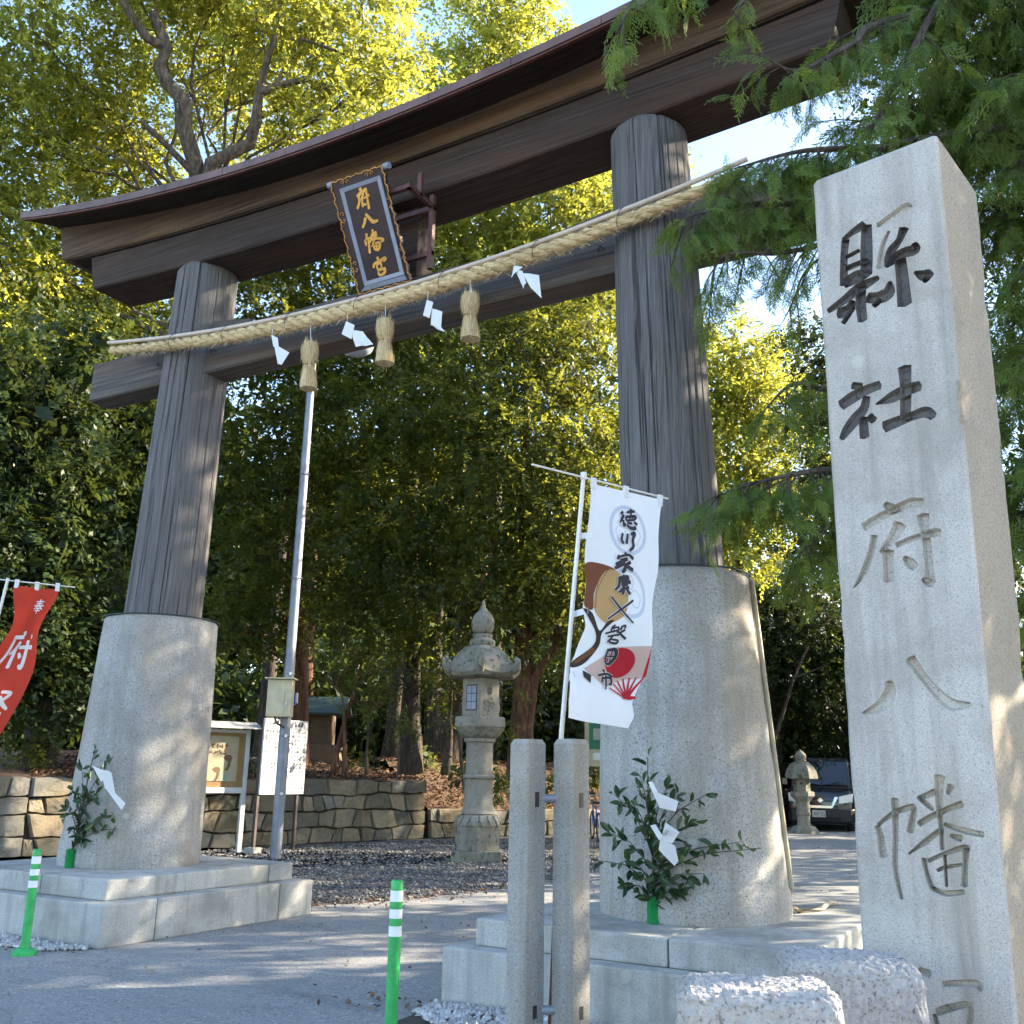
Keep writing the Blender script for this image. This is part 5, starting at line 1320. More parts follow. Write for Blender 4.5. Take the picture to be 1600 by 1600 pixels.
po = MB().box(onb(.08, 1.66, .031), (.66, .006, .80), (t, n, (0, 0, 1))).build('poster', M['poster'], NBD)
m = MB()
rr4 = random.Random(4)
for r_ in range(2):
    for c_ in range(4):
        x0 = -.08 + c_ * .085 + r_ * -.03; z0 = 1.88 - r_ * .11
        for _ in range(6):
            a = rr4.uniform(0, 3.14); ll = rr4.uniform(.02, .045); q = (x0 + rr4.uniform(-.02, .02), z0 + rr4.uniform(-.03, .03))
            stroke_faces(m, [(q[0] - ll * math.cos(a), q[1] - ll * math.sin(a), .012), (q[0] + ll * math.cos(a), q[1] + ll * math.sin(a), .014)], lambda a_, z_: onb(a_, z_, .0355))
m.build('poster_print', M['poster_brown'], po, fixn=False)
m = MB()
for (x0, z0, s) in ((.22, 1.63, 1.0), (.02, 1.42, .9)):
    m.poly([onb(x0 + s * a, z0 + s * z, .0352) for a, z in ((-.09, .05), (-.03, .10), (.05, .10), (.09, .05), (.07, -.02), (.06, -.10), (.02, -.18), (-.05, -.19), (.0, -.10), (.01, -.02), (-.04, .0))])
m.build('poster_print', M['poster_brown'], po, fixn=False)
MB().box(onb(.20, 1.34, .0352), (.22, .003, .16), (t, n, (0, 0, 1))).build('poster_print', M['poster_blue'], po)

# ------------------------------------------------------------------ white sign board full of small lettering
A, B, t, n = board_axes((-13.353, 14.081, 1.734), (-13.413, 15.350, 1.764))
L = (B - A).length; mid = (A + B) / 2
WS = empty('information_sign', tuple(mid), 'white sign board covered in small lettering on two dark legs', 'sign')
for p_ in (A + t * .02, B - t * .12):
    MB().box(p_ - n * .05 + Vector((0, 0, 1.15)), (.06, .06, 2.30), (t, n, (0, 0, 1))).build('leg', M['dark_steel'], WS)
MB().box(A + t * .02 - n * .05 + Vector((0, 0, .05)), (.22, .22, .12), (t, n, (0, 0, 1))).build('footing', M['plinth'], WS, bevel=.01)
pan = MB().box(mid + Vector((0, 0, 1.72)), (L, .04, 1.38), (t, n, (0, 0, 1))).build('panel', M['signwhite'], WS, bevel=.006)
m = MB()
def ons(a, z, d=.0225): return A + t * a + n * d + Vector((0, 0, z))
for c_ in range(13):
    x0 = .07 + c_ * (L - .14) / 12; nrow = 15
    if c_ in (5, 6): continue
    for r_ in range(nrow):
        if rr4.random() < .10 + .3 * (r_ > 11): continue
        z0 = 2.18 - r_ * .074
        for _ in range(3):
            q = (x0 + rr4.uniform(-.012, .012), z0 + rr4.uniform(-.012, .012)); a = rr4.choice((0, 1.57, .8, 2.3)); ll = rr4.uniform(.014, .024)
            stroke_faces(m, [(q[0] - ll * math.cos(a), q[1] - ll * math.sin(a), .013), (q[0] + ll * math.cos(a), q[1] + ll * math.sin(a), .013)], lambda a_, z_: ons(a_, z_))
for hx in (L * .2, L * .28, L * .70, L * .775, L * .85):
    for _ in range(8):
        q = (hx + rr4.uniform(-.022, .022), 2.33 + rr4.uniform(-.028, .028)); a = rr4.choice((0, 1.57, .8, 2.3)); ll = .024
        stroke_faces(m, [(q[0] - ll * math.cos(a), q[1] - ll * math.sin(a), .018), (q[0] + ll * math.cos(a), q[1] + ll * math.sin(a), .018)], lambda a_, z_: ons(a_, z_))
m.build('lettering', M['signink'], pan, fixn=False)['kind'] = 'stuff'

# ------------------------------------------------------------------ map sign glimpsed behind the right column
mp = Vector((-8.518, 18.181, 2.114)); t = Vector((.9, .43, 0)).normalized(); n = Vector((t.y, -t.x, 0))
MS = empty('map_sign', (mp.x, mp.y, 0), 'small green and cream map sign half hidden behind the right column', 'sign')
MB().box(mp + t * .25, (.84, .05, .92), (t, n, (0, 0, 1))).build('panel', M['poster'], MS, bevel=.006)
MB().box(mp + t * .25 + n * .03 + Vector((0, 0, .12)), (.66, .012, .5), (t, n, (0, 0, 1))).build('map_print', M['plate_green'], MS)
MB().box(mp + t * .10 + n * .038 + Vector((0, 0, .16)), (.20, .004, .22), (t, n, (0, 0, 1))).build('map_print', M['leaf_fresh_flat'] if 'leaf_fresh_flat' in M else M['poster_blue'], MS)
MB().box(mp + t * .10 + n * .03 + Vector((0, 0, -.27)), (.22, .012, .14), (t, n, (0, 0, 1))).build('map_print', M['signwhite'], MS)
for s in (-.13, .63):
    MB().box(mp + t * s - n * .03 + Vector((0, 0, -.55)), (.06, .06, mp.z * 2 * .5 + .55), (t, n, (0, 0, 1))).build('post', M['dark_steel'], MS)

# ------------------------------------------------------------------ stone lanterns
def ngon(c, r, n, rot, z): return [(c[0] + r * math.cos(rot + 2 * math.pi * j / n), c[1] + r * math.sin(rot + 2 * math.pi * j / n), z) for j in range(n)]
def big_lantern(c, label):
    T = empty('stone_lantern', (c[0], c[1], 0), label, 'stone lantern')
    x, y = c; s6 = R(30) - .52
    MB().loft([ngon(c, .98, 4, R(75), 0), ngon(c, .98, 4, R(75), .20)]).build('ground_slab', M['lantern'], T, bevel=.03)
    MB().loft([ngon(c, .70, 6, s6, .20), ngon(c, .70, 6, s6, .62), ngon(c, .68, 6, s6, .64)]).build('base', M['lantern'], T, bevel=.025)
    # lotus ring of petals
    m = MB().lathe((x, y, 0), [(.66, .642), (.62, .74), (.50, .83), (.44, .86)], 36).build('lotus_base', M['lantern'], T, smooth=True)
    for k in range(16):
        a = 2 * math.pi * k / 16; o = Vector((math.cos(a), math.sin(a), 0)); tt = Vector((-o.y, o.x, 0)); q = Vector((x, y, 0))
        P_ = lambda r, w, z: [q + o * r + tt * w + Vector((0, 0, z)), q + o * r - tt * w + Vector((0, 0, z))]
        r0 = [*P_(.675, .03, .65), *P_(.60, .03, .65)[::-1]]; r1 = [*P_(.66, .105, .74), *P_(.57, .105, .74)[::-1]]; r2 = [*P_(.56, .06, .83), *P_(.48, .06, .83)[::-1]]
        MB().loft([r0, r1, r2]).build('petal', M['lantern_plain'], m, bevel=.01)
    MB().lathe((x, y, 0), [(.50, .861), (.47, .90), (.44, .95), (.42, 1.0), (.395, 1.5), (.385, 1.50)], 28).build('shaft', M['lantern_plain'], T, smooth=True)
    MB().lathe((x, y, 0), [(.43, 1.50), (.46, 1.525), (.46, 1.555), (.43, 1.58)], 28).build('shaft_ring', M['lantern_plain'], T, smooth=True)
    MB().lathe((x, y, 0), [(.39, 1.58), (.385, 2.12), (.40, 2.18), (.455, 2.2), (.455, 2.26)], 28).build('shaft', M['lantern_plain'], T, smooth=True)
    MB().lathe((x, y, 0), [(.46, 2.262), (.56, 2.32), (.68, 2.43), (.70, 2.46)], 36).build('lotus_cup', M['lantern'], T, smooth=True)
    MB().loft([ngon(c, .80, 6, s6, 2.462), ngon(c, .82, 6, s6, 2.50), ngon(c, .82, 6, s6, 2.64), ngon(c, .76, 6, s6, 2.67)]).build('platform', M['lantern_plain'], T, bevel=.02)
    fb = MB().loft([ngon(c, .60, 6, s6, 2.672), ngon(c, .60, 6, s6, 3.40)]).build('fire_box', M['lantern_plain'], T, bevel=.012)
    for k in range(6):
        a = s6 + R(30) + k * R(60); o = Vector((math.cos(a), math.sin(a), 0)); tt = Vector((-o.y, o.x, 0)); q = Vector((x, y, 0)) + o * (.60 * math.cos(R(30)))
        if k % 3 == 1 or k % 3 == 2 and False:
            MB().box(q + o * .004 + Vector((0, 0, 3.03)), (.36, .012, .50), (tt, o, (0, 0, 1))).build('window_frame', M['dark_steel'], fb)
            for ix in range(2):
                for iz in range(3):
                    MB().box(q + o * .012 + tt * (-.08 + .16 * ix) + Vector((0, 0, 2.875 + .155 * iz)), (.145, .008, .14), (tt, o, (0, 0, 1))).build('pane', M['plaque_frame'], fb)
        else:
            MB().tube([q + o * .002 + Vector((0, 0, 3.16)) , q + o * .012 + Vector((0, 0, 3.16))], .075, 16).build('moon_hole', M['car_black'], fb)
            mm = MB()
            for j in range(5):
                aa = j * 1.3; cc = q + o * .012 + tt * (.09 * math.cos(aa)) + Vector((0, 0, 2.90 + .09 * math.sin(aa)))
                mm.tube([cc + tt * (.07 * math.cos(b_)) + Vector((0, 0, .055 * math.sin(b_))) for b_ in np.linspace(0, 4.2, 10)], .014, 6)
            mm.build('carved_cloud', M['lantern_plain'], fb)
    # roof: six-sided with upturned scrolls
    rf = MB(); rings = []
    prof = [(.60, 3.402, 0), (1.02, 3.43, .03), (1.10, 3.50, .10), (1.06, 3.58, .12), (.88, 3.72, .04), (.72, 3.92, .0), (.58, 4.02, 0), (.36, 4.07, 0)]
    for r, z, up in prof:
        ring = []
        for j in range(36):
            a = 2 * math.pi * j / 36; ph = (a % R(60)) / R(60); corner = abs(ph - .5) * 2   # 1 at corners
            rr = r * (math.cos(R(30)) / math.cos((a % R(60)) - R(30)) * .55 + .45)
            ring.append((x + rr * math.cos(a + s6), y + rr * math.sin(a + s6), z + up * corner ** 3))
        rings.append(ring)
    rfo = rf.loft(rings).build('roof', M['lantern'], T, smooth=True)
    for k in range(6):
        a = s6 + k * R(60); o = Vector((math.cos(a), math.sin(a), 0)); q = Vector((x, y, 0))
        pts = [q + o * (.72) + Vector((0, 0, 3.90)), q + o * .95 + Vector((0, 0, 3.66)), q + o * 1.10 + Vector((0, 0, 3.56)), q + o * 1.20 + Vector((0, 0, 3.63)), q + o * 1.21 + Vector((0, 0, 3.73)), q + o * 1.13 + Vector((0, 0, 3.77)), q + o * 1.09 + Vector((0, 0, 3.72))]
        MB().tube(pts, [.045, .075, .105, .105, .085, .065, .04], 10).build('roof_scroll', M['lantern'], rfo, smooth=True)
    MB().lathe((x, y, 0), [(.36, 4.07), (.38, 4.10), (.38, 4.16), (.32, 4.20), (.28, 4.22), (.30, 4.28), (.30, 4.30)], 28).build('finial_base', M['lantern'], T, smooth=True)
    MB().lathe((x, y, 0), [(.20, 4.302), (.30, 4.36), (.345, 4.47), (.335, 4.58), (.26, 4.70), (.14, 4.78), (.07, 4.86), (.045, 4.96), (.012, 4.99)], 28).build('finial', M['lantern'], T, smooth=True)
    T.scale = (.63, .63, .925)
big_lantern((-9.584, 15.641), 'big ornate stone lantern with barred window standing on the gravel')

def small_lantern(c, label):
    T = empty('stone_lantern', (c[0], c[1], 0), label, 'stone lantern')
    x, y = c; s6 = .2
    MB().loft([ngon(c, .42, 6, s6, 0), ngon(c, .40, 6, s6, .08), ngon(c, .30, 6, s6, .20)]).build('base', M['lantern_plain'], T, bevel=.02)
    MB().lathe((x, y, 0), [(.21, .20), (.18, .28), (.175, .48), (.20, .51), (.20, .55), (.18, .58), (.18, .85), (.22, .90)], 24).build('shaft', M['lantern_plain'], T, smooth=True)
    MB().loft([ngon(c, .22, 6, s6, .902), ngon(c, .30, 6, s6, .98), ngon(c, .34, 6, s6, 1.02), ngon(c, .34, 6, s6, 1.12), ngon(c, .30, 6, s6, 1.15)]).build('platform', M['lantern_plain'], T, bevel=.012)
    fb = MB().loft([ngon(c, .235, 6, s6, 1.152), ngon(c, .235, 6, s6, 1.49)]).build('fire_box', M['lantern_plain'], T, bevel=.01)
    for k in range(6):
        a = s6 + R(30) + k * R(60); o = Vector((math.cos(a), math.sin(a), 0)); q = Vector((x, y, 0)) + o * .204
        MB().tube([q + Vector((0, 0, 1.36)), q + o * .008 + Vector((0, 0, 1.36))], .035, 12).build('moon_hole', M['car_black'], fb)
    MB().loft([ngon(c, .46, 6, s6, 1.492), ngon(c, .46, 6, s6, 1.53), ngon(c, .43, 6, s6, 1.70), ngon(c, .35, 6, s6, 1.85), ngon(c, .23, 6, s6, 1.95), ngon(c, .17, 6, s6, 1.97)]).build('roof', M['lantern'], T, bevel=.012)
    MB().lathe((x, y, 0), [(.15, 1.97), (.16, 2.01), (.13, 2.03), (.165, 2.10), (.15, 2.18), (.08, 2.25), (.01, 2.31)], 20).build('finial', M['lantern_plain'], T, smooth=True)
small_lantern((-7.334, 29.719), 'small dome roofed stone lantern in front of the parked car')

# ------------------------------------------------------------------ parked van
CX_, CY_ = -7.18, 31.2
hd = Vector((.16, -.987, 0)).normalized(); hr = Vector((-hd.y, hd.x, 0))      # heading, and its left-hand side as seen from the front
def cv(f, s, z): return Vector((CX_, CY_, 0)) - hd * f + hr * s + Vector((0, 0, z))   # f metres behind the nose
VAN = empty('parked_van', (CX_, CY_, 0), 'dark blue black van parked nose on beside the small lantern', 'van')
prof = [(0.0, .84, .20, .62), (.02, .85, .20, .78), (.10, .86, .18, .95), (.75, .86, .18, 1.07), (.95, .86, .18, 1.12)]
W_ = .855
def xsec(f, zt, hw, z0=.20, shoulder=.10):
    return [cv(f, -hw + .04, z0), cv(f, -hw, z0 + .12), cv(f, -hw, zt - shoulder), cv(f, -hw + shoulder, zt), cv(f, hw - shoulder, zt), cv(f, hw, zt - shoulder), cv(f, hw, z0 + .12), cv(f, hw - .04, z0)]
body = MB().loft([xsec(-.02, .72, .70, .30, .10), xsec(.0, .86, .76, .24, .10), xsec(.06, .98, .82, .20, .10), xsec(.30, 1.06, .845, .20, .10), xsec(.95, 1.14, .855, .20, .08), xsec(4.1, 1.14, .855, .20, .08), xsec(4.25, 1.1, .80, .26, .08)]).build('body', M['car_paint'], VAN, smooth=True)
def cabin(f, zt, hwb, hwt): return [cv(f, -hwb, 1.10), cv(f, -hwt, zt), cv(f, hwt, zt), cv(f, hwb, 1.10)]
MB().loft([[cv(.62, -.80, 1.10), cv(.66, -.78, 1.13), cv(.66, .78, 1.13), cv(.62, .80, 1.10)], cabin(1.30, 1.78, .83, .68), cabin(1.55, 1.87, .845, .69), cabin(3.9, 1.86, .845, .69), cabin(4.2, 1.55, .82, .72)]).build('cabin', M['car_paint'], VAN, smooth=False, bevel=.03)
MB().loft([[cv(.675, -.70, 1.155), cv(.675, .70, 1.155), cv(1.27, .615, 1.745), cv(1.27, -.615, 1.745)], [cv(.655, -.70, 1.165), cv(.655, .70, 1.165), cv(1.25, .615, 1.755), cv(1.25, -.615, 1.755)]]).build('windscreen', M['car_glass'], VAN)
for s in (-1, 1):
    MB().loft([[cv(1.45, s * .838, 1.18), cv(2.3, s * .845, 1.18), cv(2.3, s * .735, 1.74), cv(1.65, s * .735, 1.74)], [cv(1.45, s * .850, 1.18), cv(2.3, s * .857, 1.18), cv(2.3, s * .748, 1.74), cv(1.65, s * .748, 1.74)]]).build('side_window', M['car_glass'], VAN)
    hl = MB().loft([[cv(-.06, s * .46, .70), cv(-.05, s * .48, .88), cv(.02, s * .82, .96), cv(.01, s * .81, .74)], [cv(.12, s * .46, .70), cv(.12, s * .48, .86), cv(.30, s * .83, .93), cv(.30, s * .82, .74)]]).build('headlight', M['headlight'], VAN, bevel=.01)
    MB().tube([cv(-.035, s * .62, .42), cv(.06, s * .62, .42)], .055, 16).build('fog_lamp', M['chrome'], VAN, smooth=True)
    mr = MB().loft([[cv(.93, s * .90, 1.14), cv(.93, s * 1.06, 1.15), cv(.93, s * 1.07, 1.33), cv(.93, s * .92, 1.34)], [cv(1.05, s * .88, 1.14), cv(1.08, s * 1.05, 1.15), cv(1.08, s * 1.06, 1.33), cv(1.05, s * .90, 1.34)]]).build('wing_mirror', M['car_paint'], VAN, bevel=.02)
    for f in (.78, 3.35):
        ty = MB(); c0 = cv(f, s * .70, .31)
        rings = []
        for w_, r_ in ((-.10, .22), (-.10, .29), (-.07, .315), (.07, .315), (.10, .29), (.10, .22)):
            rings.append([c0 + hr * w_ + hd * (r_ * math.cos(a)) + Vector((0, 0, r_ * math.sin(a))) for a in np.linspace(0, 2 * math.pi, 25)[:-1]])
        to = ty.loft(rings).build('wheel', M['tyre'], VAN, smooth=True)
        MB().tube([c0 + hr * (s * .085), c0 + hr * (s * .105)], .20, 20).build('rim', M['alu'], to)
MB().loft([[cv(-.030, -.44, .60), cv(-.030, .44, .60), cv(.015, .46, .86), cv(.015, -.46, .86)], [cv(.06, -.44, .60), cv(.06, .44, .60), cv(.06, .46, .86), cv(.06, -.46, .86)]]).build('grille', M['car_black'], VAN)
m = MB()
for s in (-1, 1):
    m.loft([[cv(-.045, s * .12, .585), cv(-.045, s * .12, .645), cv(.0, s * .12, .645), cv(.0, s * .12, .585)], [cv(-.045, s * .30, .585), cv(-.045, s * .27, .645), cv(.0, s * .27, .645), cv(.0, s * .30, .585)], [cv(-.01, s * .46, .87), cv(-.01, s * .37, .87), cv(.03, s * .37, .87), cv(.03, s * .46, .87)]])
m.box(cv(-.025, 0, .615), (.26, .045, .06), (hr, hd, (0, 0, 1)))
m.build('grille_trim', M['chrome'], VAN)
em = MB().tube([cv(-.04, 0, .78), cv(-.015, 0, .78)], .055, 20).build('emblem', M['chrome'], VAN, smooth=True)
MB().box(cv(-.046, 0, .78), (.15, .012, .022), (hr, hd, (0, 0, 1))).build('emblem_bar', M['chrome'], em)
MB().loft([[cv(-.05, -.74, .24), cv(-.05, .74, .24), cv(-.05, .76, .56), cv(-.05, -.76, .56)], [cv(.10, -.86, .22), cv(.10, .86, .22), cv(.10, .86, .58), cv(.10, -.86, .58)]]).build('bumper', M['car_black'], VAN, bevel=.03)
MB().box(cv(-.03, 0, .31), (1.0, .08, .12), (hr, hd, (0, 0, 1))).build('lower_grille', M['tyre'], VAN)
pl = MB().box(cv(-.065, -.05, .44), (.34, .012, .17), (hr, hd, (0, 0, 1))).build('number_plate', M['signwhite'], VAN, bevel=.004)
seg = {'2': [[(0, 1.0), (.5, 1.0), (.55, .75), (0, .05)], [(0, 0), (.6, 0)]], '5': [[(.55, 1), (.05, 1), (.05, .55), (.5, .58), (.55, .2), (.0, .0)]], '4': [[(.42, 0), (.42, 1), (0, .32)], [(0, .3), (.62, .3)]], '-': [[(.1, .5), (.5, .5)]]}
m = MB(); xx = .0
for ch in '22-54':
    for pl_ in seg[ch]:
        stroke_faces(m, [(xx + px_ * .055, .395 + pz_ * .085, .012) for px_, pz_ in pl_], lambda a, z: cv(-.0725, -(a - .15) - .05, z))
    xx += .058
m.build('plate_number', M['plate_green'], pl, fixn=False)
m = MB()
for s in (-1, 1): m.tube([cv(.66, s * .1, 1.17), cv(.69, s * .6, 1.20)], .012, 6)
m.build('wiper', M['car_black'], VAN)
VAN.scale = (1.12, 1.1, 1.14)

# ------------------------------------------------------------------ bicycle glimpsed between post and collar
bc0 = Vector((-10.35, 22.2, 0)); bd = Vector((-.55, .83, 0)).normalized(); bs = Vector((-bd.y, bd.x, 0))
BK = empty('bicycle', tuple(bc0), 'blue bicycle mostly hidden behind the right column', 'bicycle')
for f in (-.52, .52):
    c0 = bc0 + bd * f + Vector((0, 0, .33))
    w = MB().tube([c0 + bd * (.31 * math.cos(a)) + Vector((0, 0, .31 * math.sin(a))) for a in np.linspace(0, 2 * math.pi, 33)], .02, 8, False).build('wheel', M['tyre'], BK, smooth=True)
    m = MB()
    for k in range(9):
        a = k * math.pi / 9; m.tube([c0 - (bd * math.cos(a) + Vector((0, 0, math.sin(a)))) * .3, c0 + (bd * math.cos(a) + Vector((0, 0, math.sin(a)))) * .3], .0025, 4)
    m.build('spokes', M['alu'], w)
P_ = lambda f, z: bc0 + bd * f + Vector((0, 0, z))
m = MB()
for a, b_ in (((-.52, .33), (-.05, .30)), ((-.05, .30), (-.16, .80)), ((-.05, .30), (.38, .72)), ((-.14, .70), (.36, .80)), ((-.52, .33), (-.14, .70)), ((.34, .92), (.52, .33))):
    m.tube([P_(*a), P_(*b_)], .017, 8)
m.build('frame', M['blue_plastic'], BK, smooth=True)
MB().box(P_(-.18, .86), (.24, .14, .06), (bd, bs, (0, 0, 1))).build('saddle', M['car_black'], BK, bevel=.02)
MB().tube([P_(.25, 1.0) + bs * .28, P_(.33, 1.02) + bs * .1, P_(.33, 1.02) - bs * .1, P_(.25, 1.0) - bs * .28], .013, 8).build('handlebar', M['alu'], BK, smooth=True)
MB().tube([P_(.42, .85), P_(.52, .88)], .05, 12).build('lamp', M['poster_blue'], BK, smooth=True)

# ------------------------------------------------------------------ little shrine among the trees
sc0 = Vector((-18.380, 21.568, 1.738)); sc0.z = 1.40
HS = empty('small_shrine', tuple(sc0), 'little tan shrine with green copper roof among the trees', 'shrine')
t = Vector((.87, .49, 0)); n = Vector((.49, -.87, 0))
MB().loft([[sc0 + t * a * .62 + n * b_ * .62 + Vector((0, 0, 0)) for a, b_ in ((-1, -1), (1, -1), (1, 1), (-1, 1))], [sc0 + t * a * .50 + n * b_ * .50 + Vector((0, 0, .75)) for a, b_ in ((-1, -1), (1, -1), (1, 1), (-1, 1))]]).build('base', M['tan_wall'], HS, bevel=.02)
MB().box(sc0 + Vector((0, 0, 1.15)), (.72, .66, .78), (t, n, (0, 0, 1))).build('body', M['tan_wall'], HS, bevel=.01)
for s in (-.3, .3): MB().box(sc0 + t * s + n * .36 + Vector((0, 0, 1.15)), (.07, .07, .78), (t, n, (0, 0, 1))).build('post', M['tan_wall'], HS)
MB().loft([[sc0 + n * b_ + t * s * .75 + Vector((0, 0, z)) for b_, z in ((-.72, 1.52), (-.72, 1.58), (0, 2.05), (.72, 1.58), (.72, 1.52), (0, 1.96))] for s in (-1, 1)]).build('roof', M['teal_roof'], HS)

# ------------------------------------------------------------------ trees
def crown_leaves(blobs, rng, leaf, dens, droop=0.15, inner=2):
    C = []; B = []; Ci = []
    for (bx, by, bz, r) in blobs:
        nc = max(6, int(dens * 31 * r * r))
        d = unit(rng.normal(0, 1, (nc, 3)))
        rad = r * rng.uniform(0.15, 1.0, nc) ** 0.45 * (1 + 0.22 * np.sin(5 * d[:, 0] + 3 * bx) * np.sin(4 * d[:, 1] + by) + rng.normal(0, .07, nc))
        cc = np.stack([bx + d[:, 0] * rad, by + d[:, 1] * rad, bz + d[:, 2] * rad * 0.82], -1)
        C.append(cc); B.append(d)
        Ci.append(np.array([bx, by, bz]) + (cc - np.array([bx, by, bz])) * rng.uniform(.1, .75, (nc, 1)))
    cc = np.concatenate(C); dd = np.concatenate(B)
    # every cluster is three leafy twigs; leaves sit left and right along each twig
    nt_, kl = 3, 12
    k = nt_ * kl; n = len(cc) * k; f_ = (leaf / .12) ** .7
    ax = unit(np.repeat(dd, nt_, 0) * .7 + rng.normal(0, .65, (len(cc) * nt_, 3)) + np.array([0, 0, -droop]))
    tn = rng.normal(0, .45, (len(ax), 3)) + np.repeat(dd, nt_, 0) * .3; tn[:, 2] += .8
    sd = unit(np.cross(tn, ax)); tn = np.cross(ax, sd)
    st = np.repeat(cc, nt_, 0) + rng.normal(0, .10, (len(ax), 3)) * f_
    ln = rng.uniform(.35, .75, len(ax)) * f_
    u = (np.tile(np.arange(kl), (len(ax), 1)) + rng.uniform(0, .8, (len(ax), kl))) / kl
    sg = np.where(np.arange(kl) % 2 == 0, 1.0, -1.0)[None, :]
    L = (rng.uniform(.6, 1.3, (len(ax), kl)) * leaf * (1.1 - .45 * u))
    d = ax[:, None, :] * (.55 + .5 * u[..., None]) + sd[:, None, :] * (sg * (1.0 - .5 * u))[..., None] + rng.normal(0, .25, (len(ax), kl, 3))
    d = unit(d)
    pos = st[:, None, :] + ax[:, None, :] * (u * ln[:, None])[..., None] - tn[:, None, :] * (.18 * u * u * ln[:, None])[..., None] + d * L[..., None] * .5 + rng.normal(0, .02, (len(ax), kl, 3))
    nn = tn[:, None, :] + rng.normal(0, .30, (len(ax), kl, 3))
    tint = np.clip(np.repeat(rng.uniform(.05, .8, len(cc)), k) + np.repeat(rng.normal(0, .10, len(ax)), kl) + (u.ravel() - .4) * .25 + rng.normal(0, .10, n), 0, 1)
    L = L.ravel()
    v, q = leaf_quads(pos.reshape(-1, 3), d.reshape(-1, 3), nn.reshape(-1, 3), L, L * rng.uniform(.42, .62, n))
    # sparse large leaves added deep inside close the crown, tinted dark as shade
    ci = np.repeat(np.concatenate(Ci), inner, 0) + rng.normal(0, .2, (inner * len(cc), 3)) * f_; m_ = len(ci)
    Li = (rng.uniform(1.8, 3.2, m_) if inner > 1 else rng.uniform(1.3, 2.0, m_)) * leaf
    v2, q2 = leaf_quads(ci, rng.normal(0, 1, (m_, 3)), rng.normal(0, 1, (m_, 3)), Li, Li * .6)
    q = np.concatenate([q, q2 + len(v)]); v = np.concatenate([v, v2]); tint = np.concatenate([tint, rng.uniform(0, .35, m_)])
    return v, q, tint, cc

def limb(mb, a, b, r0, r1, rr, sway=.18, n=6, lift=.0):
    a = Vector(a); b = Vector(b); L = (b - a).length
    pts, rad = [], []
    off = Vector((0, 0, 0))
    for i in range(n + 1):
        t = i / n
        if 0 < i < n: off = Vector((rr.uniform(-1, 1), rr.uniform(-1, 1), rr.uniform(-.6, .6))) * (sway * L / n * 1.2)
        else: off = Vector((0, 0, 0))
        pts.append(a + (b - a) * t + off + Vector((0, 0, lift * math.sin(math.pi * t) * L)))
        rad.append(r0 + (r1 - r0) * t ** .8)
    mb.tube(pts, rad, 9 if r0 > .08 else 6)
    return pts

def tree(label, base, top, r0, blobs, leafm, barkm, seed, leaf=.12, dens=1.0, group='trees behind the gate', name='evergreen_tree', cat='tree', twigs=5, bend=0.06, limbs=None):
    rr = random.Random(seed); rng = np.random.default_rng(seed)
    T = empty(name, base, label, cat, group)
    base = Vector(base); top = Vector(top)
    tm = MB(); pts, rad = [], []
    n = 9; H_ = (top - base).length
    dx = 0; dy = 0
    for i in range(n + 1):
        t = i / n
        if i: dx += rr.uniform(-bend, bend) * H_ / n; dy += rr.uniform(-bend, bend) * H_ / n
        p_ = base + (top - base) * t + Vector((dx, dy, 0))
        pts.append(p_); rad.append(r0 * (1 - .72 * t) * (1.35 if i == 0 else 1.08 if i == 1 else 1))
    pts[0] -= Vector((0, 0, .15))
    tm.tube(pts, rad, 14)
    tm.build('trunk', barkm, T, smooth=True)
    bm_ = MB()
    if blobs:
        zlo = min(b[2] for b in blobs)
        for b in blobs:
            # leave the trunk somewhat below the blob
            cand = [(abs((p_.z) - (b[2] - .45 * math.hypot(b[0] - p_.x, b[1] - p_.y))), i) for i, p_ in enumerate(pts) if i >= 2]
            i = min(cand)[1]
            L_ = limb(bm_, pts[i], (b[0], b[1], b[2]), max(.02, rad[i] * .5), .018, rr, .35, 7, .05)
            for _ in range(twigs):
                s_ = L_[rr.randint(3, 6)]
                d = Vector((rr.gauss(0, 1), rr.gauss(0, 1), rr.gauss(.2, .7))).normalized() * b[3] * rr.uniform(.5, .95)
                limb(bm_, s_, Vector((b[0], b[1], b[2])) + d, .02, .005, rr, .4, 4)
    if limbs:
        for (pl_, ra, rb) in limbs:
            m_ = [Vector(q) for q in pl_]
            k_ = len(m_)
            bm_.tube(m_, [ra + (rb - ra) * i / (k_ - 1) for i in range(k_)], 12)
    if bm_.v: bm_.build('branches', barkm, T, smooth=True)
    if blobs:
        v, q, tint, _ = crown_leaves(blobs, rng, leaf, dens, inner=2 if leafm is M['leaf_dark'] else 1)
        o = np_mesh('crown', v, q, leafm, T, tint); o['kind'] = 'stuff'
    return T

def bl(*items): return [(p_[0], p_[1], p_[2], r) for p_, r in items]
gz = 1.55
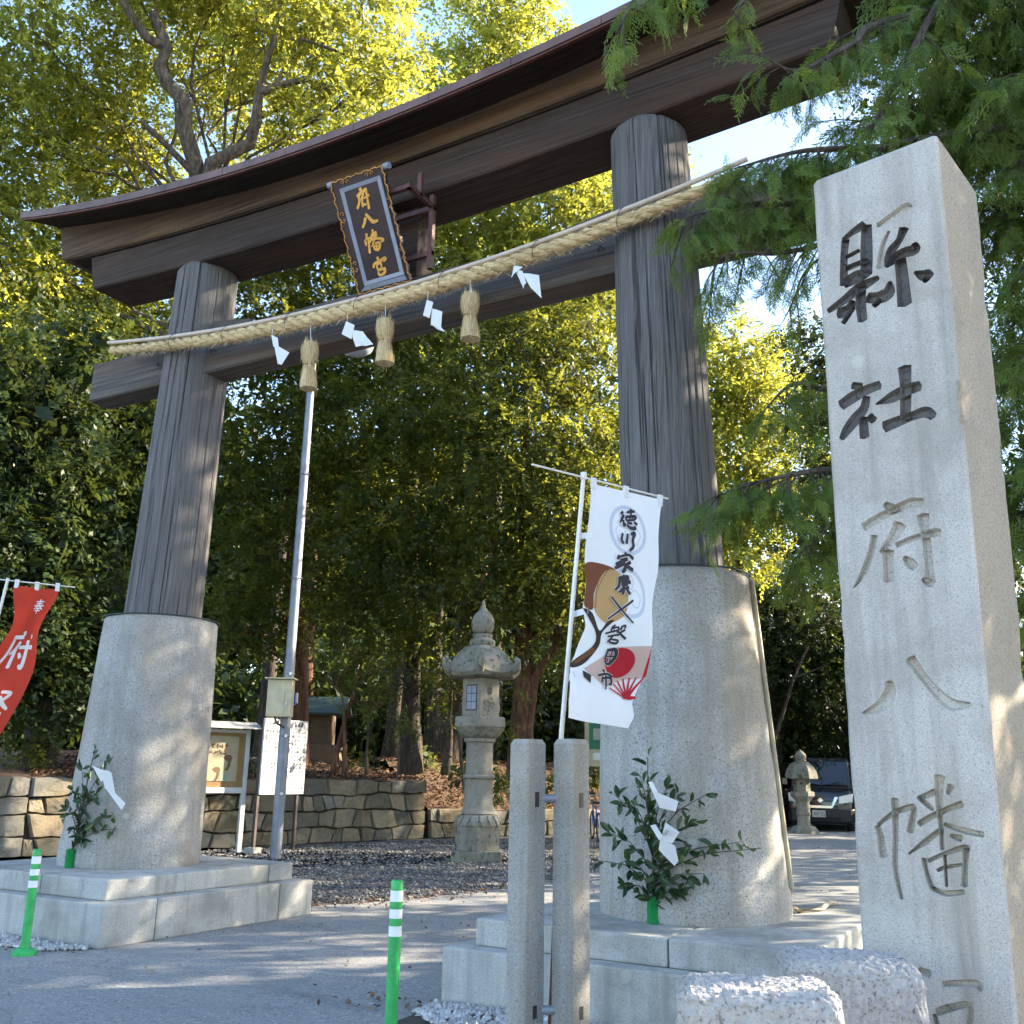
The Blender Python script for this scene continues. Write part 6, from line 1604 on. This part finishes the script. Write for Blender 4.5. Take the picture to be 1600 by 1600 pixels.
# the big branching tree above the left half of the lintel
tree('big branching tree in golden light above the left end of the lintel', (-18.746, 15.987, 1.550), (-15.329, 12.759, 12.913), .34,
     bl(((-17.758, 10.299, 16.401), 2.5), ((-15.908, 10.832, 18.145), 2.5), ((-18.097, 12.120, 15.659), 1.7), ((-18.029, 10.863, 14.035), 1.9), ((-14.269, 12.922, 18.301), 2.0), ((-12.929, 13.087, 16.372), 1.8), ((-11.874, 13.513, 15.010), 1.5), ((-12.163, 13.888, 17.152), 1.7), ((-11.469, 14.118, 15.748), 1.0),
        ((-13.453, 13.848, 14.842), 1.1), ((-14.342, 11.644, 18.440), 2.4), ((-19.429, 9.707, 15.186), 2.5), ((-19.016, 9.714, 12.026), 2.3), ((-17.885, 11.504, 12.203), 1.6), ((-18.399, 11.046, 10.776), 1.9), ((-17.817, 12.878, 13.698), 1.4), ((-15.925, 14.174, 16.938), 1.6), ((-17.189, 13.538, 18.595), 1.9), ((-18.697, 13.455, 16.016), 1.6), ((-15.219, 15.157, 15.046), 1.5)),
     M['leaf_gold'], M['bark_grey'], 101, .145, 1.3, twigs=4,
     limbs=[([(-14.829, 12.635, 12.700), (-14.724, 12.199, 13.545), (-14.693, 11.804, 14.118), (-14.540, 11.638, 14.559), (-14.740, 11.311, 14.863), (-14.861, 11.147, 15.173), (-14.661, 11.147, 15.552), (-14.829, 10.842, 16.235)], .18, .10), ([(-14.661, 11.147, 15.552), (-14.924, 10.843, 15.661), (-15.078, 10.526, 16.017), (-15.215, 10.183, 16.493)], .10, .07),
            ([(-14.829, 12.635, 12.700), (-14.367, 12.302, 13.492), (-13.571, 12.539, 13.827), (-13.340, 12.436, 14.208), (-13.153, 12.272, 14.710), (-12.857, 12.402, 14.841), (-12.220, 12.716, 15.017)], .16, .06), ([(-13.153, 12.272, 14.710), (-12.898, 12.189, 15.464), (-12.720, 12.274, 16.304)], .08, .05), ([(-14.645, 12.622, 13.089), (-14.971, 11.780, 13.671), (-15.276, 11.234, 14.103)], .08, .05), ([(-12.857, 12.402, 14.841), (-12.299, 12.434, 15.789), (-11.548, 12.957, 15.493)], .05, .03)])
# trees left of the left column
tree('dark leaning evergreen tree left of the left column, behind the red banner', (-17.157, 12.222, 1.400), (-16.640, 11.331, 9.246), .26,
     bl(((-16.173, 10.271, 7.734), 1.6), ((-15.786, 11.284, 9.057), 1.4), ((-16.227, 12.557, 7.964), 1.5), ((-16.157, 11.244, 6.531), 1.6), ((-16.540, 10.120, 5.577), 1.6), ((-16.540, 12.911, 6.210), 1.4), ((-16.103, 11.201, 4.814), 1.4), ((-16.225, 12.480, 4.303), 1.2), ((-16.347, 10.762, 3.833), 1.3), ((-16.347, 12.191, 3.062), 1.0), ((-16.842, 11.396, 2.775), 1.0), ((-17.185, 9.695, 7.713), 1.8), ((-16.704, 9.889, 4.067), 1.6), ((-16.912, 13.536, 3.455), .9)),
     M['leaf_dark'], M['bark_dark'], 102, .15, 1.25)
tree('sunlit evergreen tree showing between the lintel end and the tie beam, far left', (-18.778, 15.418, 1.550), (-17.937, 13.010, 11.081), .22,
     bl(((-17.518, 13.122, 11.502), 1.4), ((-18.384, 12.629, 11.484), 1.5), ((-17.896, 14.220, 11.104), 1.2), ((-18.481, 11.804, 10.092), 1.6), ((-17.819, 14.745, 9.526), 1.3), ((-18.405, 14.936, 7.791), 1.4), ((-19.242, 13.935, 9.496), 1.4), ((-18.384, 14.592, 12.876), 1.2), ((-19.392, 13.137, 9.872), 1.3), ((-18.344, 15.496, 6.069), 1.2), ((-18.768, 15.692, 4.624), 1.1)),
     M['leaf_gold'], M['bark_grey'], 103, .155, 1.15)
# golden crowns seen above and below the middle of the lintel
tree('far golden tree whose crown rises above the middle of the lintel', (-17.563, 29.101, 1.700), (-14.938, 24.131, 23.336), .35,
     bl(((-14.911, 23.581, 25.191), 2.0), ((-15.588, 23.761, 23.322), 1.9), ((-14.002, 23.659, 26.652), 1.7), ((-13.730, 24.568, 24.186), 1.5), ((-15.759, 22.948, 21.749), 1.5), ((-12.290, 25.262, 24.628), .8), ((-11.883, 25.399, 24.946), .6), ((-15.033, 24.328, 22.510), 2.0), ((-13.571, 25.222, 22.335), 2.0), ((-17.612, 23.299, 21.013), 2.2)),
     M['leaf_gold'], M['bark_grey'], 104, .19, .95)
tree('golden broadleaf tree filling the gap right of the plaque', (-15.857, 24.175, 1.700), (-13.375, 21.514, 15.293), .30,
     bl(((-13.824, 20.779, 16.857), 2.0), ((-12.594, 21.559, 16.621), 1.9), ((-11.185, 22.175, 17.262), 2.0), ((-10.162, 22.097, 15.533), 1.7), ((-15.057, 20.423, 15.694), 1.7), ((-12.916, 20.786, 14.631), 1.7), ((-11.417, 21.691, 14.495), 1.8), ((-10.051, 22.047, 13.948), 1.5), ((-14.057, 20.342, 13.933), 1.5), ((-16.275, 20.406, 17.364), 2.0), ((-10.014, 23.806, 18.040), 2.0)),
     M['leaf_gold'], M['bark_dark'], 105, .18, 1.05)
tree('half lit evergreen tree showing between the left column and the plaque', (-17.260, 19.249, 1.600), (-16.020, 16.887, 13.729), .34,
     bl(((-16.600, 16.604, 13.560), 1.7), ((-15.335, 17.325, 13.587), 1.6), ((-16.512, 17.252, 15.520), 1.8), ((-16.496, 16.032, 11.718), 1.5), ((-15.316, 16.795, 11.443), 1.7), ((-14.739, 17.949, 12.663), 1.6), ((-16.091, 16.270, 9.745), 1.6), ((-15.100, 17.420, 9.799), 1.7), ((-16.464, 16.041, 7.832), 1.4), ((-15.897, 16.916, 7.989), 1.6), ((-15.037, 18.004, 8.003), 1.5), ((-16.403, 16.600, 6.110), 1.3), ((-16.037, 17.937, 6.333), 1.4), ((-16.018, 17.170, 4.969), 1.1), ((-16.844, 16.831, 4.521), 1.0), ((-18.478, 17.465, 15.019), 1.6)),
     M['leaf_mid'], M['bark_red'], 106, .145, 1.25)
tree('dark evergreen tree in the middle, right of the lamp pole', (-14.380, 20.286, 1.620), (-13.325, 18.020, 11.185), .24,
     bl(((-13.595, 17.866, 11.180), 1.6), ((-12.481, 18.409, 11.503), 1.6), ((-12.643, 17.691, 9.636), 1.7), ((-13.648, 17.382, 8.753), 1.5), ((-11.900, 18.202, 9.364), 1.6), ((-13.425, 17.946, 7.322), 1.6), ((-12.357, 18.467, 7.632), 1.6), ((-13.752, 17.503, 6.199), 1.3), ((-12.772, 18.147, 5.939), 1.5), ((-11.971, 19.036, 6.491), 1.4), ((-13.948, 18.348, 5.013), 1.2), ((-12.946, 19.006, 4.747), 1.2), ((-14.675, 17.803, 5.429), 1.0), ((-15.059, 18.242, 11.096), 1.6)),
     M['leaf_mid'], M['bark_dark'], 107, .14, 1.3)
tree('red barked cypress like tree right of the big lantern', (-11.254, 20.187, 1.500), (-10.378, 18.806, 10.258), .27,
     bl(((-10.700, 18.448, 10.826), 1.6), ((-9.632, 18.968, 11.136), 1.5), ((-8.955, 19.616, 10.288), 1.4), ((-10.672, 17.899, 8.763), 1.6), ((-9.682, 18.462, 8.784), 1.6), ((-9.080, 19.521, 8.405), 1.5), ((-10.366, 18.575, 7.121), 1.6), ((-9.408, 19.204, 6.867), 1.4), ((-11.143, 18.551, 5.731), 1.3), ((-9.921, 19.289, 5.620), 1.3), ((-9.254, 20.583, 6.549), 1.3), ((-10.898, 19.025, 4.637), 1.0), ((-9.896, 20.212, 4.595), 1.1), ((-10.657, 19.265, 12.141), 1.5), ((-9.829, 21.836, 5.266), 1.3), ((-9.695, 20.868, 12.614), 1.6)),
     M['leaf_mid'], M['bark_red'], 108, .14, 1.3, limbs=[([(-11.159, 20.103, 1.500), (-10.784, 19.890, 3.582), (-10.196, 19.781, 4.267), (-9.975, 19.467, 4.932)], .12, .07)])
# right of the right column
tree('bright golden round tree between the right column and the carved pillar', (-10.417, 32.106, 0.100), (-7.906, 28.020, 12.106), .25,
     bl(((-8.072, 27.469, 13.601), 1.6), ((-8.813, 27.447, 12.275), 1.7), ((-7.379, 28.263, 12.305), 1.7), ((-8.110, 27.811, 10.449), 1.7), ((-9.067, 27.603, 9.324), 1.5), ((-7.088, 29.000, 10.438), 1.6), ((-8.530, 28.245, 8.230), 1.4), ((-7.359, 28.885, 14.219), 1.0), ((-9.244, 27.723, 14.469), 1.1), ((-9.877, 28.096, 8.132), 1.3), ((-7.760, 28.403, 9.167), 1.3)),
     M['leaf_gold'], M['bark_grey'], 109, .175, 1.2)
tree('dark narrow conifer peeking out left of the carved pillar', (-4.213, 28.482, 0.100), (-4.562, 24.945, 12.851), .20,
     bl(((-5.283, 24.584, 12.673), .7), ((-5.040, 24.970, 11.867), 1.0), ((-5.408, 25.155, 10.561), 1.0), ((-5.119, 25.716, 9.268), 1.3), ((-5.671, 25.896, 7.633), 1.2), ((-4.640, 25.494, 10.901), 1.3), ((-4.904, 26.432, 7.325), 1.5)),
     M['leaf_dark'], M['bark_dark'], 110, .12, 1.4)
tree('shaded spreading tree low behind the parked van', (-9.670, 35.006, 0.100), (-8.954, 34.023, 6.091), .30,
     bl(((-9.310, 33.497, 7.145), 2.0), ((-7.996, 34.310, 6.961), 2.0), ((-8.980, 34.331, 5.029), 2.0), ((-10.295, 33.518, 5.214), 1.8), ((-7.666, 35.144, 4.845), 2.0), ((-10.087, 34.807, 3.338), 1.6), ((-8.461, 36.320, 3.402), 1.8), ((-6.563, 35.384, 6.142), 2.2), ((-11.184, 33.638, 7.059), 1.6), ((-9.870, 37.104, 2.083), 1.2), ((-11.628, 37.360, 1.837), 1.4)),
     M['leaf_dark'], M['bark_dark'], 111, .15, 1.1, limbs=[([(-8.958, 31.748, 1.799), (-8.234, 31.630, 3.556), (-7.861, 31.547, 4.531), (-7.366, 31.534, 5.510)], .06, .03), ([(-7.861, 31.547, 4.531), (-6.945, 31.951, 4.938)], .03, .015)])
# small understory trees on the terrace
def small_tree(label, base, top, r0, blobs, leafm, barkm, seed, leaf=.10, dens=.9, lean=None):
    return tree(label, base, top, r0, blobs, leafm, barkm, seed, leaf, dens, 'thin understory trees on the terrace', 'understory_tree', 'tree', 6, .12)
small_tree('thin forked tree with bright leaves above the retaining wall', (-15.073, 18.248, 1.520), (-14.327, 17.976, 3.951), .07, bl(((-13.918, 18.063, 3.656), .55), ((-13.516, 18.228, 3.874), .45), ((-14.361, 18.098, 3.096), .45), ((-13.747, 18.256, 2.952), .4), ((-14.502, 17.834, 4.089), .5)), M['leaf_fresh'], M['bark_red'], 121, .085, 1.3)
small_tree('second thin stem right beside the forked tree', (-14.716, 18.222, 1.520), (-14.703, 17.903, 3.088), .065, bl(((-14.596, 17.750, 3.793), .45), ((-14.948, 17.752, 3.515), .4)), M['leaf_mid'], M['bark_red'], 122, .085, 1.0)
small_tree('slender sapling above the middle of the retaining wall', (-14.667, 18.954, 1.550), (-14.395, 18.662, 3.137), .04, bl(((-14.275, 18.687, 3.283), .4), ((-14.567, 18.608, 2.990), .35)), M['leaf_mid'], M['bark_grey'], 123, .085, 1.0)
small_tree('young sapling with a fresh leafy tuft near the wall corner', (-13.471, 18.510, 1.450), (-13.296, 18.309, 2.458), .025, bl(((-13.246, 18.337, 2.459), .28), ((-13.135, 18.434, 2.351), .2)), M['leaf_fresh'], M['bark_grey'], 124, .085, 1.5)
small_tree('pale leaning trunk lit by the sun left of the big lantern', (-13.645, 20.759, 1.600), (-13.357, 20.376, 3.393), .12, bl(((-13.342, 20.201, 3.993), .8), ((-12.997, 20.257, 3.680), .6), ((-13.664, 20.155, 3.537), .6)), M['leaf_mid'], M['bark_grey'], 125, .10, 1.0)
small_tree('thin straight trunk in the shade left of the pale trunk', (-15.392, 22.093, 1.700), (-15.157, 21.682, 3.536), .09, bl(((-15.149, 21.588, 3.861), .8), ((-15.496, 21.341, 4.016), .7)), M['leaf_dark'], M['bark_dark'], 126, .10, 1.0)
small_tree('leaning stem just behind the shaft of the big lantern', (-11.896, 18.845, 1.300), (-11.922, 18.482, 2.526), .05, bl(((-11.955, 18.423, 2.659), .35), ((-10.880, 18.528, 2.387), .3), ((-10.925, 18.845, 3.218), .4)), M['leaf_fresh'], M['bark_grey'], 127, .085, 1.0)

# low shrubs along the top of the walls
def shrub(label, base, r, seed, m, leaf=.075):
    rng = np.random.default_rng(seed); rr = random.Random(seed)
    T = empty('shrub', base, label, 'shrub', 'low shrubs on the terrace and the bank')
    b = Vector(base); mb = MB()
    for _ in range(7):
        limb(mb, b - Vector((0, 0, .05)), b + Vector((rr.gauss(0, .5) * r, rr.gauss(0, .5) * r, r * rr.uniform(.6, 1.3))), .010, .003, rr, .3, 4)
    mb.build('stems', M['bark_dark'], T)
    v, q, t_, _ = crown_leaves([(b.x, b.y, b.z + r * .65, r * .8)], rng, leaf, 3.2)
    o = np_mesh('foliage', v, q, m, T, t_); o['kind'] = 'stuff'
for i, (lab, b, r, mk) in enumerate([
    ('low bright shrub at the foot of the forked tree', (-15.039, 18.733, 1.530), .30, 'leaf_fresh'),
    ('small shrub above the middle of the tall wall', (-14.847, 19.463, 1.560), .26, 'leaf_mid'),
    ('sunny shrub right of the wall corner', (-14.453, 20.894, 1.550), .40, 'leaf_fresh'),
    ('weedy shrub left of the shaft of the big lantern', (-12.321, 19.199, 1.200), .42, 'leaf_fresh'),
    ('weedy shrub right of the shaft of the big lantern', (-11.054, 18.828, 0.900), .50, 'leaf_fresh'),
    ('shrub seen in the gap between the slim posts', (-10.591, 20.288, 0.900), .55, 'leaf_fresh'),
    ('small shrub left of the white sign board', (-15.526, 16.142, 1.420), .32, 'leaf_fresh'),
    ('dark shrub left of the roofed notice board', (-16.079, 15.728, 1.450), .60, 'leaf_dark'),
    ('shrub on the bank behind the green and cream map sign', (-10.564, 22.650, 1.000), .70, 'leaf_mid'),
    ('shrub above the wall at the far left edge', (-16.883, 11.750, 1.380), .55, 'leaf_mid'),
    ('small bush left of the small lantern', (-9.315, 34.174, 0.050), .45, 'leaf_mid')]):
    shrub(lab, b, r, 140 + i, M[mk])

tree('evergreen tree filling the sky behind the cypress, right of the carved pillar', (0.083, 15.500, 0.100), (0.337, 13.419, 9.017), .2,
     bl(((-0.024, 12.620, 10.957), 1.0), ((0.212, 12.578, 9.583), 1.0), ((-0.567, 13.028, 10.550), .9), ((-0.202, 13.186, 8.762), 1.0), ((0.040, 13.122, 7.473), 1.0), ((-0.490, 13.591, 6.889), .9), ((-0.245, 13.530, 5.594), 1.0), ((-0.614, 14.237, 4.532), .9), ((-0.426, 14.092, 3.405), 1.0), ((-0.701, 14.806, 2.502), .8), ((-0.971, 13.053, 11.664), .9), ((-1.314, 13.729, 10.753), .7), ((-0.369, 12.176, 11.761), .9), ((-1.557, 13.370, 11.472), .6)),
     M['leaf_dark'], M['bark_dark'], 112, .09, 1.0)
# closing wood far behind, and the dense shade under the trees
def far_wood(name, pts, n, leaf, m, seed, z0, z1, jitter):
    rng = np.random.default_rng(seed)
    P_ = np.array(pts, float)
    seg = np.linalg.norm(np.diff(P_, axis=0), axis=1); cs = np.concatenate([[0], np.cumsum(seg)])
    nc = n // 30
    s = rng.uniform(0, cs[-1], nc)
    x = np.interp(s, cs, P_[:, 0]); y = np.interp(s, cs, P_[:, 1])
    top = z1 * (.72 + .28 * np.sin(s * .55) * np.sin(s * .23 + 1) + .1 * rng.normal(0, 1, nc))
    z = z0 + (top - z0) * rng.uniform(0, 1, nc)
    c = np.stack([x + rng.normal(0, jitter, nc), y + rng.normal(0, jitter, nc), z], -1)
    pos = (c[:, None] + rng.normal(0, 1, (nc, 30, 3)) * .55).reshape(-1, 3); k = len(pos)
    d = rng.normal(0, 1, (k, 3)); nn = rng.normal(0, .7, (k, 3)); nn[:, 2] += .5
    L = rng.uniform(.7, 1.3, k) * leaf
    v, q = leaf_quads(pos, d, nn, L, L * .5)
    o = np_mesh(name, v, q, m, None, np.clip(np.repeat(rng.uniform(.1, .9, nc), 30) + rng.normal(0, .12, k), 0, 1))
    o['kind'] = 'stuff'
far_wood('far_wood', [(-46, 12), (-44, 24), (-36, 36), (-24, 44), (-10, 50), (6, 52), (18, 46)], 56000, .75, M['leaf_dark'], 201, .2, 14.5, 2.0)
far_wood('far_wood', [(-50, 8), (-46, 24), (-38, 36), (-28, 44), (-16, 50)], 46000, .95, M['leaf_dark'], 204, 8, 25, 2.0)
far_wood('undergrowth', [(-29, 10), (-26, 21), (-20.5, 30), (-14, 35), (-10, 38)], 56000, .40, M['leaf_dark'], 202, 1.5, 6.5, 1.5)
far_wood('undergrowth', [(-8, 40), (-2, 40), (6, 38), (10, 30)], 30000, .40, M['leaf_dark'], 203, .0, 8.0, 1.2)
# tree trunks one can tell apart in the deep shade
for i, (px_, lab) in enumerate([((-20.893, 23.736, 1.750), 'thick dark trunk deep in the shade behind the lamp pole'), ((-17.873, 24.251, 1.750), 'broad dark trunk in the shade left of the pale trunk'), ((-18.055, 26.510, 1.800), 'dark trunk deep in the shade behind the sunny shrub'), ((-16.252, 26.379, 1.750), 'dark trunk in the shade behind the big lantern'), ((-20.435, 21.595, 1.700), 'dark trunk in the shade above the roofed notice board')]):
    b = Vector(px_)
    tree(lab, px_, (b.x + .2, b.y, b.z + 7), .28, [], None, M['bark_red'] if i in (0, 3) else M['bark_dark'], 210 + i, group='dark trunks under the trees', name='tree_trunk')

# ------------------------------------------------------------------ cypress on the right: real sprays
def spray_template():
    Q = []
    def seg(p, q, w0, w1):
        p = np.array(p, float); q = np.array(q, float); d = q - p; n = np.array([-d[1], d[0], 0]); n /= (np.linalg.norm(n) + 1e-9)
        Q.append([p + n * w0, q + n * w1, q - n * w1, p - n * w0])
    seg((0, 0, 0), (1, 0, 0), .013, .006)
    for i in range(7):
        t = .06 + .88 * i / 6
        l = (.40 * (1 - t) ** .8 + .12) * rr_s.uniform(.75, 1.2)
        for s in (-1, 1):
            tt = t + (.06 if s > 0 else 0) + rr_s.uniform(-.02, .02); a = .70 - .2 * t + rr_s.uniform(-.12, .12)
            ex, ey = tt + l * math.cos(a), s * l * math.sin(a)
            seg((tt, 0, 0), (ex, ey, .0), .018, .009)
            for u, s2 in ((.35, -1), (.55, 1)) if l > .2 else ((.45, s),):
                bx_, by_ = tt + (ex - tt) * u, ey * u
                ll = (.17 * (1 - .5 * u) + .03) * rr_s.uniform(.7, 1.2)
                b_ = math.atan2(ey, ex - tt) + s2 * .5
                seg((bx_, by_, 0), (bx_ + ll * math.cos(b_), by_ + ll * math.sin(b_), 0), .017, .008)
    q = np.array(Q)
    q[:, :, 2] -= .40 * q[:, :, 0] ** 2 + .6 * q[:, :, 1] ** 2
    return q
rr_s = random.Random(5)
SPRAY = spray_template()
CT = empty('cypress_tree', (2.3, 8.6, 0), 'dark green cypress at the right whose drooping sprays hang over gate and pillar', 'tree')
tr_ = []
rr = random.Random(33)
tm = MB()
tm.tube([(2.3, 8.6, -.2), (2.28, 8.6, .6), (2.35, 8.55, 3), (2.3, 8.6, 6), (2.4, 8.5, 9), (2.35, 8.55, 12.2)], [.36, .28, .24, .19, .12, .03], 16)
tm.build('trunk', M['bark_red'], CT, smooth=True)
cb = MB(); FP, FD, FN, FS = [], [], [], []
r5 = np.random.default_rng(77)
def hang(p, d, s):
    FP.append(np.array(p)); FD.append(np.array(d)); FS.append(s)
    nn = r5.normal(0, .55, 3) + np.array([.2, -.55, .6]); FN.append(nn)
def spray_branch(path, r0, r1, start=.35, step=.075, size=.34, nside=2, droop=.8):
    P_ = [Vector(q) for q in path]
    # smooth the path
    D_ = [Vector(q) for q in _dense([tuple(q) + (0,) for q in [(*v_,) for v_ in P_]] if False else [tuple(v_) for v_ in P_], 6)]
    n = len(D_)
    cb.tube(D_, [r0 + (r1 - r0) * i / (n - 1) for i in range(n)], 7)
    Ls = [0]
    for i in range(1, n): Ls.append(Ls[-1] + (D_[i] - D_[i - 1]).length)
    s = Ls[-1] * start
    while s < Ls[-1]:
        i = max(j for j in range(n) if Ls[j] <= s + 1e-9); i = min(i, n - 2)
        f = (s - Ls[i]) / max(1e-6, Ls[i + 1] - Ls[i]); p_ = D_[i] + (D_[i + 1] - D_[i]) * f; ax = (D_[i + 1] - D_[i]).normalized()
        for _ in range(nside):
            side = Vector((r5.normal(0, 1), r5.normal(0, 1), r5.normal(-.2, .5)))
            d = ax * r5.uniform(.2, .9) + side.normalized() * .8 + Vector((0, 0, -droop * r5.uniform(.3, 1)))
            d.normalize()
            l = r5.uniform(.12, .42)
            e = p_ + d * l * .9 + Vector((0, 0, -.12 * l))
            cb.tube([p_, (p_ + e) / 2 + Vector((0, 0, .02)), e], [.006, .005, .003], 5)
            for u_ in (.25, .45, .62, .8, .92, 1.0):
                q = p_ + (e - p_) * u_
                dd = d * .7 + Vector((r5.normal(0, .55), r5.normal(0, .55), r5.normal(-.35, .35)))
                hang(q, dd.normalized(), size * .60 * r5.uniform(.6, 1.25))
        s += step * r5.uniform(.7, 1.4)
    hang(D_[-1], (D_[-1] - D_[-2]).normalized(), size)
TK = lambda z: (2.32, 8.57, z)
spray_branch([TK(8.4), (-1.045, 6.238, 7.255), (-1.661, 5.603, 7.001), (-2.047, 5.244, 6.665), (-2.230, 5.138, 6.275)], .04, .006, .84, .12, .28, 2)
spray_branch([(-1.045, 6.238, 7.255), (-1.384, 5.704, 6.800), (-1.515, 5.501, 6.434), (-1.475, 5.498, 6.324)], .015, .005, .72, .15, .24, 1)
spray_branch([TK(7.9), (-0.478, 6.670, 6.908), (-0.910, 6.201, 6.457), (-1.223, 5.977, 6.209), (-1.367, 5.778, 6.199)], .04, .005, .60, .10, .27, 2)
spray_branch([(-0.296, 6.719, 7.091), (-0.522, 6.421, 6.465), (-0.755, 6.321, 5.964), (-1.023, 6.272, 5.619), (-1.260, 6.151, 5.372)], .03, .005, .25, .11, .28, 2)
spray_branch([TK(6.6), (-0.338, 7.110, 6.120), (-0.807, 6.570, 5.832), (-1.264, 6.216, 5.739), (-1.620, 5.942, 5.572)], .05, .006, .45, .07, .27, 3, .9)
spray_branch([TK(6.0), (-0.490, 7.293, 5.626), (-0.979, 6.680, 5.536), (-1.382, 6.257, 5.379), (-1.709, 5.975, 5.298), (-2.001, 5.780, 5.188)], .05, .005, .50, .07, .27, 3, .8)
spray_branch([(-0.490, 7.293, 5.626), (-1.074, 6.604, 5.215), (-1.457, 6.212, 4.994), (-1.796, 5.922, 4.914), (-1.901, 5.939, 4.661)], .03, .004, .55, .10, .25, 2, 1.1)
spray_branch([(-1.074, 6.604, 5.215), (-1.347, 6.411, 4.940), (-1.458, 6.414, 4.723), (-1.545, 6.410, 4.570)], .012, .003, .5, .16, .18, 1, 1.2)
spray_branch([TK(3.9), (-0.718, 7.768, 3.634), (-1.275, 7.085, 3.646), (-1.671, 6.653, 3.533), (-2.044, 6.369, 3.368)], .05, .005, .45, .075, .28, 3, .8)
spray_branch([TK(3.6), (-0.875, 7.763, 3.354), (-1.345, 7.356, 3.410), (-1.596, 7.170, 3.153), (-1.733, 7.134, 3.015)], .04, .005, .45, .08, .28, 3, 1.0)
spray_branch([TK(4.6), (-0.918, 7.673, 4.352), (-1.407, 7.272, 4.351), (-1.632, 7.022, 4.354), (-1.841, 6.960, 4.165)], .04, .005, .55, .10, .27, 2, .9)
# behind and right of the pillar
for k, (z, e) in enumerate([(9.4, (-0.199, 6.556, 7.025)), (8.9, (-0.675, 6.613, 7.115)), (8.2, (-0.358, 6.932, 6.666)), (7.8, (-0.051, 6.683, 6.106)), (7.4, (-0.661, 7.139, 6.588)), (7.2, (-0.343, 7.207, 6.183)), (6.8, (-0.053, 6.938, 5.657)), (6.4, (-0.158, 7.291, 5.476)), (6.1, (-0.072, 6.929, 4.867)), (5.6, (-0.227, 7.338, 4.799)), (5.2, (-0.142, 7.174, 4.321)), (4.8, (-0.272, 7.636, 4.125)), (4.4, (-0.223, 7.445, 3.672)), (4.0, (-0.296, 7.646, 3.265)), (3.5, (-0.332, 7.772, 2.783)), (3.1, (-0.372, 8.011, 2.313)), (2.6, (-0.414, 8.254, 1.829)), (6.9, (-1.025, 6.990, 6.390)), (5.9, (-1.225, 7.417, 5.395)), (8.6, (-1.083, 6.770, 7.006)), (9.2, (-0.516, 7.063, 7.113)), (7.0, (-0.653, 7.505, 6.187)), (9.8, (0.048, 6.970, 6.919)), (9.0, (0.137, 7.312, 6.748)), (8.0, (-0.176, 7.488, 6.361)), (5.0, (-0.382, 8.105, 4.731)), (4.2, (-0.439, 8.398, 3.659))]):
    a = Vector(TK(z)); b = Vector(e)
    m1 = a + (b - a) * .4 + Vector((r5.normal(0, .15), r5.normal(0, .15), .25)); m2 = a + (b - a) * .75 + Vector((0, 0, .12))
    spray_branch([a, m1, m2, b], .035, .005, .56, .095, .30, 3, .8)
# the rest of the crown, outside the picture
cblobs = []
for k in range(22):
    z = 2.6 + 9.0 * k / 22; a = -.9 + 1.9 * math.sin(k * 2.4); ln = (1.7 - .11 * z) * r5.uniform(.8, 1.2)
    cblobs.append((2.3 + ln * math.cos(a), 8.6 + ln * math.sin(a), z, .75 if z < 9 else .5))
    limb(cb, TK(z), cblobs[-1][:3], .03, .008, rr, .2, 4)
v_, q_, t_, _ = crown_leaves(cblobs, r5, .18, .8)
o = np_mesh('crown', v_, q_, M['leaf_cypress'], CT, t_); o['kind'] = 'stuff'
cb.build('branches', M['bark_dark'], CT, smooth=True)
FP, FD, FN, FS = np.array(FP), unit(np.array(FD)), np.array(FN), np.array(FS)
Yv = unit(np.cross(FN, FD)); Zv = np.cross(FD, Yv)
v = (FP[:, None, None, :] + FS[:, None, None, None] * (SPRAY[None, :, :, 0:1] * FD[:, None, None, :] + SPRAY[None, :, :, 1:2] * r5.uniform(.6, 1.25, (len(FP), 1, 1, 1)) * Yv[:, None, None, :] + SPRAY[None, :, :, 2:3] * Zv[:, None, None, :]))
nq = v.shape[0] * v.shape[1]
ti = np.clip(np.repeat(r5.uniform(.1, .85, len(FP)), v.shape[1]) + r5.normal(0, .08, nq), 0, 1)
NSPR = len(FP)
o = np_mesh('sprays', v.reshape(-1, 3), np.arange(nq * 4).reshape(-1, 4), M['leaf_cypress'], CT, ti); o['kind'] = 'stuff'
print('sprays', NSPR, 'quads', nq)

# ------------------------------------------------------------------ roadside trees right of the picture that shade the forecourt
def shade_tree(label, x, y, h, blobs, seed, dn):
    tree(label, (x, y, 0), (x, y, h), .22, blobs, M['leaf_mid'], M['bark_dark'], seed, .28, dn * .8, 'trees along the right side', 'roadside_tree', 'tree', 2)
SH = [(5.8, 11.6), (4.6, 14.4), (3.6, 17.8), (3.4, 22.0), (3.8, 26.5), (2.0, 32)]
rs_ = np.random.default_rng(17)
SHZ = [(6.2, 11.0, .34), (4.4, 12.5, .32), (3.6, 14.0, .30), (3.2, 14.5, .32), (3.0, 13.5, .36), (2.5, 12.5, .45)]
for i, (x, y) in enumerate(SH):
    bb = []
    zl, zh, dn = SHZ[i]
    for k in range(24):
        z = zl + .6 + (zh - zl - .8) * (k / 23); a = k * 2.4
        rr_ = 1.7 if .12 < k / 23 < .8 else 1.1
        bb.append((x + rr_ * math.cos(a) * rs_.uniform(.4, 1.1), y + rr_ * 1.3 * math.sin(a) * rs_.uniform(.4, 1.2), z, rs_.uniform(.8, 1.2)))
    shade_tree('roadside tree outside the right edge, %s from the viewer' % ['nearest', 'second', 'third', 'fourth', 'fifth', 'farthest'][i], x, y, zh - .6, bb, 300 + i, dn)
tris = sum(len(m_.polygons) for m_ in bpy.data.meshes)
print('faces', tris)
